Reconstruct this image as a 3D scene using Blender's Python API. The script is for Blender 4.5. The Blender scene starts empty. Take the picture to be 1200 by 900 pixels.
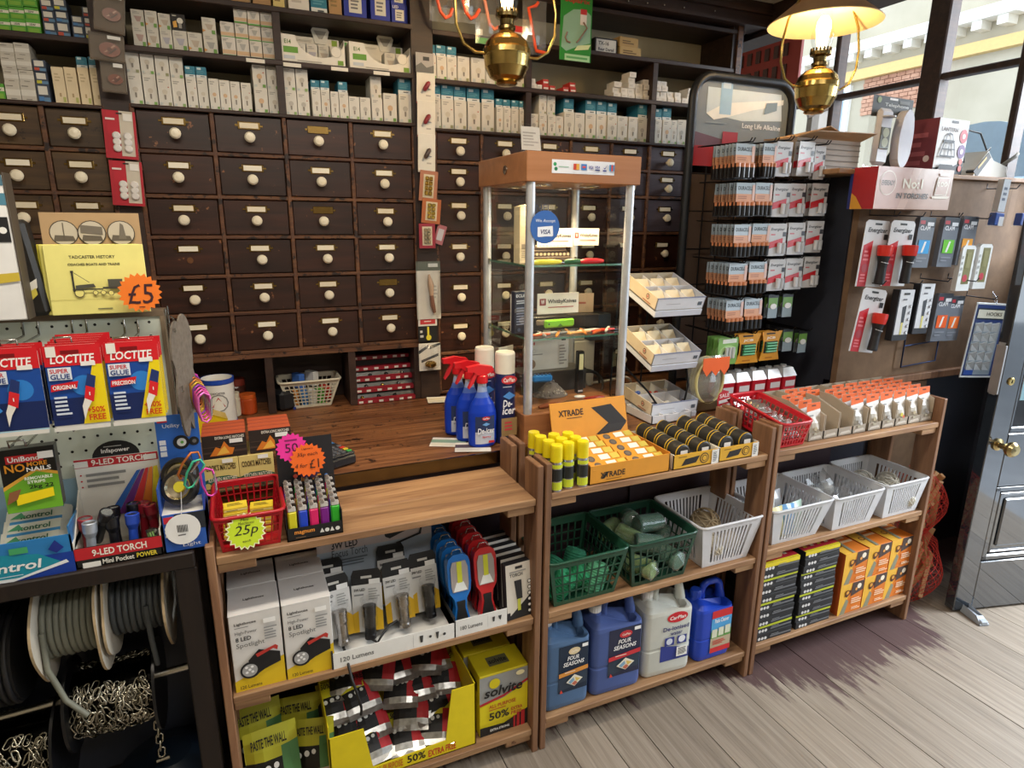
import bpy, math, random
from mathutils import Matrix, Vector, Euler
R=random.Random(7)
D=bpy.data; S=bpy.context.scene; COL=S.collection
# ---------------------------------------------------------------- camera
F,PI_,YA,RO,H=735.105,.253462,.415242,.00828573,1.55
def _basis():
    cy,sy,cp,sp=math.cos(YA),math.sin(YA),math.cos(PI_),math.sin(PI_)
    fw=Vector((sy*cp,cy*cp,-sp)); r=Vector((cy,-sy,0)); u=r.cross(fw)
    c,s=math.cos(RO),math.sin(RO)
    return c*r+s*u, -s*r+c*u, fw
CR,CU,CF=_basis(); CC=Vector((0,0,H))
cam=D.objects.new('camera',D.cameras.new('camera')); COL.objects.link(cam)
cam.data.sensor_width=36; cam.data.lens=F/1200*36; cam.data.clip_start=.02
m=Matrix((CR,CU,-CF)).transposed().to_4x4(); m.translation=CC; cam.matrix_world=m
S.camera=cam
# ---------------------------------------------------------------- world, lights, exposure
S.view_settings.view_transform='Standard'; S.view_settings.look='None'; S.view_settings.gamma=1
S.view_settings.use_curve_mapping=False; S.view_settings.exposure=0.40
w=D.worlds.new('sky'); S.world=w; w.use_nodes=True
nt=w.node_tree; bg=nt.nodes['Background']; bg.inputs[0].default_value=(.80,.90,1,1); bg.inputs[1].default_value=2.3
def lamp(name,kind,loc,energy,col,rot=(0,0,0),size=None,size_y=None,spot=None):
    l=D.lights.new(name,kind); l.energy=energy; l.color=col
    if kind=='AREA':
        l.size=size
        if size_y: l.shape='RECTANGLE'; l.size_y=size_y
    elif size is not None and kind in('POINT','SPOT'): l.shadow_soft_size=size
    if spot: l.spot_size=spot; l.spot_blend=.6
    o=D.objects.new(name,l); COL.objects.link(o); o.location=loc; o.rotation_euler=rot; return o
lamp('ceiling_fill_light','AREA',(.9,-.5,2.41),16,(1,.95,.88),(0,0,0),1.5,.3)  # added fill behind the camera, stands for no known fitting
lamp('ceiling_fill_light','AREA',(.1,1.0,2.42),19,(1,.90,.76),(0,0,0),1.3,.16)  # second added fill lamp, warmer, over the aisle
lamp('door_daylight','AREA',(4.45,.4,2.75),330,(.86,.93,1),(0,math.radians(56),0),2.0,2.0)
# ---------------------------------------------------------------- helpers
def ray(px,py): return CR*((px-600)/F)-CU*((py-450)/F)+CF
def P(px,py,x=None,y=None,z=None,t=None):       # the world point seen at a pixel, on a plane
    d=ray(px,py)
    if x is not None: k=x/d.x
    elif y is not None: k=y/d.y
    elif z is not None: k=(z-H)/d.z
    else: k=t
    return CC+d*k
_hc={}
def C(h):
    if isinstance(h,tuple): return h
    if h not in _hc:
        s=h.lstrip('#')
        if len(s)==3: s=''.join(a*2 for a in s)
        v=[int(s[i:i+2],16)/255 for i in(0,2,4)]
        _hc[h]=tuple((a/12.92 if a<.04045 else((a+.055)/1.055)**2.4) for a in v)+(1,)
    return _hc[h]
_tx={}
def text_mesh(s,bold,shear):
    k=(s,bold,shear)
    if k not in _tx:
        c=D.curves.new('t','FONT'); c.body=s; c.resolution_u=2; c.offset=.022 if bold else 0; c.shear=shear
        o=D.objects.new('t',c); COL.objects.link(o)
        dg=bpy.context.evaluated_depsgraph_get(); dg.update()
        me=o.evaluated_get(dg).to_mesh()
        v=[(a.co.x,a.co.y) for a in me.vertices]; f=[tuple(p.vertices) for p in me.polygons]
        o.evaluated_get(dg).to_mesh_clear(); D.objects.remove(o); D.curves.remove(c)
        if v:
            x0=min(a for a,b in v); x1=max(a for a,b in v); y0=min(b for a,b in v); y1=max(b for a,b in v)
        else: x0=y0=0;x1=y1=1
        up=max(y1-max(y0,0),.01) if y0<0 and not any(ch in s for ch in 'gjpqy') else y1-y0
        v=[((a-x0)/(x1-x0),(b-y0)/(y1-y0)) for a,b in v]
        _tx[k]=(v,f,(x1-x0)/(y1-y0))
    return _tx[k]
X_,Y_,Z_=Vector((1,0,0)),Vector((0,1,0)),Vector((0,0,1))
class MB:
    def __init__(s): s.v=[];s.f=[];s.c=[];s.m=[];s.sm=[];s.T=None;s.mi=0
    def add(s,vs,fs,c,smooth=False):
        n=len(s.v); T=s.T
        s.v+= [tuple(T@Vector(a)) for a in vs] if T is not None else [tuple(a) for a in vs]
        c=C(c)
        for f in fs: s.f.append(tuple(i+n for i in f)); s.c.append(c); s.m.append(s.mi); s.sm.append(smooth)
        return s
    def box(s,x0,y0,z0,x1,y1,z1,c):
        vs=[(x,y,z) for z in(z0,z1) for x,y in((x0,y0),(x1,y0),(x1,y1),(x0,y1))]
        return s.add(vs,[(3,2,1,0),(4,5,6,7),(0,1,5,4),(1,2,6,5),(2,3,7,6),(3,0,4,7)],c)
    def rbox(s,x0,y0,z0,x1,y1,z1,c,r=.003):            # box with chamfered edges
        vs=[];id={}
        for i in(0,1):
            for j in(0,1):
                for k in(0,1):
                    p=((x0,x1)[i],(y0,y1)[j],(z0,z1)[k]); q=[p[a]+(r if(i,j,k)[a]==0 else -r) for a in range(3)]
                    for a in range(3):
                        t=list(q); t[a]=p[a]; id[i,j,k,a]=len(vs); vs.append(tuple(t))
        fs=[]
        for a in range(3):
            b,c2=(a+1)%3,(a+2)%3
            for e in(0,1):
                l=[]
                for u,w_ in((0,0),(1,0),(1,1),(0,1)):
                    q=[0,0,0];q[a]=e;q[b]=u;q[c2]=w_; l.append(id[q[0],q[1],q[2],a])
                fs.append(tuple(l if e else l[::-1]))
            for u in(0,1):
                for w_ in(0,1):
                    l=[]
                    for e,ax in((0,b),(0,c2),(1,c2),(1,b)):
                        q=[0,0,0];q[a]=e;q[b]=u;q[c2]=w_; l.append(id[q[0],q[1],q[2],ax])
                    fs.append(tuple(l if(u!=w_) else l[::-1]))
        for i in(0,1):
            for j in(0,1):
                for k in(0,1):
                    l=[id[i,j,k,a] for a in range(3)]; fs.append(tuple(l if(i+j+k)%2 else l[::-1]))
        return s.add(vs,fs,c)
    def poly(s,pts,c): return s.add(pts,[tuple(range(len(pts)))],c)
    def prism(s,o,d,c,cap=None):                        # outline o (3D points) pushed along d
        d=Vector(d); n=len(o); o=[Vector(a) for a in o]
        vs=o+[a+d for a in o]
        s.add(vs,[tuple(range(n)),tuple(range(2*n-1,n-1,-1))],cap or c)
        return s.add(vs,[(i,n+i,n+(i+1)%n,(i+1)%n) for i in range(n)],c)
    def tube(s,pts,r,c,n=6,closed=False,smooth=True,caps=True):
        pts=[Vector(p) for p in pts]; L=len(pts); rs=r if isinstance(r,(list,tuple)) else [r]*L
        vs=[];prev=None
        for i,p in enumerate(pts):
            if closed: d=pts[(i+1)%L]-pts[i-1]
            else: d=pts[min(i+1,L-1)]-pts[max(i-1,0)]
            d=d.normalized() if d.length>1e-9 else Z_.copy()
            if prev is None:
                a=Z_ if abs(d.z)<.9 else X_
                u=d.cross(a).normalized()
            else:
                u=prev-d*prev.dot(d); u=u.normalized() if u.length>1e-6 else d.orthogonal().normalized()
            prev=u; w_=d.cross(u)
            for k in range(n):
                a=2*math.pi*k/n; vs.append(p+(u*math.cos(a)+w_*math.sin(a))*rs[i])
        fs=[]
        for i in range(L if closed else L-1):
            j=(i+1)%L
            for k in range(n): fs.append((i*n+k,i*n+(k+1)%n,j*n+(k+1)%n,j*n+k))
        s.add(vs,fs,c,smooth)
        if caps and not closed: 
            s.add(vs[:n],[tuple(range(n-1,-1,-1))],c); s.add(vs[-n:],[tuple(range(n))],c)
        return s
    def cyl(s,p0,p1,r,c,n=12,r1=None): return s.tube([p0,p1],[r,r if r1 is None else r1],c,n)
    def lathe(s,prof,c,n=20,o=(0,0,0),sx=1,sy=1,smooth=True,cols=None,caps=True):
        vs=[];o=Vector(o)
        for r,z in prof:
            for k in range(n):
                a=2*math.pi*k/n; vs.append((o.x+r*sx*math.cos(a),o.y+r*sy*math.sin(a),o.z+z))
        for i in range(len(prof)-1):
            cc=cols[i] if cols else c
            s.add(vs[i*n:(i+2)*n],[(k,(k+1)%n,n+(k+1)%n,n+k) for k in range(n)],cc,smooth)
        if caps and prof[0][0]>1e-5: s.add(vs[:n],[tuple(range(n-1,-1,-1))],cols[0] if cols else c)
        if caps and prof[-1][0]>1e-5: s.add(vs[-n:],[tuple(range(n))],cols[-1] if cols else c)
        return s
    def ball(s,o,r,c,n=10,sz=1): 
        h=n//2
        return s.lathe([(r*math.sin(math.pi*i/h)+1e-6,-r*sz*math.cos(math.pi*i/h)) for i in range(h+1)],c,n,o)
    def face(s,o,u,v,items,e=.0004):                    # flat print on a face: items in 0..1 of u and v
        o,u,v=Vector(o),Vector(u),Vector(v); n=u.cross(v).normalized(); k=1
        au=u.length; av=v.length
        pt=lambda x,y:o+u*x+v*y+n*(e*k)
        for it in items:
            t=it[0]
            if t=='r': _,x0,y0,x1,y1,c=it; s.poly([pt(x0,y0),pt(x1,y0),pt(x1,y1),pt(x0,y1)],c)
            elif t=='p': s.poly([pt(*q) for q in it[1]],it[2])
            elif t=='c':
                _,cx,cy,r,c=it[:5]; ry=it[5] if len(it)>5 else r*au/av
                s.poly([pt(cx+r*math.cos(a*math.pi/10),cy+ry*math.sin(a*math.pi/10)) for a in range(20)],c)
            elif t=='t':                                 # 't',x,y,height,string,colour,width(0=auto),bold,shear
                _,x,y,h,st,c=it[:6]; wd=it[6] if len(it)>6 else 0; b=it[7] if len(it)>7 else 1; sh=it[8] if len(it)>8 else 0
                vs,fs,asp=text_mesh(st,b,sh)
                if not wd: wd=h*av*asp/au
                if wd<0: wd=-wd; 
                s.add([pt(x+a*wd,y+b2*h) for a,b2 in vs],fs,c)
            elif t=='l':                                 # small print too fine to read
                _,x0,y0,x1,y1,nn,c=it; rr=random.Random(int(x0*1e4+y0*7e3+nn))
                for q in range(nn):
                    yy=y0+(y1-y0)*(q+.25)/nn; h=(y1-y0)*.5/nn; xe=x0+(x1-x0)*rr.uniform(.6,1)
                    s.poly([pt(x0,yy),pt(xe,yy),pt(xe,yy+h),pt(x0,yy+h)],c)
            k+=1
        return s
    def front(s,x0,z0,x1,z1,y,items,e=.0004): return s.face((x0,y,z0),(x1-x0,0,0),(0,0,z1-z0),items,e)
    def side(s,y0,z0,y1,z1,x,items,e=.0004): return s.face((x,y1,z0),(0,y0-y1,0),(0,0,z1-z0),items,e)
    def top(s,x0,y0,x1,y1,z,items,e=.0004): return s.face((x0,y0,z),(x1-x0,0,0),(0,y1-y0,0),items,e)
    def mesh(s,name):
        me=D.meshes.new(name); me.from_pydata(s.v,[],s.f)
        at=me.color_attributes.new('Col','FLOAT_COLOR','CORNER')
        buf=[]
        for f,c in zip(s.f,s.c): buf+=list(c)*len(f)
        at.data.foreach_set('color',buf)
        me.polygons.foreach_set('material_index',s.m); me.polygons.foreach_set('use_smooth',s.sm)
        me.update(); return me
    def build(s,name,mat,parent=None,loc=None,rot=None,label=None,cat=None,group=None,kind=None):
        me=s.mesh(name)
        for x in (mat if isinstance(mat,list) else [mat]): me.materials.append(MAT(x))
        o=D.objects.new(name,me); COL.objects.link(o)
        if parent: adopt(o,parent)
        if loc is not None: o.location=loc
        if rot is not None: o.rotation_euler=rot if isinstance(rot,(tuple,list)) else (0,0,rot)
        tag(o,label,cat,group,kind); return o
def tag(o,label=None,cat=None,group=None,kind=None):
    for k,v in(('label',label),('category',cat),('group',group),('kind',kind)):
        if v: o[k]=v
    return o
def thing(name,label,cat,loc=(0,0,0),rot=0,group=None):
    o=D.objects.new(name,None); COL.objects.link(o); o.location=loc
    o.rotation_euler=rot if isinstance(rot,(tuple,list)) else (0,0,rot)
    o.empty_display_size=.05
    return tag(o,label,cat,group)
def dup(o,parent=None,loc=None,rot=None,label=None,group=None):
    c=o.copy(); COL.objects.link(c)
    if parent: adopt(c,parent)
    if loc is not None: c.location=loc
    if rot is not None: c.rotation_euler=rot if isinstance(rot,(tuple,list)) else (0,0,rot)
    if label: c['label']=label
    if group: c['group']=group
    for ch in [x for x in KIDS(o)]: dup(ch,c)
    return c
_kids={}
def KIDS(o): return _kids.get(o.name,[])
def adopt(o,p): o.parent=p; _kids.setdefault(p.name,[]).append(o)
def struct(mb,name,mat,parent=None): return mb.build(name,mat,parent,kind=None if parent else 'structure')
ORD=['first','second','third','fourth','fifth','sixth','seventh','eighth','ninth','tenth','eleventh','twelfth','thirteenth','fourteenth','fifteenth','sixteenth','seventeenth','eighteenth','nineteenth','twentieth']
# ---------------------------------------------------------------- materials (procedural)
_mt={}
def MAT(n):
    if n not in _mt: _mt[n]=MATS[n](n)
    return _mt[n]
def newmat(n):
    m=D.materials.new(n); m.use_nodes=True; t=m.node_tree; b=t.nodes['Principled BSDF']; return m,t,b
def nd(t,k,**kw):
    x=t.nodes.new(k)
    for a,v in kw.items():
        if a in x.inputs.keys(): x.inputs[a].default_value=v
        else: setattr(x,a,v)
    return x
def attrmat(rough=.55,metal=0,noise=.10,nscale=25,coat=0,spec=.5,trans=0,alpha=1):
    def f(n):
        m,t,b=newmat(n)
        a=nd(t,'ShaderNodeAttribute',attribute_name='Col')
        no=nd(t,'ShaderNodeTexNoise',Scale=nscale,Detail=3.0)
        tc=nd(t,'ShaderNodeTexCoord'); t.links.new(tc.outputs['Object'],no.inputs['Vector'])
        mr=nd(t,'ShaderNodeMapRange'); mr.inputs[1].default_value=.3; mr.inputs[2].default_value=.7; mr.inputs[3].default_value=1-noise; mr.inputs[4].default_value=1+noise*.4
        t.links.new(no.outputs[0],mr.inputs[0])
        mx=nd(t,'ShaderNodeMix',data_type='RGBA',blend_type='MULTIPLY'); mx.inputs[0].default_value=1
        t.links.new(a.outputs['Color'],mx.inputs[6]); t.links.new(mr.outputs[0],mx.inputs[7])
        t.links.new(mx.outputs[2],b.inputs['Base Color'])
        b.inputs['Roughness'].default_value=rough; b.inputs['Metallic'].default_value=metal
        b.inputs['Specular IOR Level'].default_value=spec
        if coat: b.inputs['Coat Weight'].default_value=coat; b.inputs['Coat Roughness'].default_value=.1
        if trans: b.inputs['Transmission Weight'].default_value=trans; b.inputs['IOR'].default_value=1.3
        if alpha<1: b.inputs['Alpha'].default_value=alpha
        return m
    return f
def clearmat(tint,refl=.12,rough=.08,body=0,bodycol=(.8,.8,.8,1)):
    def f(n):                                            # thin clear sheet: see-through with a sheen
        m,t,b=newmat(n); t.nodes.remove(b); out=t.nodes['Material Output']
        tr=nd(t,'ShaderNodeBsdfTransparent'); tr.inputs[0].default_value=tint
        gl=nd(t,'ShaderNodeBsdfGlossy',Roughness=rough)
        fr=nd(t,'ShaderNodeFresnel',IOR=1.45)
        ad=nd(t,'ShaderNodeMath',operation='ADD'); ad.inputs[1].default_value=refl-.04; t.links.new(fr.outputs[0],ad.inputs[0])
        ge=nd(t,'ShaderNodeNewGeometry'); iv=nd(t,'ShaderNodeMath',operation='SUBTRACT'); iv.inputs[0].default_value=1; t.links.new(ge.outputs['Backfacing'],iv.inputs[1])
        mu=nd(t,'ShaderNodeMath',operation='MULTIPLY'); t.links.new(ad.outputs[0],mu.inputs[0]); t.links.new(iv.outputs[0],mu.inputs[1])
        mx=nd(t,'ShaderNodeMixShader'); t.links.new(mu.outputs[0],mx.inputs[0])
        src=tr
        if body:
            df=nd(t,'ShaderNodeBsdfDiffuse'); df.inputs[0].default_value=bodycol
            m2=nd(t,'ShaderNodeMixShader'); m2.inputs[0].default_value=body
            t.links.new(tr.outputs[0],m2.inputs[1]); t.links.new(df.outputs[0],m2.inputs[2]); src=m2
        t.links.new(src.outputs[0],mx.inputs[1]); t.links.new(gl.outputs[0],mx.inputs[2])
        t.links.new(mx.outputs[0],out.inputs[0]); return m
    return f
def ramp(t,src,stops):
    r=nd(t,'ShaderNodeValToRGB'); e=r.color_ramp.elements
    while len(e)<len(stops): e.new(.5)
    for q,(p,c) in zip(e,stops): q.position=p; q.color=C(c)
    t.links.new(src,r.inputs[0]); return r
def wood(cols,scale=(2,2,2),axis=0,rough=.6,nscale=6,world=False,chips=None,coat=0,bump=.15,stain=None):
    def f(n):
        m,t,b=newmat(n)
        if world: g=nd(t,'ShaderNodeNewGeometry'); src=g.outputs['Position']
        else: g=nd(t,'ShaderNodeTexCoord'); src=g.outputs['Object']
        oi=nd(t,'ShaderNodeObjectInfo')
        va=nd(t,'ShaderNodeVectorMath',operation='ADD'); vm=nd(t,'ShaderNodeVectorMath',operation='SCALE')
        cb=nd(t,'ShaderNodeCombineXYZ'); 
        for i in range(3): t.links.new(oi.outputs['Random'],cb.inputs[i])
        vm.inputs['Scale'].default_value=7.0; t.links.new(cb.outputs[0],vm.inputs[0])
        t.links.new(src,va.inputs[0]); t.links.new(vm.outputs[0],va.inputs[1])
        mp=nd(t,'ShaderNodeMapping'); sc=[14,14,14]; sc[axis]=1.1; mp.inputs['Scale'].default_value=[a*b2/2 for a,b2 in zip(sc,scale)]
        t.links.new(va.outputs[0],mp.inputs[0])
        n1=nd(t,'ShaderNodeTexNoise',Scale=nscale,Detail=6.0,Roughness=.6,Distortion=.6); t.links.new(mp.outputs[0],n1.inputs['Vector'])
        r1=ramp(t,n1.outputs[0],[(i/(len(cols)-1)*.5+.25,c) for i,c in enumerate(cols)])
        col=r1.outputs[0]
        hv=nd(t,'ShaderNodeHueSaturation'); mr=nd(t,'ShaderNodeMapRange'); mr.inputs[3].default_value=.82; mr.inputs[4].default_value=1.12
        t.links.new(oi.outputs['Random'],mr.inputs[0]); t.links.new(mr.outputs[0],hv.inputs['Value']); t.links.new(col,hv.inputs['Color']); col=hv.outputs[0]
        if chips:                                         # worn flecks in the varnish
            cc,th,cs=chips
            n2=nd(t,'ShaderNodeTexNoise',Scale=cs,Detail=5.0,Roughness=.7); t.links.new(va.outputs[0],n2.inputs['Vector'])
            r2=ramp(t,n2.outputs[0],[(th,'000'),(th+.03,'fff')])
            mx=nd(t,'ShaderNodeMix',data_type='RGBA'); t.links.new(r2.outputs[0],mx.inputs[0]); t.links.new(col,mx.inputs[6]); mx.inputs[7].default_value=C(cc); col=mx.outputs[2]
        if stain:                                         # old floor paint left along the counter side
            sp=nd(t,'ShaderNodeSeparateXYZ'); t.links.new(g.outputs['Position'],sp.inputs[0])
            mp2=nd(t,'ShaderNodeMapping'); mp2.inputs['Scale'].default_value=(16,2.6,1); t.links.new(va.outputs[0],mp2.inputs[0])
            n3=nd(t,'ShaderNodeTexNoise',Scale=2.0,Detail=7.0,Roughness=.65); t.links.new(mp2.outputs[0],n3.inputs['Vector'])
            mpx=nd(t,'ShaderNodeMapRange',clamp=True); mpx.inputs[1].default_value=1.3; mpx.inputs[2].default_value=1.75; mpx.inputs[3].default_value=-.20; mpx.inputs[4].default_value=.05
            t.links.new(sp.outputs[0],mpx.inputs[0])
            a1=nd(t,'ShaderNodeMath',operation='MULTIPLY_ADD'); a1.inputs[1].default_value=.55; a1.inputs[2].default_value=-.275; t.links.new(n3.outputs[0],a1.inputs[0])
            a2=nd(t,'ShaderNodeMath',operation='ADD'); t.links.new(sp.outputs[1],a2.inputs[0]); t.links.new(a1.outputs[0],a2.inputs[1])
            a3=nd(t,'ShaderNodeMath',operation='ADD'); t.links.new(a2.outputs[0],a3.inputs[0]); t.links.new(mpx.outputs[0],a3.inputs[1])
            mpr=nd(t,'ShaderNodeMapRange',clamp=True); mpr.inputs[1].default_value=2.35; mpr.inputs[2].default_value=2.6; mpr.inputs[3].default_value=0; mpr.inputs[4].default_value=-.35
            t.links.new(sp.outputs[0],mpr.inputs[0])
            a4=nd(t,'ShaderNodeMath',operation='ADD'); t.links.new(a3.outputs[0],a4.inputs[0]); t.links.new(mpr.outputs[0],a4.inputs[1])
            r3=nd(t,'ShaderNodeMapRange',clamp=True); r3.inputs[1].default_value=1.25; r3.inputs[2].default_value=1.31; t.links.new(a4.outputs[0],r3.inputs[0])
            fm=nd(t,'ShaderNodeMath',operation='MULTIPLY'); fm.inputs[1].default_value=.86; t.links.new(r3.outputs[0],fm.inputs[0])
            mx=nd(t,'ShaderNodeMix',data_type='RGBA'); t.links.new(fm.outputs[0],mx.inputs[0]); t.links.new(col,mx.inputs[6]); mx.inputs[7].default_value=C(stain); col=mx.outputs[2]
        t.links.new(col,b.inputs['Base Color']); b.inputs['Roughness'].default_value=rough
        if coat: b.inputs['Coat Weight'].default_value=coat; b.inputs['Coat Roughness'].default_value=.15
        if bump:
            bp=nd(t,'ShaderNodeBump',Strength=bump,Distance=.004); t.links.new(n1.outputs[0],bp.inputs['Height']); t.links.new(bp.outputs[0],b.inputs['Normal'])
        return m
    return f
def plaster(c1,c2,scale=3,rough=.85,bump=.1,coat=0):
    def f(n):
        m,t,b=newmat(n); g=nd(t,'ShaderNodeNewGeometry')
        n1=nd(t,'ShaderNodeTexNoise',Scale=scale,Detail=8.0,Roughness=.6); t.links.new(g.outputs['Position'],n1.inputs['Vector'])
        r=ramp(t,n1.outputs[0],[(.3,c1),(.7,c2)]); t.links.new(r.outputs[0],b.inputs['Base Color']); b.inputs['Roughness'].default_value=rough
        if coat: b.inputs['Coat Weight'].default_value=1; b.inputs['Coat Roughness'].default_value=.04; b.inputs['Coat IOR'].default_value=coat
        bp=nd(t,'ShaderNodeBump',Strength=bump,Distance=.01); t.links.new(n1.outputs[0],bp.inputs['Height']); t.links.new(bp.outputs[0],b.inputs['Normal'])
        return m
    return f
def emit(col,st):
    def f(n):
        m,t,b=newmat(n); b.inputs['Base Color'].default_value=C(col); b.inputs['Emission Color'].default_value=C(col); b.inputs['Emission Strength'].default_value=st; return m
    return f
MATS=dict(
 card=attrmat(.6,noise=.06), gloss=attrmat(.28,noise=.05), matte=attrmat(.85,noise=.12), metal=attrmat(.25,1,.15,40), satin=attrmat(.42,.6,.1,30),
 foil=attrmat(.3,.85,.3,60), fabric=attrmat(.9,noise=.25,nscale=90), rubber=attrmat(.5,noise=.1),
 milky=attrmat(.35,noise=.05,trans=.25), liquid=attrmat(.2,noise=.08,trans=.35),
 film=clearmat((.95,.96,.97,1),.13,.12,.06), blister=clearmat((.96,.96,.96,1),.08,.12), glass=clearmat((.97,.985,.98,1),.06,.01),
 edge_glass=clearmat((.45,.75,.62,1),.25,.1,.3,(.25,.55,.42,1)), net_film=clearmat((.9,.92,.9,1),.2,.2,.25,(.75,.75,.7,1)), frost=clearmat((.9,.9,.9,1),.12,.25,.45,(.85,.86,.86,1)),
 dullfilm=clearmat((.88,.86,.83,1),.02,.45,.12,(.42,.37,.32,1)),
 pane=clearmat((.98,.99,1,1),.05,.01),
 drawer_wood=wood(['21100b','32190f','462417'],(1,1,1),0,.42,5,chips=('8a5a38',.645,24),bump=.1),
 drawer_tan=wood(['33241a','4c3822','62492c'],(1,1,1),0,.45,5,chips=('20150c',.6,16),bump=.1),
 drawer_blue=wood(['3a3034','484048','565059'],(1,1,1),0,.4,5,chips=('6a5a52',.69,24),bump=.1),
 carcass=wood(['3c2115','5d3a24','7d5433'],(1,1,1),0,.6,8,chips=('23130c',.56,30)),
 shelf_wood=wood(['241713','33211a','432c22'],(1,1,1),0,.55,5),
 counter_wood=wood(['3c2214','5e3820','825636','946644'],(.7,1.6,1),0,.42,7,chips=('2a160d',.60,24),bump=.25),
 pine=wood(['6e4c34','8f6a4a','a8825c','b8946e'],(1,1,1),0,.6,5,chips=('5c3a22',.70,9)),
 pine_up=wood(['634430','855f44','9c7656'],(1,1,1),2,.6,5),
 dark_wood=wood(['120a07','1e120c','2a1a12'],(1,1,1),2,.6,5),
 floorboard=wood(['6c6158','837769','918577','9c9184'],(2.0,1,1),1,.55,5,world=True,stain='40242a',bump=.2),
 beech=wood(['8e5c3a','a26c44','b07a52'],(.5,1,1),0,.35,3,bump=.03),
 plaster=plaster('a0957a','b9ae92',2), ceiling=plaster('dcd6c8','ece7dc',2), wallpaint=plaster('b8ad98','cabfa8',2),
 maroon=plaster('33242a','45323a',3,.6), blackpaint=plaster('2b2e38','393d48',4,.45,.05), doorpaint=plaster('1c232b','2c353f',5,.10,.03,1.9),
 peg_brown=plaster('6d543f','83674e',14,.8), peg_white=plaster('bcc6bb','d0d8ce',8,.6,.03), brick=plaster('a4765e','c79a80',6), stucco=plaster('a89f8a','bdb4a0',1.2), pavement=plaster('8a8c90','a2a4a8',3),
 brass=attrmat(.22,1,.2,18), lampglow=emit('ffd89a',9.0), spotglow=emit('ffe2b0',14.0), shade_in=attrmat(.5,0,.05),
)
# ================================================================ the room
fl=MB().box(-1.7,-2.4,-.06,3.5,2.6,-.012,'2a2019'); fl=struct(fl,'floor','dark_wood')
xs=[-1.7]; 
for a in (-1.5,-1.33,-1.16,-.98,-.8,-.62,-.46,-.28,-.1,.06,.22,.4,.6,.80,.93,1.05,1.23,1.465,1.62,1.787,1.97,2.17,2.365,2.56,2.75,2.93,3.12,3.3,3.5): xs.append(a)
for a,b in zip(xs,xs[1:]):
    MB().box(a+.0015,-2.4,-.02,b-.0015,2.6,R.uniform(-.001,.0),'fff').build('floorboard','floorboard',fl)
struct(MB().box(-1.7,2.53,0,2.2,2.6,2.5,'fff'),'wall_back','plaster')
struct(MB().box(-1.76,-2.4,0,-1.7,2.6,2.5,'fff'),'wall_left','wallpaint')
struct(MB().box(-1.76,-2.46,0,3.5,-2.4,2.5,'fff'),'wall_front','wallpaint')
struct(MB().box(-1.76,-2.46,2.45,2.25,2.6,2.5,'fff').box(2.25,-2.46,2.45,3.5,1.18,2.5,'fff'),'ceiling','ceiling')
# street side wall: doorway widened to brighten floor and door, added shop window
wr=MB()
for b in ((-2.4,0,-1.9,2.5),(-1.9,0,-.45,.7),(-1.9,2.2,-.45,2.5),(-.45,0,-.3,2.5),(-.3,2.1,1.12,2.5),(1.12,0,1.3,2.9)): wr.box(3.4,b[0],b[1],3.5,b[2],b[3],'fff')
struct(wr,'wall_right','blackpaint')
w2=MB(); w2.box(3.4,-1.9,.7,3.45,-1.84,2.2,'fff').box(3.4,-.51,.7,3.45,-.45,2.2,'fff').box(3.4,-1.9,.7,3.45,-.45,.76,'fff').box(3.4,-1.9,2.14,3.45,-.45,2.2,'fff').box(3.4,-1.06,.7,3.45,-1.0,2.2,'fff')
w2=struct(w2,'added_window','blackpaint'); MB().box(3.42,-1.86,.74,3.425,-.49,2.16,'fff').build('pane','pane',w2)  # unseen window, put in to let more daylight through this wall
# beams
tb=MB().box(-1.7,2.28,2.36,2.2,2.40,2.45,'fff').box(-1.7,2.262,2.40,2.2,2.28,2.415,'fff').box(-1.7,2.265,2.352,2.2,2.29,2.362,'fff')
struct(tb,'trim_1','shelf_wood')
struct(MB().box(2.2,1.3,2.335,2.32,2.6,2.46,'fff').box(2.19,1.3,2.335,2.2,2.6,2.348,'fff').box(2.32,1.16,2.40,3.5,1.24,2.5,'fff'),'trim_2','shelf_wood')
# window bay
struct(MB().box(2.2,2.53,0,3.6,2.6,1.5,'fff').box(2.2,4.2,0,3.6,4.26,2.9,'fff').box(2.14,2.53,0,2.2,4.26,2.9,'fff'),'wall_bay','wallpaint')
struct(MB().box(2.14,1.18,2.9,3.6,4.26,2.95,'fff').box(2.14,2.6,2.44,2.2,4.26,2.9,'fff').box(2.25,1.18,2.5,3.5,1.22,2.9,'fff').box(2.2,1.2,2.46,2.25,2.6,2.9,'fff'),'ceiling_bay','wallpaint')
struct(MB().box(3.4,1.3,0,3.5,4.26,1.45,'fff'),'wall_street','blackpaint')
wf=MB(); XW=3.4
for y,wd in ((1.33,.08),(1.93,.035),(2.36,.11),(2.95,.035),(3.45,.035),(4.15,.08)): wf.rbox(XW-.03,y-wd/2,1.45,XW+.05,y+wd/2,2.9,'fff',.006)
for z,h_ in ((1.46,.06),(2.28,.03),(2.86,.08)): wf.rbox(XW-.02,1.34,z-h_/2,XW+.04,4.2,z+h_/2,'fff',.005)
wf=struct(wf,'window_1','shelf_wood')
ys=[1.36,1.93,2.36,2.95,3.45,4.15]
for a,b in zip(ys,ys[1:]):
    for z0,z1 in ((1.49,2.265),(2.295,2.82)):
        MB().box(XW+.012,a+.01,z0,XW+.016,b-.01,z1,'fff').build('pane','pane',wf)
# street outside
struct(MB().box(3.5,-8,-.2,16,18,-.12,'fff'),'ground','pavement')
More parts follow.
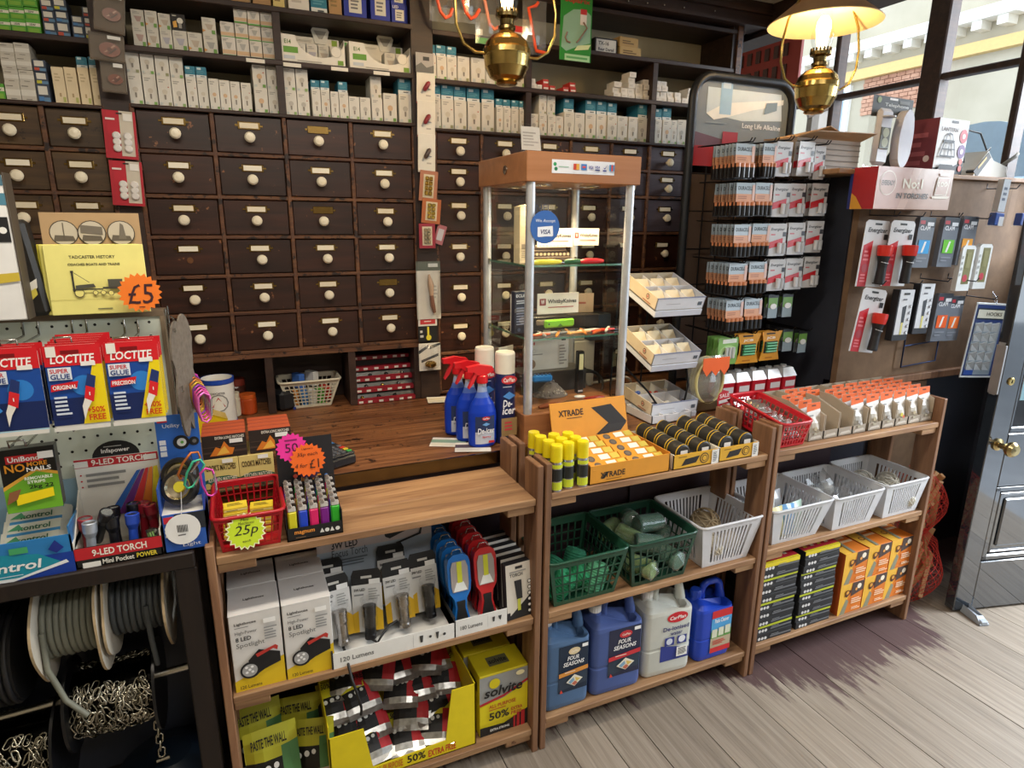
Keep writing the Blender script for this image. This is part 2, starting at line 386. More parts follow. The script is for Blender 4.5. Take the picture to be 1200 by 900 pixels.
# ================================================================ street seen through the window
fa=thing('town_building','pale stucco and brick building across the street beyond the window','building',(9,0,0))
MB().box(0,-3,0,3,6.25,9,'fff').box(0,7.3,0,3,18,9,'fff').box(0,6.25,0,3,7.3,3.15,'fff').box(0,6.25,3.66,3,7.3,9,'fff').build('wall','stucco',fa)
b=MB()
for i in range(9):
    for j in range(8):
        y=6.26+j*.13+(i%2)*.05; b.box(-.03,y,3.15+i*.057,.02,min(y+.12,7.3),3.2+i*.057,'fff')
tag(b.build('brick','brick',fa),kind='stuff')
b=MB().box(-.12,-3,3.66,0,18,3.80,'d9b878').box(-.25,5.2,4.02,0,18,4.16,'f4f0e6')
for i in range(40): b.box(-.2,5.3+i*.3,3.92,0,5.42+i*.3,4.02,'efeade')
b.build('cornice','card',fa)
for y0,z0,y1,z1 in ((7.5,2.4,8.2,3.62),(4.2,3.95,5.0,5.4),(9.2,2.4,10.1,3.6),(2.3,1.2,3.4,2.9),(4.6,1.0,5.9,2.7),(7.2,1.0,8.4,2.3)):
    f=MB().box(-.06,y0,z0,0,y1,z1,'f2f2ee').build('window','card',fa)
    MB().box(-.075,y0+.09,z0+.09,-.055,(y0+y1)/2-.03,z1-.09,'9fb4c4').box(-.075,(y0+y1)/2+.03,z0+.09,-.055,y1-.09,z1-.09,'9fb4c4').build('pane','gloss',f)
v=P(1150,165,x=4.3); b=MB(); b.prism([(0,.32*math.cos(a*math.pi/12)*(1 if True else 1),.33*math.sin(a*math.pi/12)**.6) for a in range(13)],(.06,0,0),'a9c3d6').box(.01,-.03,-1.0,.05,.03,.02,'8899a5')
b.build('street_sign','card',loc=(4.3,v.y,v.z-.22),label='pale blue rounded board outside the window beside the lantern box',cat='sign')
# ================================================================ apothecary drawers
YB=2.33
def bank(name,label,xs,zs,blue=lambda i,j:False,blind=(),dm='drawer_wood'):
    t=thing(name,label,'cabinet',(0,0,0))
    c=MB(); z0,z1=zs[-1],zs[0]
    for x in xs: c.rbox(x-.0065,YB,z0,x+.0065,YB+.19,z1,'fff',.002)
    for z in zs: c.rbox(xs[0]-.006,YB+.001,z-.006,xs[-1]+.006,YB+.19,z+.006,'fff',.002)
    c.build('carcass','carcass',t)
    for j in range(len(zs)-1):
        for i in range(len(xs)-1):
            x0,x1,a,b_=xs[i]+.008,xs[i+1]-.008,zs[j+1]+.008,zs[j]-.008
            w_,h_=x1-x0,b_-a; ins=R.uniform(.004,.012)
            d=MB().rbox(-w_/2,0,0,w_/2,.16,h_,'fff',.002).build('drawer','drawer_blue' if blue(i,j) else dm,t,((x0+x1)/2,YB+ins,a))
            kz=h_*(.52 if h_>.11 else .46)-.012; kx=R.uniform(-.004,.004)
            if (i,j) not in blind:
                MB().lathe([(.0065,0),(.0075,.006),(.0055,.010),(.012,.014),(.0165,.021),(.0165,.026),(.012,.032),(0,.034)],'ece2c8',14).build('knob','gloss',d,(kx,0,kz),(math.pi/2,0,0))
            else: MB().lathe([(.010,0),(.010,.003),(0,.004)],'6a4426',8).build('knob_scar','matte',d,(kx,0,kz),(math.pi/2,0,0))
            lz=kz+.028; lw=.028
            h=MB().rbox(-lw-.006,-.003,lz-.003,lw+.006,.001,lz+.021,'8a7040',.0012)
            h.box(-lw-.014,-.002,lz+.006,-lw-.005,.001,lz+.012,'8a7040').box(lw+.005,-.002,lz+.006,lw+.014,.001,lz+.012,'8a7040')
            h.build('label_holder','metal',d)
            if R.random()<.93: MB().box(-lw,-.0045,lz+.001,lw,-.003,lz+.017,R.choice(['e9dfc6','efe7d2','e2d6ba'])).build('label_card','card',d)
    return t
LB=[-.93,-.775,-.62,-.465,-.31]; LZ=[1.868,1.746,1.622,1.495,1.365,1.237,1.10]
MBX=[-.235,-.017,.199,.415,.635]; MZ=[1.88,1.752,1.619,1.492,1.364,1.237,1.10]
RBX=[.715,.897,1.087,1.277,1.467,1.655,1.852]; RZ=[1.868,1.760,1.654,1.504,1.350,1.196,1.042,.885]
bank('drawer_cabinet','brown drawer cabinet at far left behind books, two columns of porcelain knobs showing',LB,LZ,dm='drawer_tan')
bank('drawer_cabinet','main dark brown drawer cabinet, four columns of worn drawers above counter niches',MBX,MZ,blind=((0,3),))
bank('drawer_cabinet','narrow-drawered dark cabinet right of the hanging cards, behind glass showcase',RBX,RZ,blue=lambda i,j:(i>=3 and j<2) or (i>=4 and j<3))
# shelving above and niches below
sh=thing('bulb_shelving','dark wooden wall shelving above the drawers filled with bulb boxes','shelving')
def part(name,mat,par,*boxes,r=0,c='fff'):
    b=MB()
    for q in boxes: (b.rbox(*q,c,r) if r else b.box(*q,c))
    return b.build(name,mat,par)
for x0,x1,z in ((-.95,-.31,1.872),(-.235,.64,1.884),(.71,2.06,1.874),(-.95,-.31,2.052),(-.31,.64,2.046),(.71,2.06,2.038),(-.95,.64,2.20),(.71,2.06,2.194),(.71,2.1,2.345)):
    part('shelf_board','shelf_wood',sh,(x0,YB-.008,z-.016 if z>1.9 else z-.010,x1,2.53,z),r=.002)
part('pier_board','shelf_wood',sh,(.635,YB-.004,.87,.712,YB+.14,2.36))
part('pier_board','shelf_wood',sh,(-.312,YB+.002,.87,-.235,YB+.14,2.36))
for x,z0,z1 in ((.199,1.884,2.20),(1.085,1.874,2.194),(1.655,1.874,2.194),(2.05,1.3,2.36),(-.95,.87,2.36)):
    part('upright','shelf_wood',sh,(x-.011,YB-.004,z0,x+.011,2.53,z1))
part('end_panel','carcass',sh,(2.061,YB-.012,1.5,2.085,YB+.012,2.36))
part('side_panel','blackpaint',sh,(2.085,YB,1.3,2.10,2.53,2.45))
for x0,z in ((.21,2.046-.018),(.36,2.03),(.50,2.03),(.10,2.03)):
    part('price_strip','card',sh,(x0,YB-.011,z,x0+.055,YB-.009,z+.011),c='e8e2d4')
ni=thing('counter_niche','dark wooden pigeonholes between the brown counter and main drawers','shelving')
part('niche_rail','carcass',ni,(-.31,YB-.004,1.078,.64,YB+.19,1.094))
for x in (-.30,.085,.375,.625): part('niche_divider','shelf_wood',ni,(x-.013,YB,.871,x+.013,2.53,1.08))
part('niche_back','shelf_wood',ni,(-.31,2.50,.871,.64,2.525,1.08))
# ================================================================ counter
ct=thing('shop_counter','long worn brown wooden counter with brass front edge behind the pine shelves','counter')
part('counter_top','counter_wood',ct,(-1.0,1.672,.835,2.19,2.525,.869),r=.003)
part('edge_strip','brass',ct,(-1.0,1.664,.834,2.19,1.672,.8705),c='6e6044')
part('counter_front','maroon',ct,(-1.0,1.70,.0,2.19,1.72,.835))
for x in (.75,1.2,1.6): part('front_batten','maroon',ct,(x,1.692,.02,x+.06,1.70,.83))
# ================================================================ bulb cartons
def bulb_box(k,w,h,d,var):
    b=MB(); base={'w':'dcd7cb','o':'dcd6cc','c':'e6d3ae','g':'5fae3c','b':'3c4657','v':'c9c2b4','t':'2f7d95','k':'191512','n':'2436a0','p':'e6e0d6','y':'d8c27a','a':'b08a5c','m':'d2cdc0','r':'c0392f'}[k]
    b.box(-w/2,0,0,w/2,d,h,base)
    I=[]
    if k in'wc':
        lampc=['c9bfae','d3b18c','bdb7ac','cfc6b4'][var%4]
        I=[('l',.12,.80,.62,.93,2,'a8a49a'),('c',.5,.50,.20,lampc),('p',[(.42,.40),(.58,.40),(.56,.24),(.44,.24)],'8c8478'),('r',.70,.05,.93,.05+.23*w/h,['7fae5a','6f9c4a','8fae6a','9a9a72'][var%4]),('r',.08,.06,.28,.06+.18*w/h,'c3c9c4')]
        if var%3==0: I.append(('c',.80,.66,.05,'b5553c'))
        if k=='c': I=[('l',.2,.6,.7,.85,3,'c8b48e'),('r',.68,.06,.92,.2,'b7b86a'),('r',.42,.2,.58,.3,'b99e74')]
    elif k=='o': I=[('r',0,.13,1,.34,'d9b690'),('r',0,0,1,.09,'5da045'),('p',[(.25,.72),(.75,.72),(.58,.4),(.42,.4)],'b4b2ac'),('l',.1,.78,.5,.92,2,'a8a49a')]
    elif k=='m': I=[('p',[(.2,.62),(.82,.62),(.66,.3),(.4,.3)],['b59a90','a9a6a0','b0adb6','bcae9c'][var%4]),('r',.68,.05,.93,.28,'6f9c4a'),('l',.15,.74,.7,.92,2,'b4b0a8'),('p',[(.0,.3),(.25,.22),(.0,.12)],'d99a52' if var%2 else 'd8d2c4')]
    elif k=='g': I=[('r',0,.55,1,.78,'e7e2cc'),('t',.25,.58,.15,'15W' if var%2 else '25W','3a4436'),('r',.1,.1,.9,.4,'86b83e')]
    elif k=='b': I=[('r',.12,.45,.85,.92,'dcd8cc'),('r',.1,.1,.5,.34,['c8c23a','c2503a','4a80b8'][var%3]),('r',.5,.06,1,.3,'5f86a8')]
    elif k=='v': I=[('r',0,.3,1,.62,'ddd8cc'),('l',.1,.75,.6,.85,1,'8a8478'),('l',.3,.08,.9,.16,1,'8a8478')]
    elif k=='t': I=[('r',0,0,1,.24,'dfe3e0'),('r',.12,.72,.5,.92,'cfe0e2'),('l',.12,.34,.88,.66,3,'5d9fb2'),('l',.4,.06,.9,.18,1,'454f55')]
    elif k=='k': I=[('c',.62,.6,.22,'d8d4c8'),('r',.5,.15,.72,.45,'9a958c'),('p',[(.1,.5),(.35,.6),(.4,.2),(.12,.15)],'e0a84a'),('l',.1,.82,.5,.93,1,'c9c4b4')]
    elif k=='n': I=[('r',.22,.2,.78,.75,'d9d6cc'),('l',.3,.3,.7,.65,3,'75757a'),('t',.06,.8,.14,'LED','e8e8ea')]
    elif k=='p': I=[('l',.15,.3,.85,.7,2,'c9c2b6')]
    elif k in 'ya': I=[('l',.15,.3,.85,.6,2,'8a7448')]
    elif k=='r': I=[('r',.1,.3,.9,.6,'e7d9d0')]
    return b.face((-w/2,0,0),(w,0,0),(0,0,h),I,.0006)
KN={'w':'white light bulb carton','o':'green-striped white spotlight carton','c':'tall cream light bulb carton','g':'green bulb carton','b':'small navy and white carton','v':'silver bulb carton','t':'teal carton','k':'black bulb carton','n':'bright blue carton','p':'small plain white carton','y':'yellow carton','a':'plain tan carton','m':'squat white halogen carton','r':'small red carton'}
cnt={}
def bulbs(place,zs,cols,d=.085,yf=2.345,group=None):
    for q in cols.split(';'):
        a=q.split()
        if not a: continue
        z=zs
        for lev,e in enumerate(a[2:]):
            k,yt=e[0],float(e[2:]); xa,xb=float(a[0]),float(a[1])
            zt=P((xa+xb)/2,yt,y=yf).z; mid=P(1,1,y=yf)
            X0=P(xa,yt+(6 if lev else 10),y=yf).x; X1=P(xb,yt+(6 if lev else 10),y=yf).x
            if lev==0: XA,XB=X0,X1
            xc=(XA+XB)/2; w=(XB-XA)*.955
            h=max(zt-z,.02)-.0005; dd=d if k not in'pr' else .06
            row=['bottom','second','third','top','topmost'][lev]
            key=(place,row,k); n=cnt[key]=cnt.get(key,0)+1
            o=bulb_box(k,w,h,dd,R.randrange(12)).build('light_bulb_box' if k in'wcotmvgk' else 'carton','card',loc=(xc,yf+R.uniform(0,.007)+.006*(lev%2),z),rot=R.uniform(-.03,.03),label=f'{KN[k]}, {row} row, {ORD[n-1]} from left, {place}',cat='box',group=f'boxes on the {place}')
            z=z+h+.0005
bulbs('upper far-left shelf',2.0525,'-6 13 g:22 g:7 g:-8;13 31 g:22.5 g:7.5 g:-8;31 48 g:23 g:8 g:-7;51 66 b:25.5 b:12 b:-1;66 82 b:26 b:12.5 b:-1;85 99 b:30 b:17.5;99.5 113 b:31 b:20 b:8')
bulbs('lower far-left shelf',1.8725,'-12 5 g:97;6 24 v:96 v:81 v:65 v:50;24 42 v:96.5 v:81.5 v:66 v:50.5;43 58.5 b:99 b:84 b:70;60 74.5 c:78;75 89.5 c:78.5;91 104 c:79 t:66;105 119 c:79 t:66')
bulbs('upper shelf left of centre',2.0465,'155.5 171 m:30 m:10;172 186.5 m:32.5 m:12;187.5 202 m:34.5 m:15;202.5 219.5 m:35.5 k:16;220 237 m:37.5;238.5 255 m:40 m:20;260 276.5 o:43 o:24.5;277 292.5 o:45 o:27 o:8;293 307.5 o:48 o:30 o:10;308 323.5 o:50 o:32 o:13')
bulbs('lower shelf left of centre',1.8845,'149 166 w:86 w:55;167 183 w:87.5 w:57;184 200.5 w:90 w:59;201 217 w:92 w:61;218 230.5 w:90 t:77;231 243.5 w:91 t:78;244.5 256.5 w:92;257 269.5 w:93.5;270 281.5 w:95;282.5 294.5 w:96.5;298 314 w:103.5 w:75;314.5 329 w:105 w:76')
bulbs('lower shelf centre bay',1.8845,'334 348 w:106.5 w:78;348.5 363 w:108 w:79;365.5 376 w:104 t:93;376.5 387 w:105 t:93.5;387.5 397 w:107;397.5 408.5 w:108 t:95;409 421.5 w:113;422 434.5 w:114;435.5 448.5 w:115 w:88;449.5 465.5 w:109;467.5 482.5 w:110 t:91')
bulbs('topmost shelf',2.2005,'270 292 a:-20;295 317 a:-20;319 333 y:-16;337 362 p:-16;363.5 383 t:-14;384.5 400 a:-14;402 430 n:-14;433.5 457 n:-12;459 478 n:5 n:-10')
bulbs('upper shelf right of cards',2.0385,'501 511.5 w:64 t:51;512 524 w:65 t:52;524.5 536 w:67 t:54;536.5 551 w:66;552 569 w:68;570 585 w:70;586 601 w:71;602 617 w:73')
bulbs('lower shelf right of cards',1.8745,'509.5 517 w:114 t:96;517.5 532 w:116 t:98;532.5 547 w:117.5 t:100;548 563 w:119 t:103;565 580 w:120 t:104;582 590 w:125 t:115;590.5 599 w:126 t:116;600 608.5 w:127 t:117;609 616 w:128 t:118')
bulbs('lower shelf above glass showcase',1.8745,'622 631.5 w:133;632 641 w:134 w:111;642 651.5 w:135 w:112;652 661 w:136;661.5 673.5 w:131 t:115;674 686 w:132;686.6 699 w:133 t:117;699.5 711.5 w:134 t:118;712 723.5 w:135 t:120;724 736 w:136;736.5 747.5 w:137;748 759 w:138 t:122')
bulbs('lower shelf at right end',1.8745,'768 776 w:140 t:127;776.5 787 w:140.5 t:126;787.6 794.5 w:140.5;795 805 w:140')
bulbs('upper shelf above glass showcase',2.0385,'622 629 p:99.5 p:94;630 636 p:100;637 644 r:99 r:95;644.5 651 r:100;660 667 r:102;668 675 r:103 r:99;719 728 p:108.5 p:102 p:96;728.5 736 p:109.5 p:103;736.5 744.5 p:110 p:103 p:97 p:91 p:86;745 753.5 p:111 p:104 p:98;754.5 763 p:112 p:105 p:99 p:94')
bulbs('upper shelf at right end',2.0385,'768 774.5 p:112.5 p:107 p:102 p:97;775 782 p:113 p:107.5 p:102 p:97;783 790.5 p:114 p:107;791 798 p:115 p:108;799 805 p:115;805.5 812 p:115.5 p:110 p:104')
b=MB().box(-.05,0,0,.05,.09,.055,'2c2a2c').front(-.045,.004,.045,.05,0,[('r',0,0,1,1,'d9d7d2'),('t',.1,.55,.3,'TX-16','3a3a44'),('t',.1,.12,.24,'Rear Derail','3a3a44',.8)])
p=P(710,60,y=2.35); b.build('carton','card',loc=(p.x,2.35,2.1945),label='small dark carton with white handwritten label, right of the green hanging packet',cat='box')
p=P(739,62,y=2.35)
MB().box(-.05,0,0,.05,.09,.035,'c2a36c').front(-.045,.004,.045,.03,0,[('l',.1,.2,.9,.8,2,'6e5632')]).build('carton','card',loc=(p.x,2.35,2.1945),label='old tan carton under a second one on the top shelf',cat='box')
MB().box(-.045,0,0,.045,.09,.035,'b8965c').front(-.04,.004,.04,.03,0,[('l',.1,.2,.9,.8,2,'6e5632')]).build('carton','card',loc=(p.x-.008,2.353,2.230),rot=.06,label='old tan carton lying on top of another on the top shelf',cat='box')
# cut-front display cartons of spotlight bulbs
for i,(xa,xb) in enumerate(((329.5,405),(410,481))):
    X0,X1=P(xa,78,y=2.345).x,P(xb,86,y=2.345).x; w=X1-X0; h=.083
    t=thing('display_carton',f'white scalloped display carton of spotlight bulbs, {["left","right"][i]} one of two on shelf','box',((X0+X1)/2,2.34,2.0465),0,'display cartons of spotlight bulbs')
    b=MB(); prof=[(-w/2,0,0),(w/2,0,0),(w/2,0,h)]+[(w*(.12+.38*math.cos(a)),0,h*.98-h*.72*max(0,math.sin(a))) for a in [k*math.pi/10 for k in range(0,11)]]+[(-w/2,0,h)]
    b.prism(prof,(0,.002,0),'ece6d8')
    b.box(-w/2,.002,0,-w/2+.002,.11,h,'e2dccc').box(w/2-.002,.002,0,w/2,.11,h,'e2dccc').box(-w/2,.108,0,w/2,.11,h*1.28,'e8e2d4').box(-w/2,.002,0,w/2,.11,.002,'d8d2c4')
    b.front(-w/2,0,w/2,h,0,[('r',.05,.34,.27,.56,'6ba03c'),('t',.07,.66,.15,'E14','5f7f3a',.1),('r',.05,.12,.22,.24,'c9cfd4'),('r',.88,.05,.97,.22,'7da43c'),('c',.86,.52,.085,'cfc9ba'),('c',.86,.52,.075,'ece6d8'),('l',.25,.06,.85,.11,1,'b0aa9c')])
    b.front(-w/2,h,w/2,h*1.28,.108,[('p',[(.0,.15),(.18,.15),(.22,.5),(.18,.85),(.0,.85)],'5da048'),('r',.88,.1,.97,.9,'8fae3c'),('l',.25,.3,.6,.6,2,'c4beb0')]); b.build('carton','card',t)
    pic=MB().prism([(w*.2-.018,.105,h*1.05),(w*.2+.018,.105,h*1.05),(w*.2+.03,.105,h*1.55),(w*.2+.024,.105,h*1.66),(w*.2-.024,.105,h*1.66),(w*.2-.03,.105,h*1.55)],(0,.003,0),'e8e4d8')
    pic.face((w*.2-.03,.105,h*1.1),(.06,0,0),(0,0,h*.5),[('p',[(.15,.9),(.85,.9),(.6,.3),(.4,.3)],'aaa59c')]); pic.build('header_card','card',t)
    for k in range(5):
        if i==1 and k in(1,2): continue
        x=-w/2+.028+k*(w-.056)/4
        bulb_box('m',.04,.062,.05,k).build('light_bulb_box','card',loc=((X0+X1)/2+x,2.36,2.049),label=f'halogen bulb box, {ORD[k]} place inside the {["left","right"][i]} scalloped display carton',cat='box',group='bulb boxes in the display cartons')
# ================================================================ pine shelf units
YF=1.395
def unit(x0,x1,zt,zm,zb,label,hp=.925,lp=None):
    t=thing('shelf_unit',label,'shelf')
    for n,z in (('shelf',zt),('shelf',zm),('shelf',zb)):
        for y0,y1 in ((YF,1.520),(1.5225,1.65)):
            part('shelf_plank','pine',t,(x0+.019,y0,z-.02,x1-.019,y1,z),r=.002)
        for xa in (x0+.02,x1-.10): part('batten','pine',t,(xa,YF+.006,z-.043,xa+.08,1.645,z-.0205),r=.002)
    for x,h in ((x0,lp or hp),(x1-.018,hp)):
        part('upright','pine_up',t,(x,YF-.004,0,x+.018,1.475,h),r=.002)
        part('upright','pine_up',t,(x,1.565,0,x+.018,1.652,h),r=.002)
    return t
unit(-.113,.708,.828,.463,.082,'left pine shelf unit with red basket and cigarette lighters on top',.922,.860)
unit(.716,1.532,.836,.467,.103,'middle pine shelf unit with yellow spray cans and orange box on top',.925)
unit(1.540,2.372,.840,.483,.112,'right pine shelf unit with rows of orange-topped packs on top',.930)
# ---- spotlight cartons
def spot_items():
    return [('p',[(0,0),(1,0),(1,.36),(0,.14)],'e0bd1c'),('t',.1,.86,.045,'Lighthouse','3a3a3a',.42),('l',.1,.83,.5,.85,1,'8a8a8a'),('t',.1,.74,.055,'High-Power','5a5a5a',.42,.0),('t',.1,.665,.055,'8 LED','2a2a2a',.3),('t',.1,.565,.075,'Spotlight','5a5a5a',.55,0),
     ('r',.66,.84,.9,.9,'f6f6f4'),('l',.66,.62,.92,.8,5,'9a9a9a'),
     ('p',[(.30,.40),(.52,.52),(.93,.43),(.93,.30),(.6,.24),(.34,.16)],'17171a'),('c',.32,.27,.20,'17171a'),('c',.31,.27,.15,'a8a8a8'),('c',.31,.28,.03,'f0f0f0'),('c',.25,.25,.03,'f0f0f0'),('c',.36,.25,.03,'f0f0f0'),('c',.25,.32,.03,'f0f0f0'),('c',.36,.32,.03,'f0f0f0'),('p',[(.45,.475),(.85,.545),(.9,.52),(.88,.47),(.8,.5),(.48,.43)],'b8322a'),
     ('t',.1,.05,.045,'120 Lumens','5c4c10',.42)]
def spot_box(xc,y,z,lab):
    t=thing('torch_box',lab,'box',(xc,y,z),0,'spotlight torch cartons')
    w,h,d=.112,.203,.118
    b=MB().rbox(-w/2,0,0,w/2,d,h,'d9d7d4',.0015); b.front(-w/2,0,w/2,h,0,spot_items()); b.side(0,0,d,h,-w/2,[('p',[(0,0),(1,0),(1,.14),(0,.14)],'e0bd1c'),('l',.2,.5,.8,.7,4,'9a9a9a')]); b.build('carton','card',t)
    l=MB().rbox(-w/2-.0003,-.0006,h,w/2+.0003,d,h+.0015,'dcdad8',.0006).top(-w/2,0,w/2,d,h+.0015,[('t',.3,.45,.1,'Lighthouse','3a3a3a',.42)]); l.build('lid_flap','card',t)
spot_box(-.030,1.409,.463,'white and yellow spotlight torch carton, front left one of the four')
spot_box(.086,1.407,.463,'white and yellow spotlight torch carton, front right one of the four')
spot_box(-.032,1.532,.463,'white spotlight torch carton, behind the front left one, only lid showing')
spot_box(.086,1.530,.463,'white spotlight torch carton, behind the front right one, lid showing')
# ---- focus torch display
t=thing('display_tray','white counter display tray with black torch picture on its grey header card','display',(.296,1.402,.463))
b=MB().box(-.158,0,0,.158,.22,.012,'d9d9d6').box(-.16,-.002,0,.16,0,.045,'e6e6e3').box(-.162,-.002,0,-.158,.2,.05,'2a2a2c').box(.158,-.002,0,.162,.2,.05,'2a2a2c')
b.front(-.16,0,.16,.045,-.002,[('t',.06,.35,.3,'120 Lumens','6a6a6a',.26),('r',.64,.1,.643,.9,'b0b0b0'),('p',[(.70,.3),(.72,.3),(.725,.75),(.695,.75)],'3a3a3a'),('c',.785,.55,.012,'3a3a3a'),('p',[(.84,.3),(.85,.3),(.86,.75),(.83,.75)],'3a3a3a'),('c',.905,.5,.013,'3a3a3a')]); b.build('tray','card',t)
h=MB().prism([(-.160,.195,.012),(.160,.195,.012),(.160,.205,.262),(-.160,.205,.262)],(0,.003,0),'a9b6c4')
h.face((-.16,.195,.012),(.32,0,0),(0,.01,.25),[('r',0,.80,1,1,'c3b6b4'),('r',0,.80,1,.8,'a9b6c4'),('t',.12,.82,.085,'3W LED','2a2a30',.22),('t',.12,.72,.09,'Focus Torch','4a5058',.3,0),('l',.12,.6,.42,.7,3,'6c7680'),('p',[(.58,.86),(.62,.83),(.85,.93),(.88,.99),(.83,1.0),(.60,.95)],'17181a'),('c',.61,.89,.035,'202226'),('p',[(.87,.98),(.92,.95),(.90,.82),(.68,.75),(.67,.77),(.88,.84),(.905,.94)],'1a1b1e')]); h.build('header_card','card',t)
def torch_card(x,y,z,ln,col,tilt,lab,strap=None):
    t=thing('torch_pack',lab,'torch',(x,y,z),(math.radians(-14),0,tilt),'carded focus torches')
    w,h=.078,.150
    c=MB().prism([(-w/2,0,0),(w/2,0,0),(w/2,0,h),(w*.42,0,h+.014),(-w*.42,0,h+.014),(-w/2,0,h)],(0,.0015,0),'151517')
    c.front(-w/2,0,w/2,h+.014,0,[('r',0,0,1,.76,'dcdbd8'),('p',[(0,0),(.2,0),(.2,.35),(0,.3)],'e3b51c'),('p',[(.72,0),(1,0),(1,.3),(.72,.42)],'e3b51c'),('r',.32,.86,.68,.9,'c8c6c0'),('r',.58,.76,.95,.84,'efefec'),('t',.08,.66,.045,'3W LED','2a2a2a',.36),('l',.55,.5,.92,.7,5,'a6a6a2'),('l',.08,.58,.4,.63,1,'8a8a8a')]); c.build('backing_card','card',t)
    b=MB(); b.lathe([(.020,.02),(.020,.08),(.023,.086),(.023,.094),(.016,.097),(0,.098)],'fff',14,(.004,-.018,.0)); b.build('blister','blister',t)
    k=MB(); hi='b9b2ac' if col=='s' else '131316'; k.lathe([(.0155,0),(.0155,.009),(.0145,.013),(.0145,.052),(.0165,.06),(.0165,.076),(.0175,.08),(.0175,.087),(.0135,.088),(0,.089)],hi,16,(.004,-.018,-.012))
    k.build('torch','metal' if col=='s' else 'gloss',t)
    if strap: MB().tube(strap,.0035,'111113',6).build('wrist_strap','rubber',t)
torch_card(.166,1.47,.500,0,'s',.12,'carded silver focus torch, leftmost in the white tray, strap hanging down',[(.0,-.02,-.015),(.0,-.045,-.03),(-.003,-.086,-.075),(.004,-.09,-.11),(.012,-.086,-.155),(.010,-.08,-.175)])
torch_card(.241,1.472,.497,0,'k',-.16,'carded black focus torch, second from left in the white tray',[(.0,-.02,-.01),(.02,-.04,-.018),(.035,-.03,.0),(.055,-.01,.012),(.075,.0,.016)])
torch_card(.330,1.478,.501,0,'s',.05,'carded silver focus torch, third from left in the white tray')
torch_card(.405,1.488,.505,0,'k',.04,'carded black focus torch, rightmost in the white tray')
torch_card(.16,1.555,.502,0,'k',0,'black-topped torch card behind the leftmost silver torch')
torch_card(.332,1.56,.507,0,'k',0,'black-topped torch card behind the third torch from left')
# ---- work lights
t=thing('display_tray','small white display tray holding blue and red work lights','display',(.532,1.402,.463))
b=MB().box(-.074,0,0,.074,.235,.006,'d9d9d6').box(-.076,-.002,0,.076,0,.05,'e4e4e1').box(-.078,0,0,-.074,.235,.06,'222224')
b.front(-.076,0,.076,.05,-.002,[('t',.1,.35,.25,'180 Lumens','6a6a6a',.42),('r',.62,.15,.625,.85,'b0b0b0'),('p',[(.72,.4),(.75,.4),(.76,.7),(.71,.7)],'3a3a3a'),('p',[(.84,.5),(.87,.4),(.89,.7),(.82,.7)],'3a3a3a')]); b.build('tray','card',t)
def work_light(x,y,z,c,lab):
    t=thing('work_light',lab,'light',(x,y,z),(math.radians(-9),0,.03),'work lights in the white tray')
    o=[(-.022,0),(.022,0),(.024,.015),(.016,.05),(.018,.075),(.030,.095),(.033,.12),(.033,.175),(.028,.192),(.014,.202),(-.014,.202),(-.028,.192),(-.033,.175),(-.033,.12),(-.030,.095),(-.018,.075),(-.016,.05),(-.024,.015)]
    MB().prism([(a,0,b) for a,b in o],(0,.024,0),c).build('casing','gloss',t)
    MB().prism([(a*.75,-.003,b) for a,b in ((-.022,0),(.022,0),(.024,.015),(.014,.05),(.016,.07),(-.016,.07),(-.014,.05),(-.024,.015))],(0,.004,0),'1a1a1c').build('grip','rubber',t)
    MB().prism([(a,-.003,b) for a,b in((-.022,.098),(.022,.098),(.025,.115),(.025,.165),(.019,.183),(-.019,.183),(-.025,.165),(-.025,.115))],(0,.005,0),'a89f9c').front(-.025,.095,.025,.19,-.003,[('p',[(.1,.05),(.9,.05),(.7,.32),(.3,.32)],'e8ecea'),('r',.36,.30,.64,.92,'d2d43a')]).build('lamp_window','gloss',t)
    MB().tube([(-.016,.012,.198),(-.01,.012,.212),(.01,.012,.212),(.016,.012,.198)],.002,'b8b8b8',5).build('hanging_hook','metal',t)
for i in range(5):
    work_light(.489-i*.0015,1.432+i*.046,.472,'1f6fc0',f'blue work light, {["front one, facing out of the white tray","second from the front of the blue row","third from the front of the blue row","fourth from the front of the blue row","rearmost of the blue row"][i]}')
for i in range(5):
    work_light(.566-i*.001,1.432+i*.046,.477,'c5282c',f'red work light, {["front one, facing out of the white tray","second from the front of the red row","third from the front of the red row","fourth from the front of the red row","rearmost of the red row"][i]}')
for i in range(6):
    x=.655; t=MB().rbox(-.041,0,0,.041,.026,.165,'202126',.001)
    I=[('p',[(0,.14),(.12,.14),(.12,.08),(.7,.3),(1,.42),(1,1),(0,1)],'d8d3c8'),('p',[(.36,.95),(.64,.95),(.64,.9),(.36,.9)],'2a2a2a'),('t',.14,.77,.06,'TORCH','4a4a4a',.5),('l',.14,.84,.8,.88,1,'9a9a9a'),('p',[(.3,.7),(.58,.7),(.6,.36),(.38,.36)],'2c2d30'),('r',.4,.15,.52,.36,'c8cc4a')]
    for q in range(6): I+=[('c',.85,.10+q*.11,.075,'2c2d30'),('c',.85,.10+q*.11,.05,'e8e6e0')]
    t.front(-.041,0,.041,.165,0,I).build('torch_box','card',loc=(x,1.412+i*.035,.463),rot=(math.radians(-6),0,.08),label=f'black and white boxed torch right of the red work lights, {ORD[i]} from front',cat='box',group='boxed torches beside the work lights')
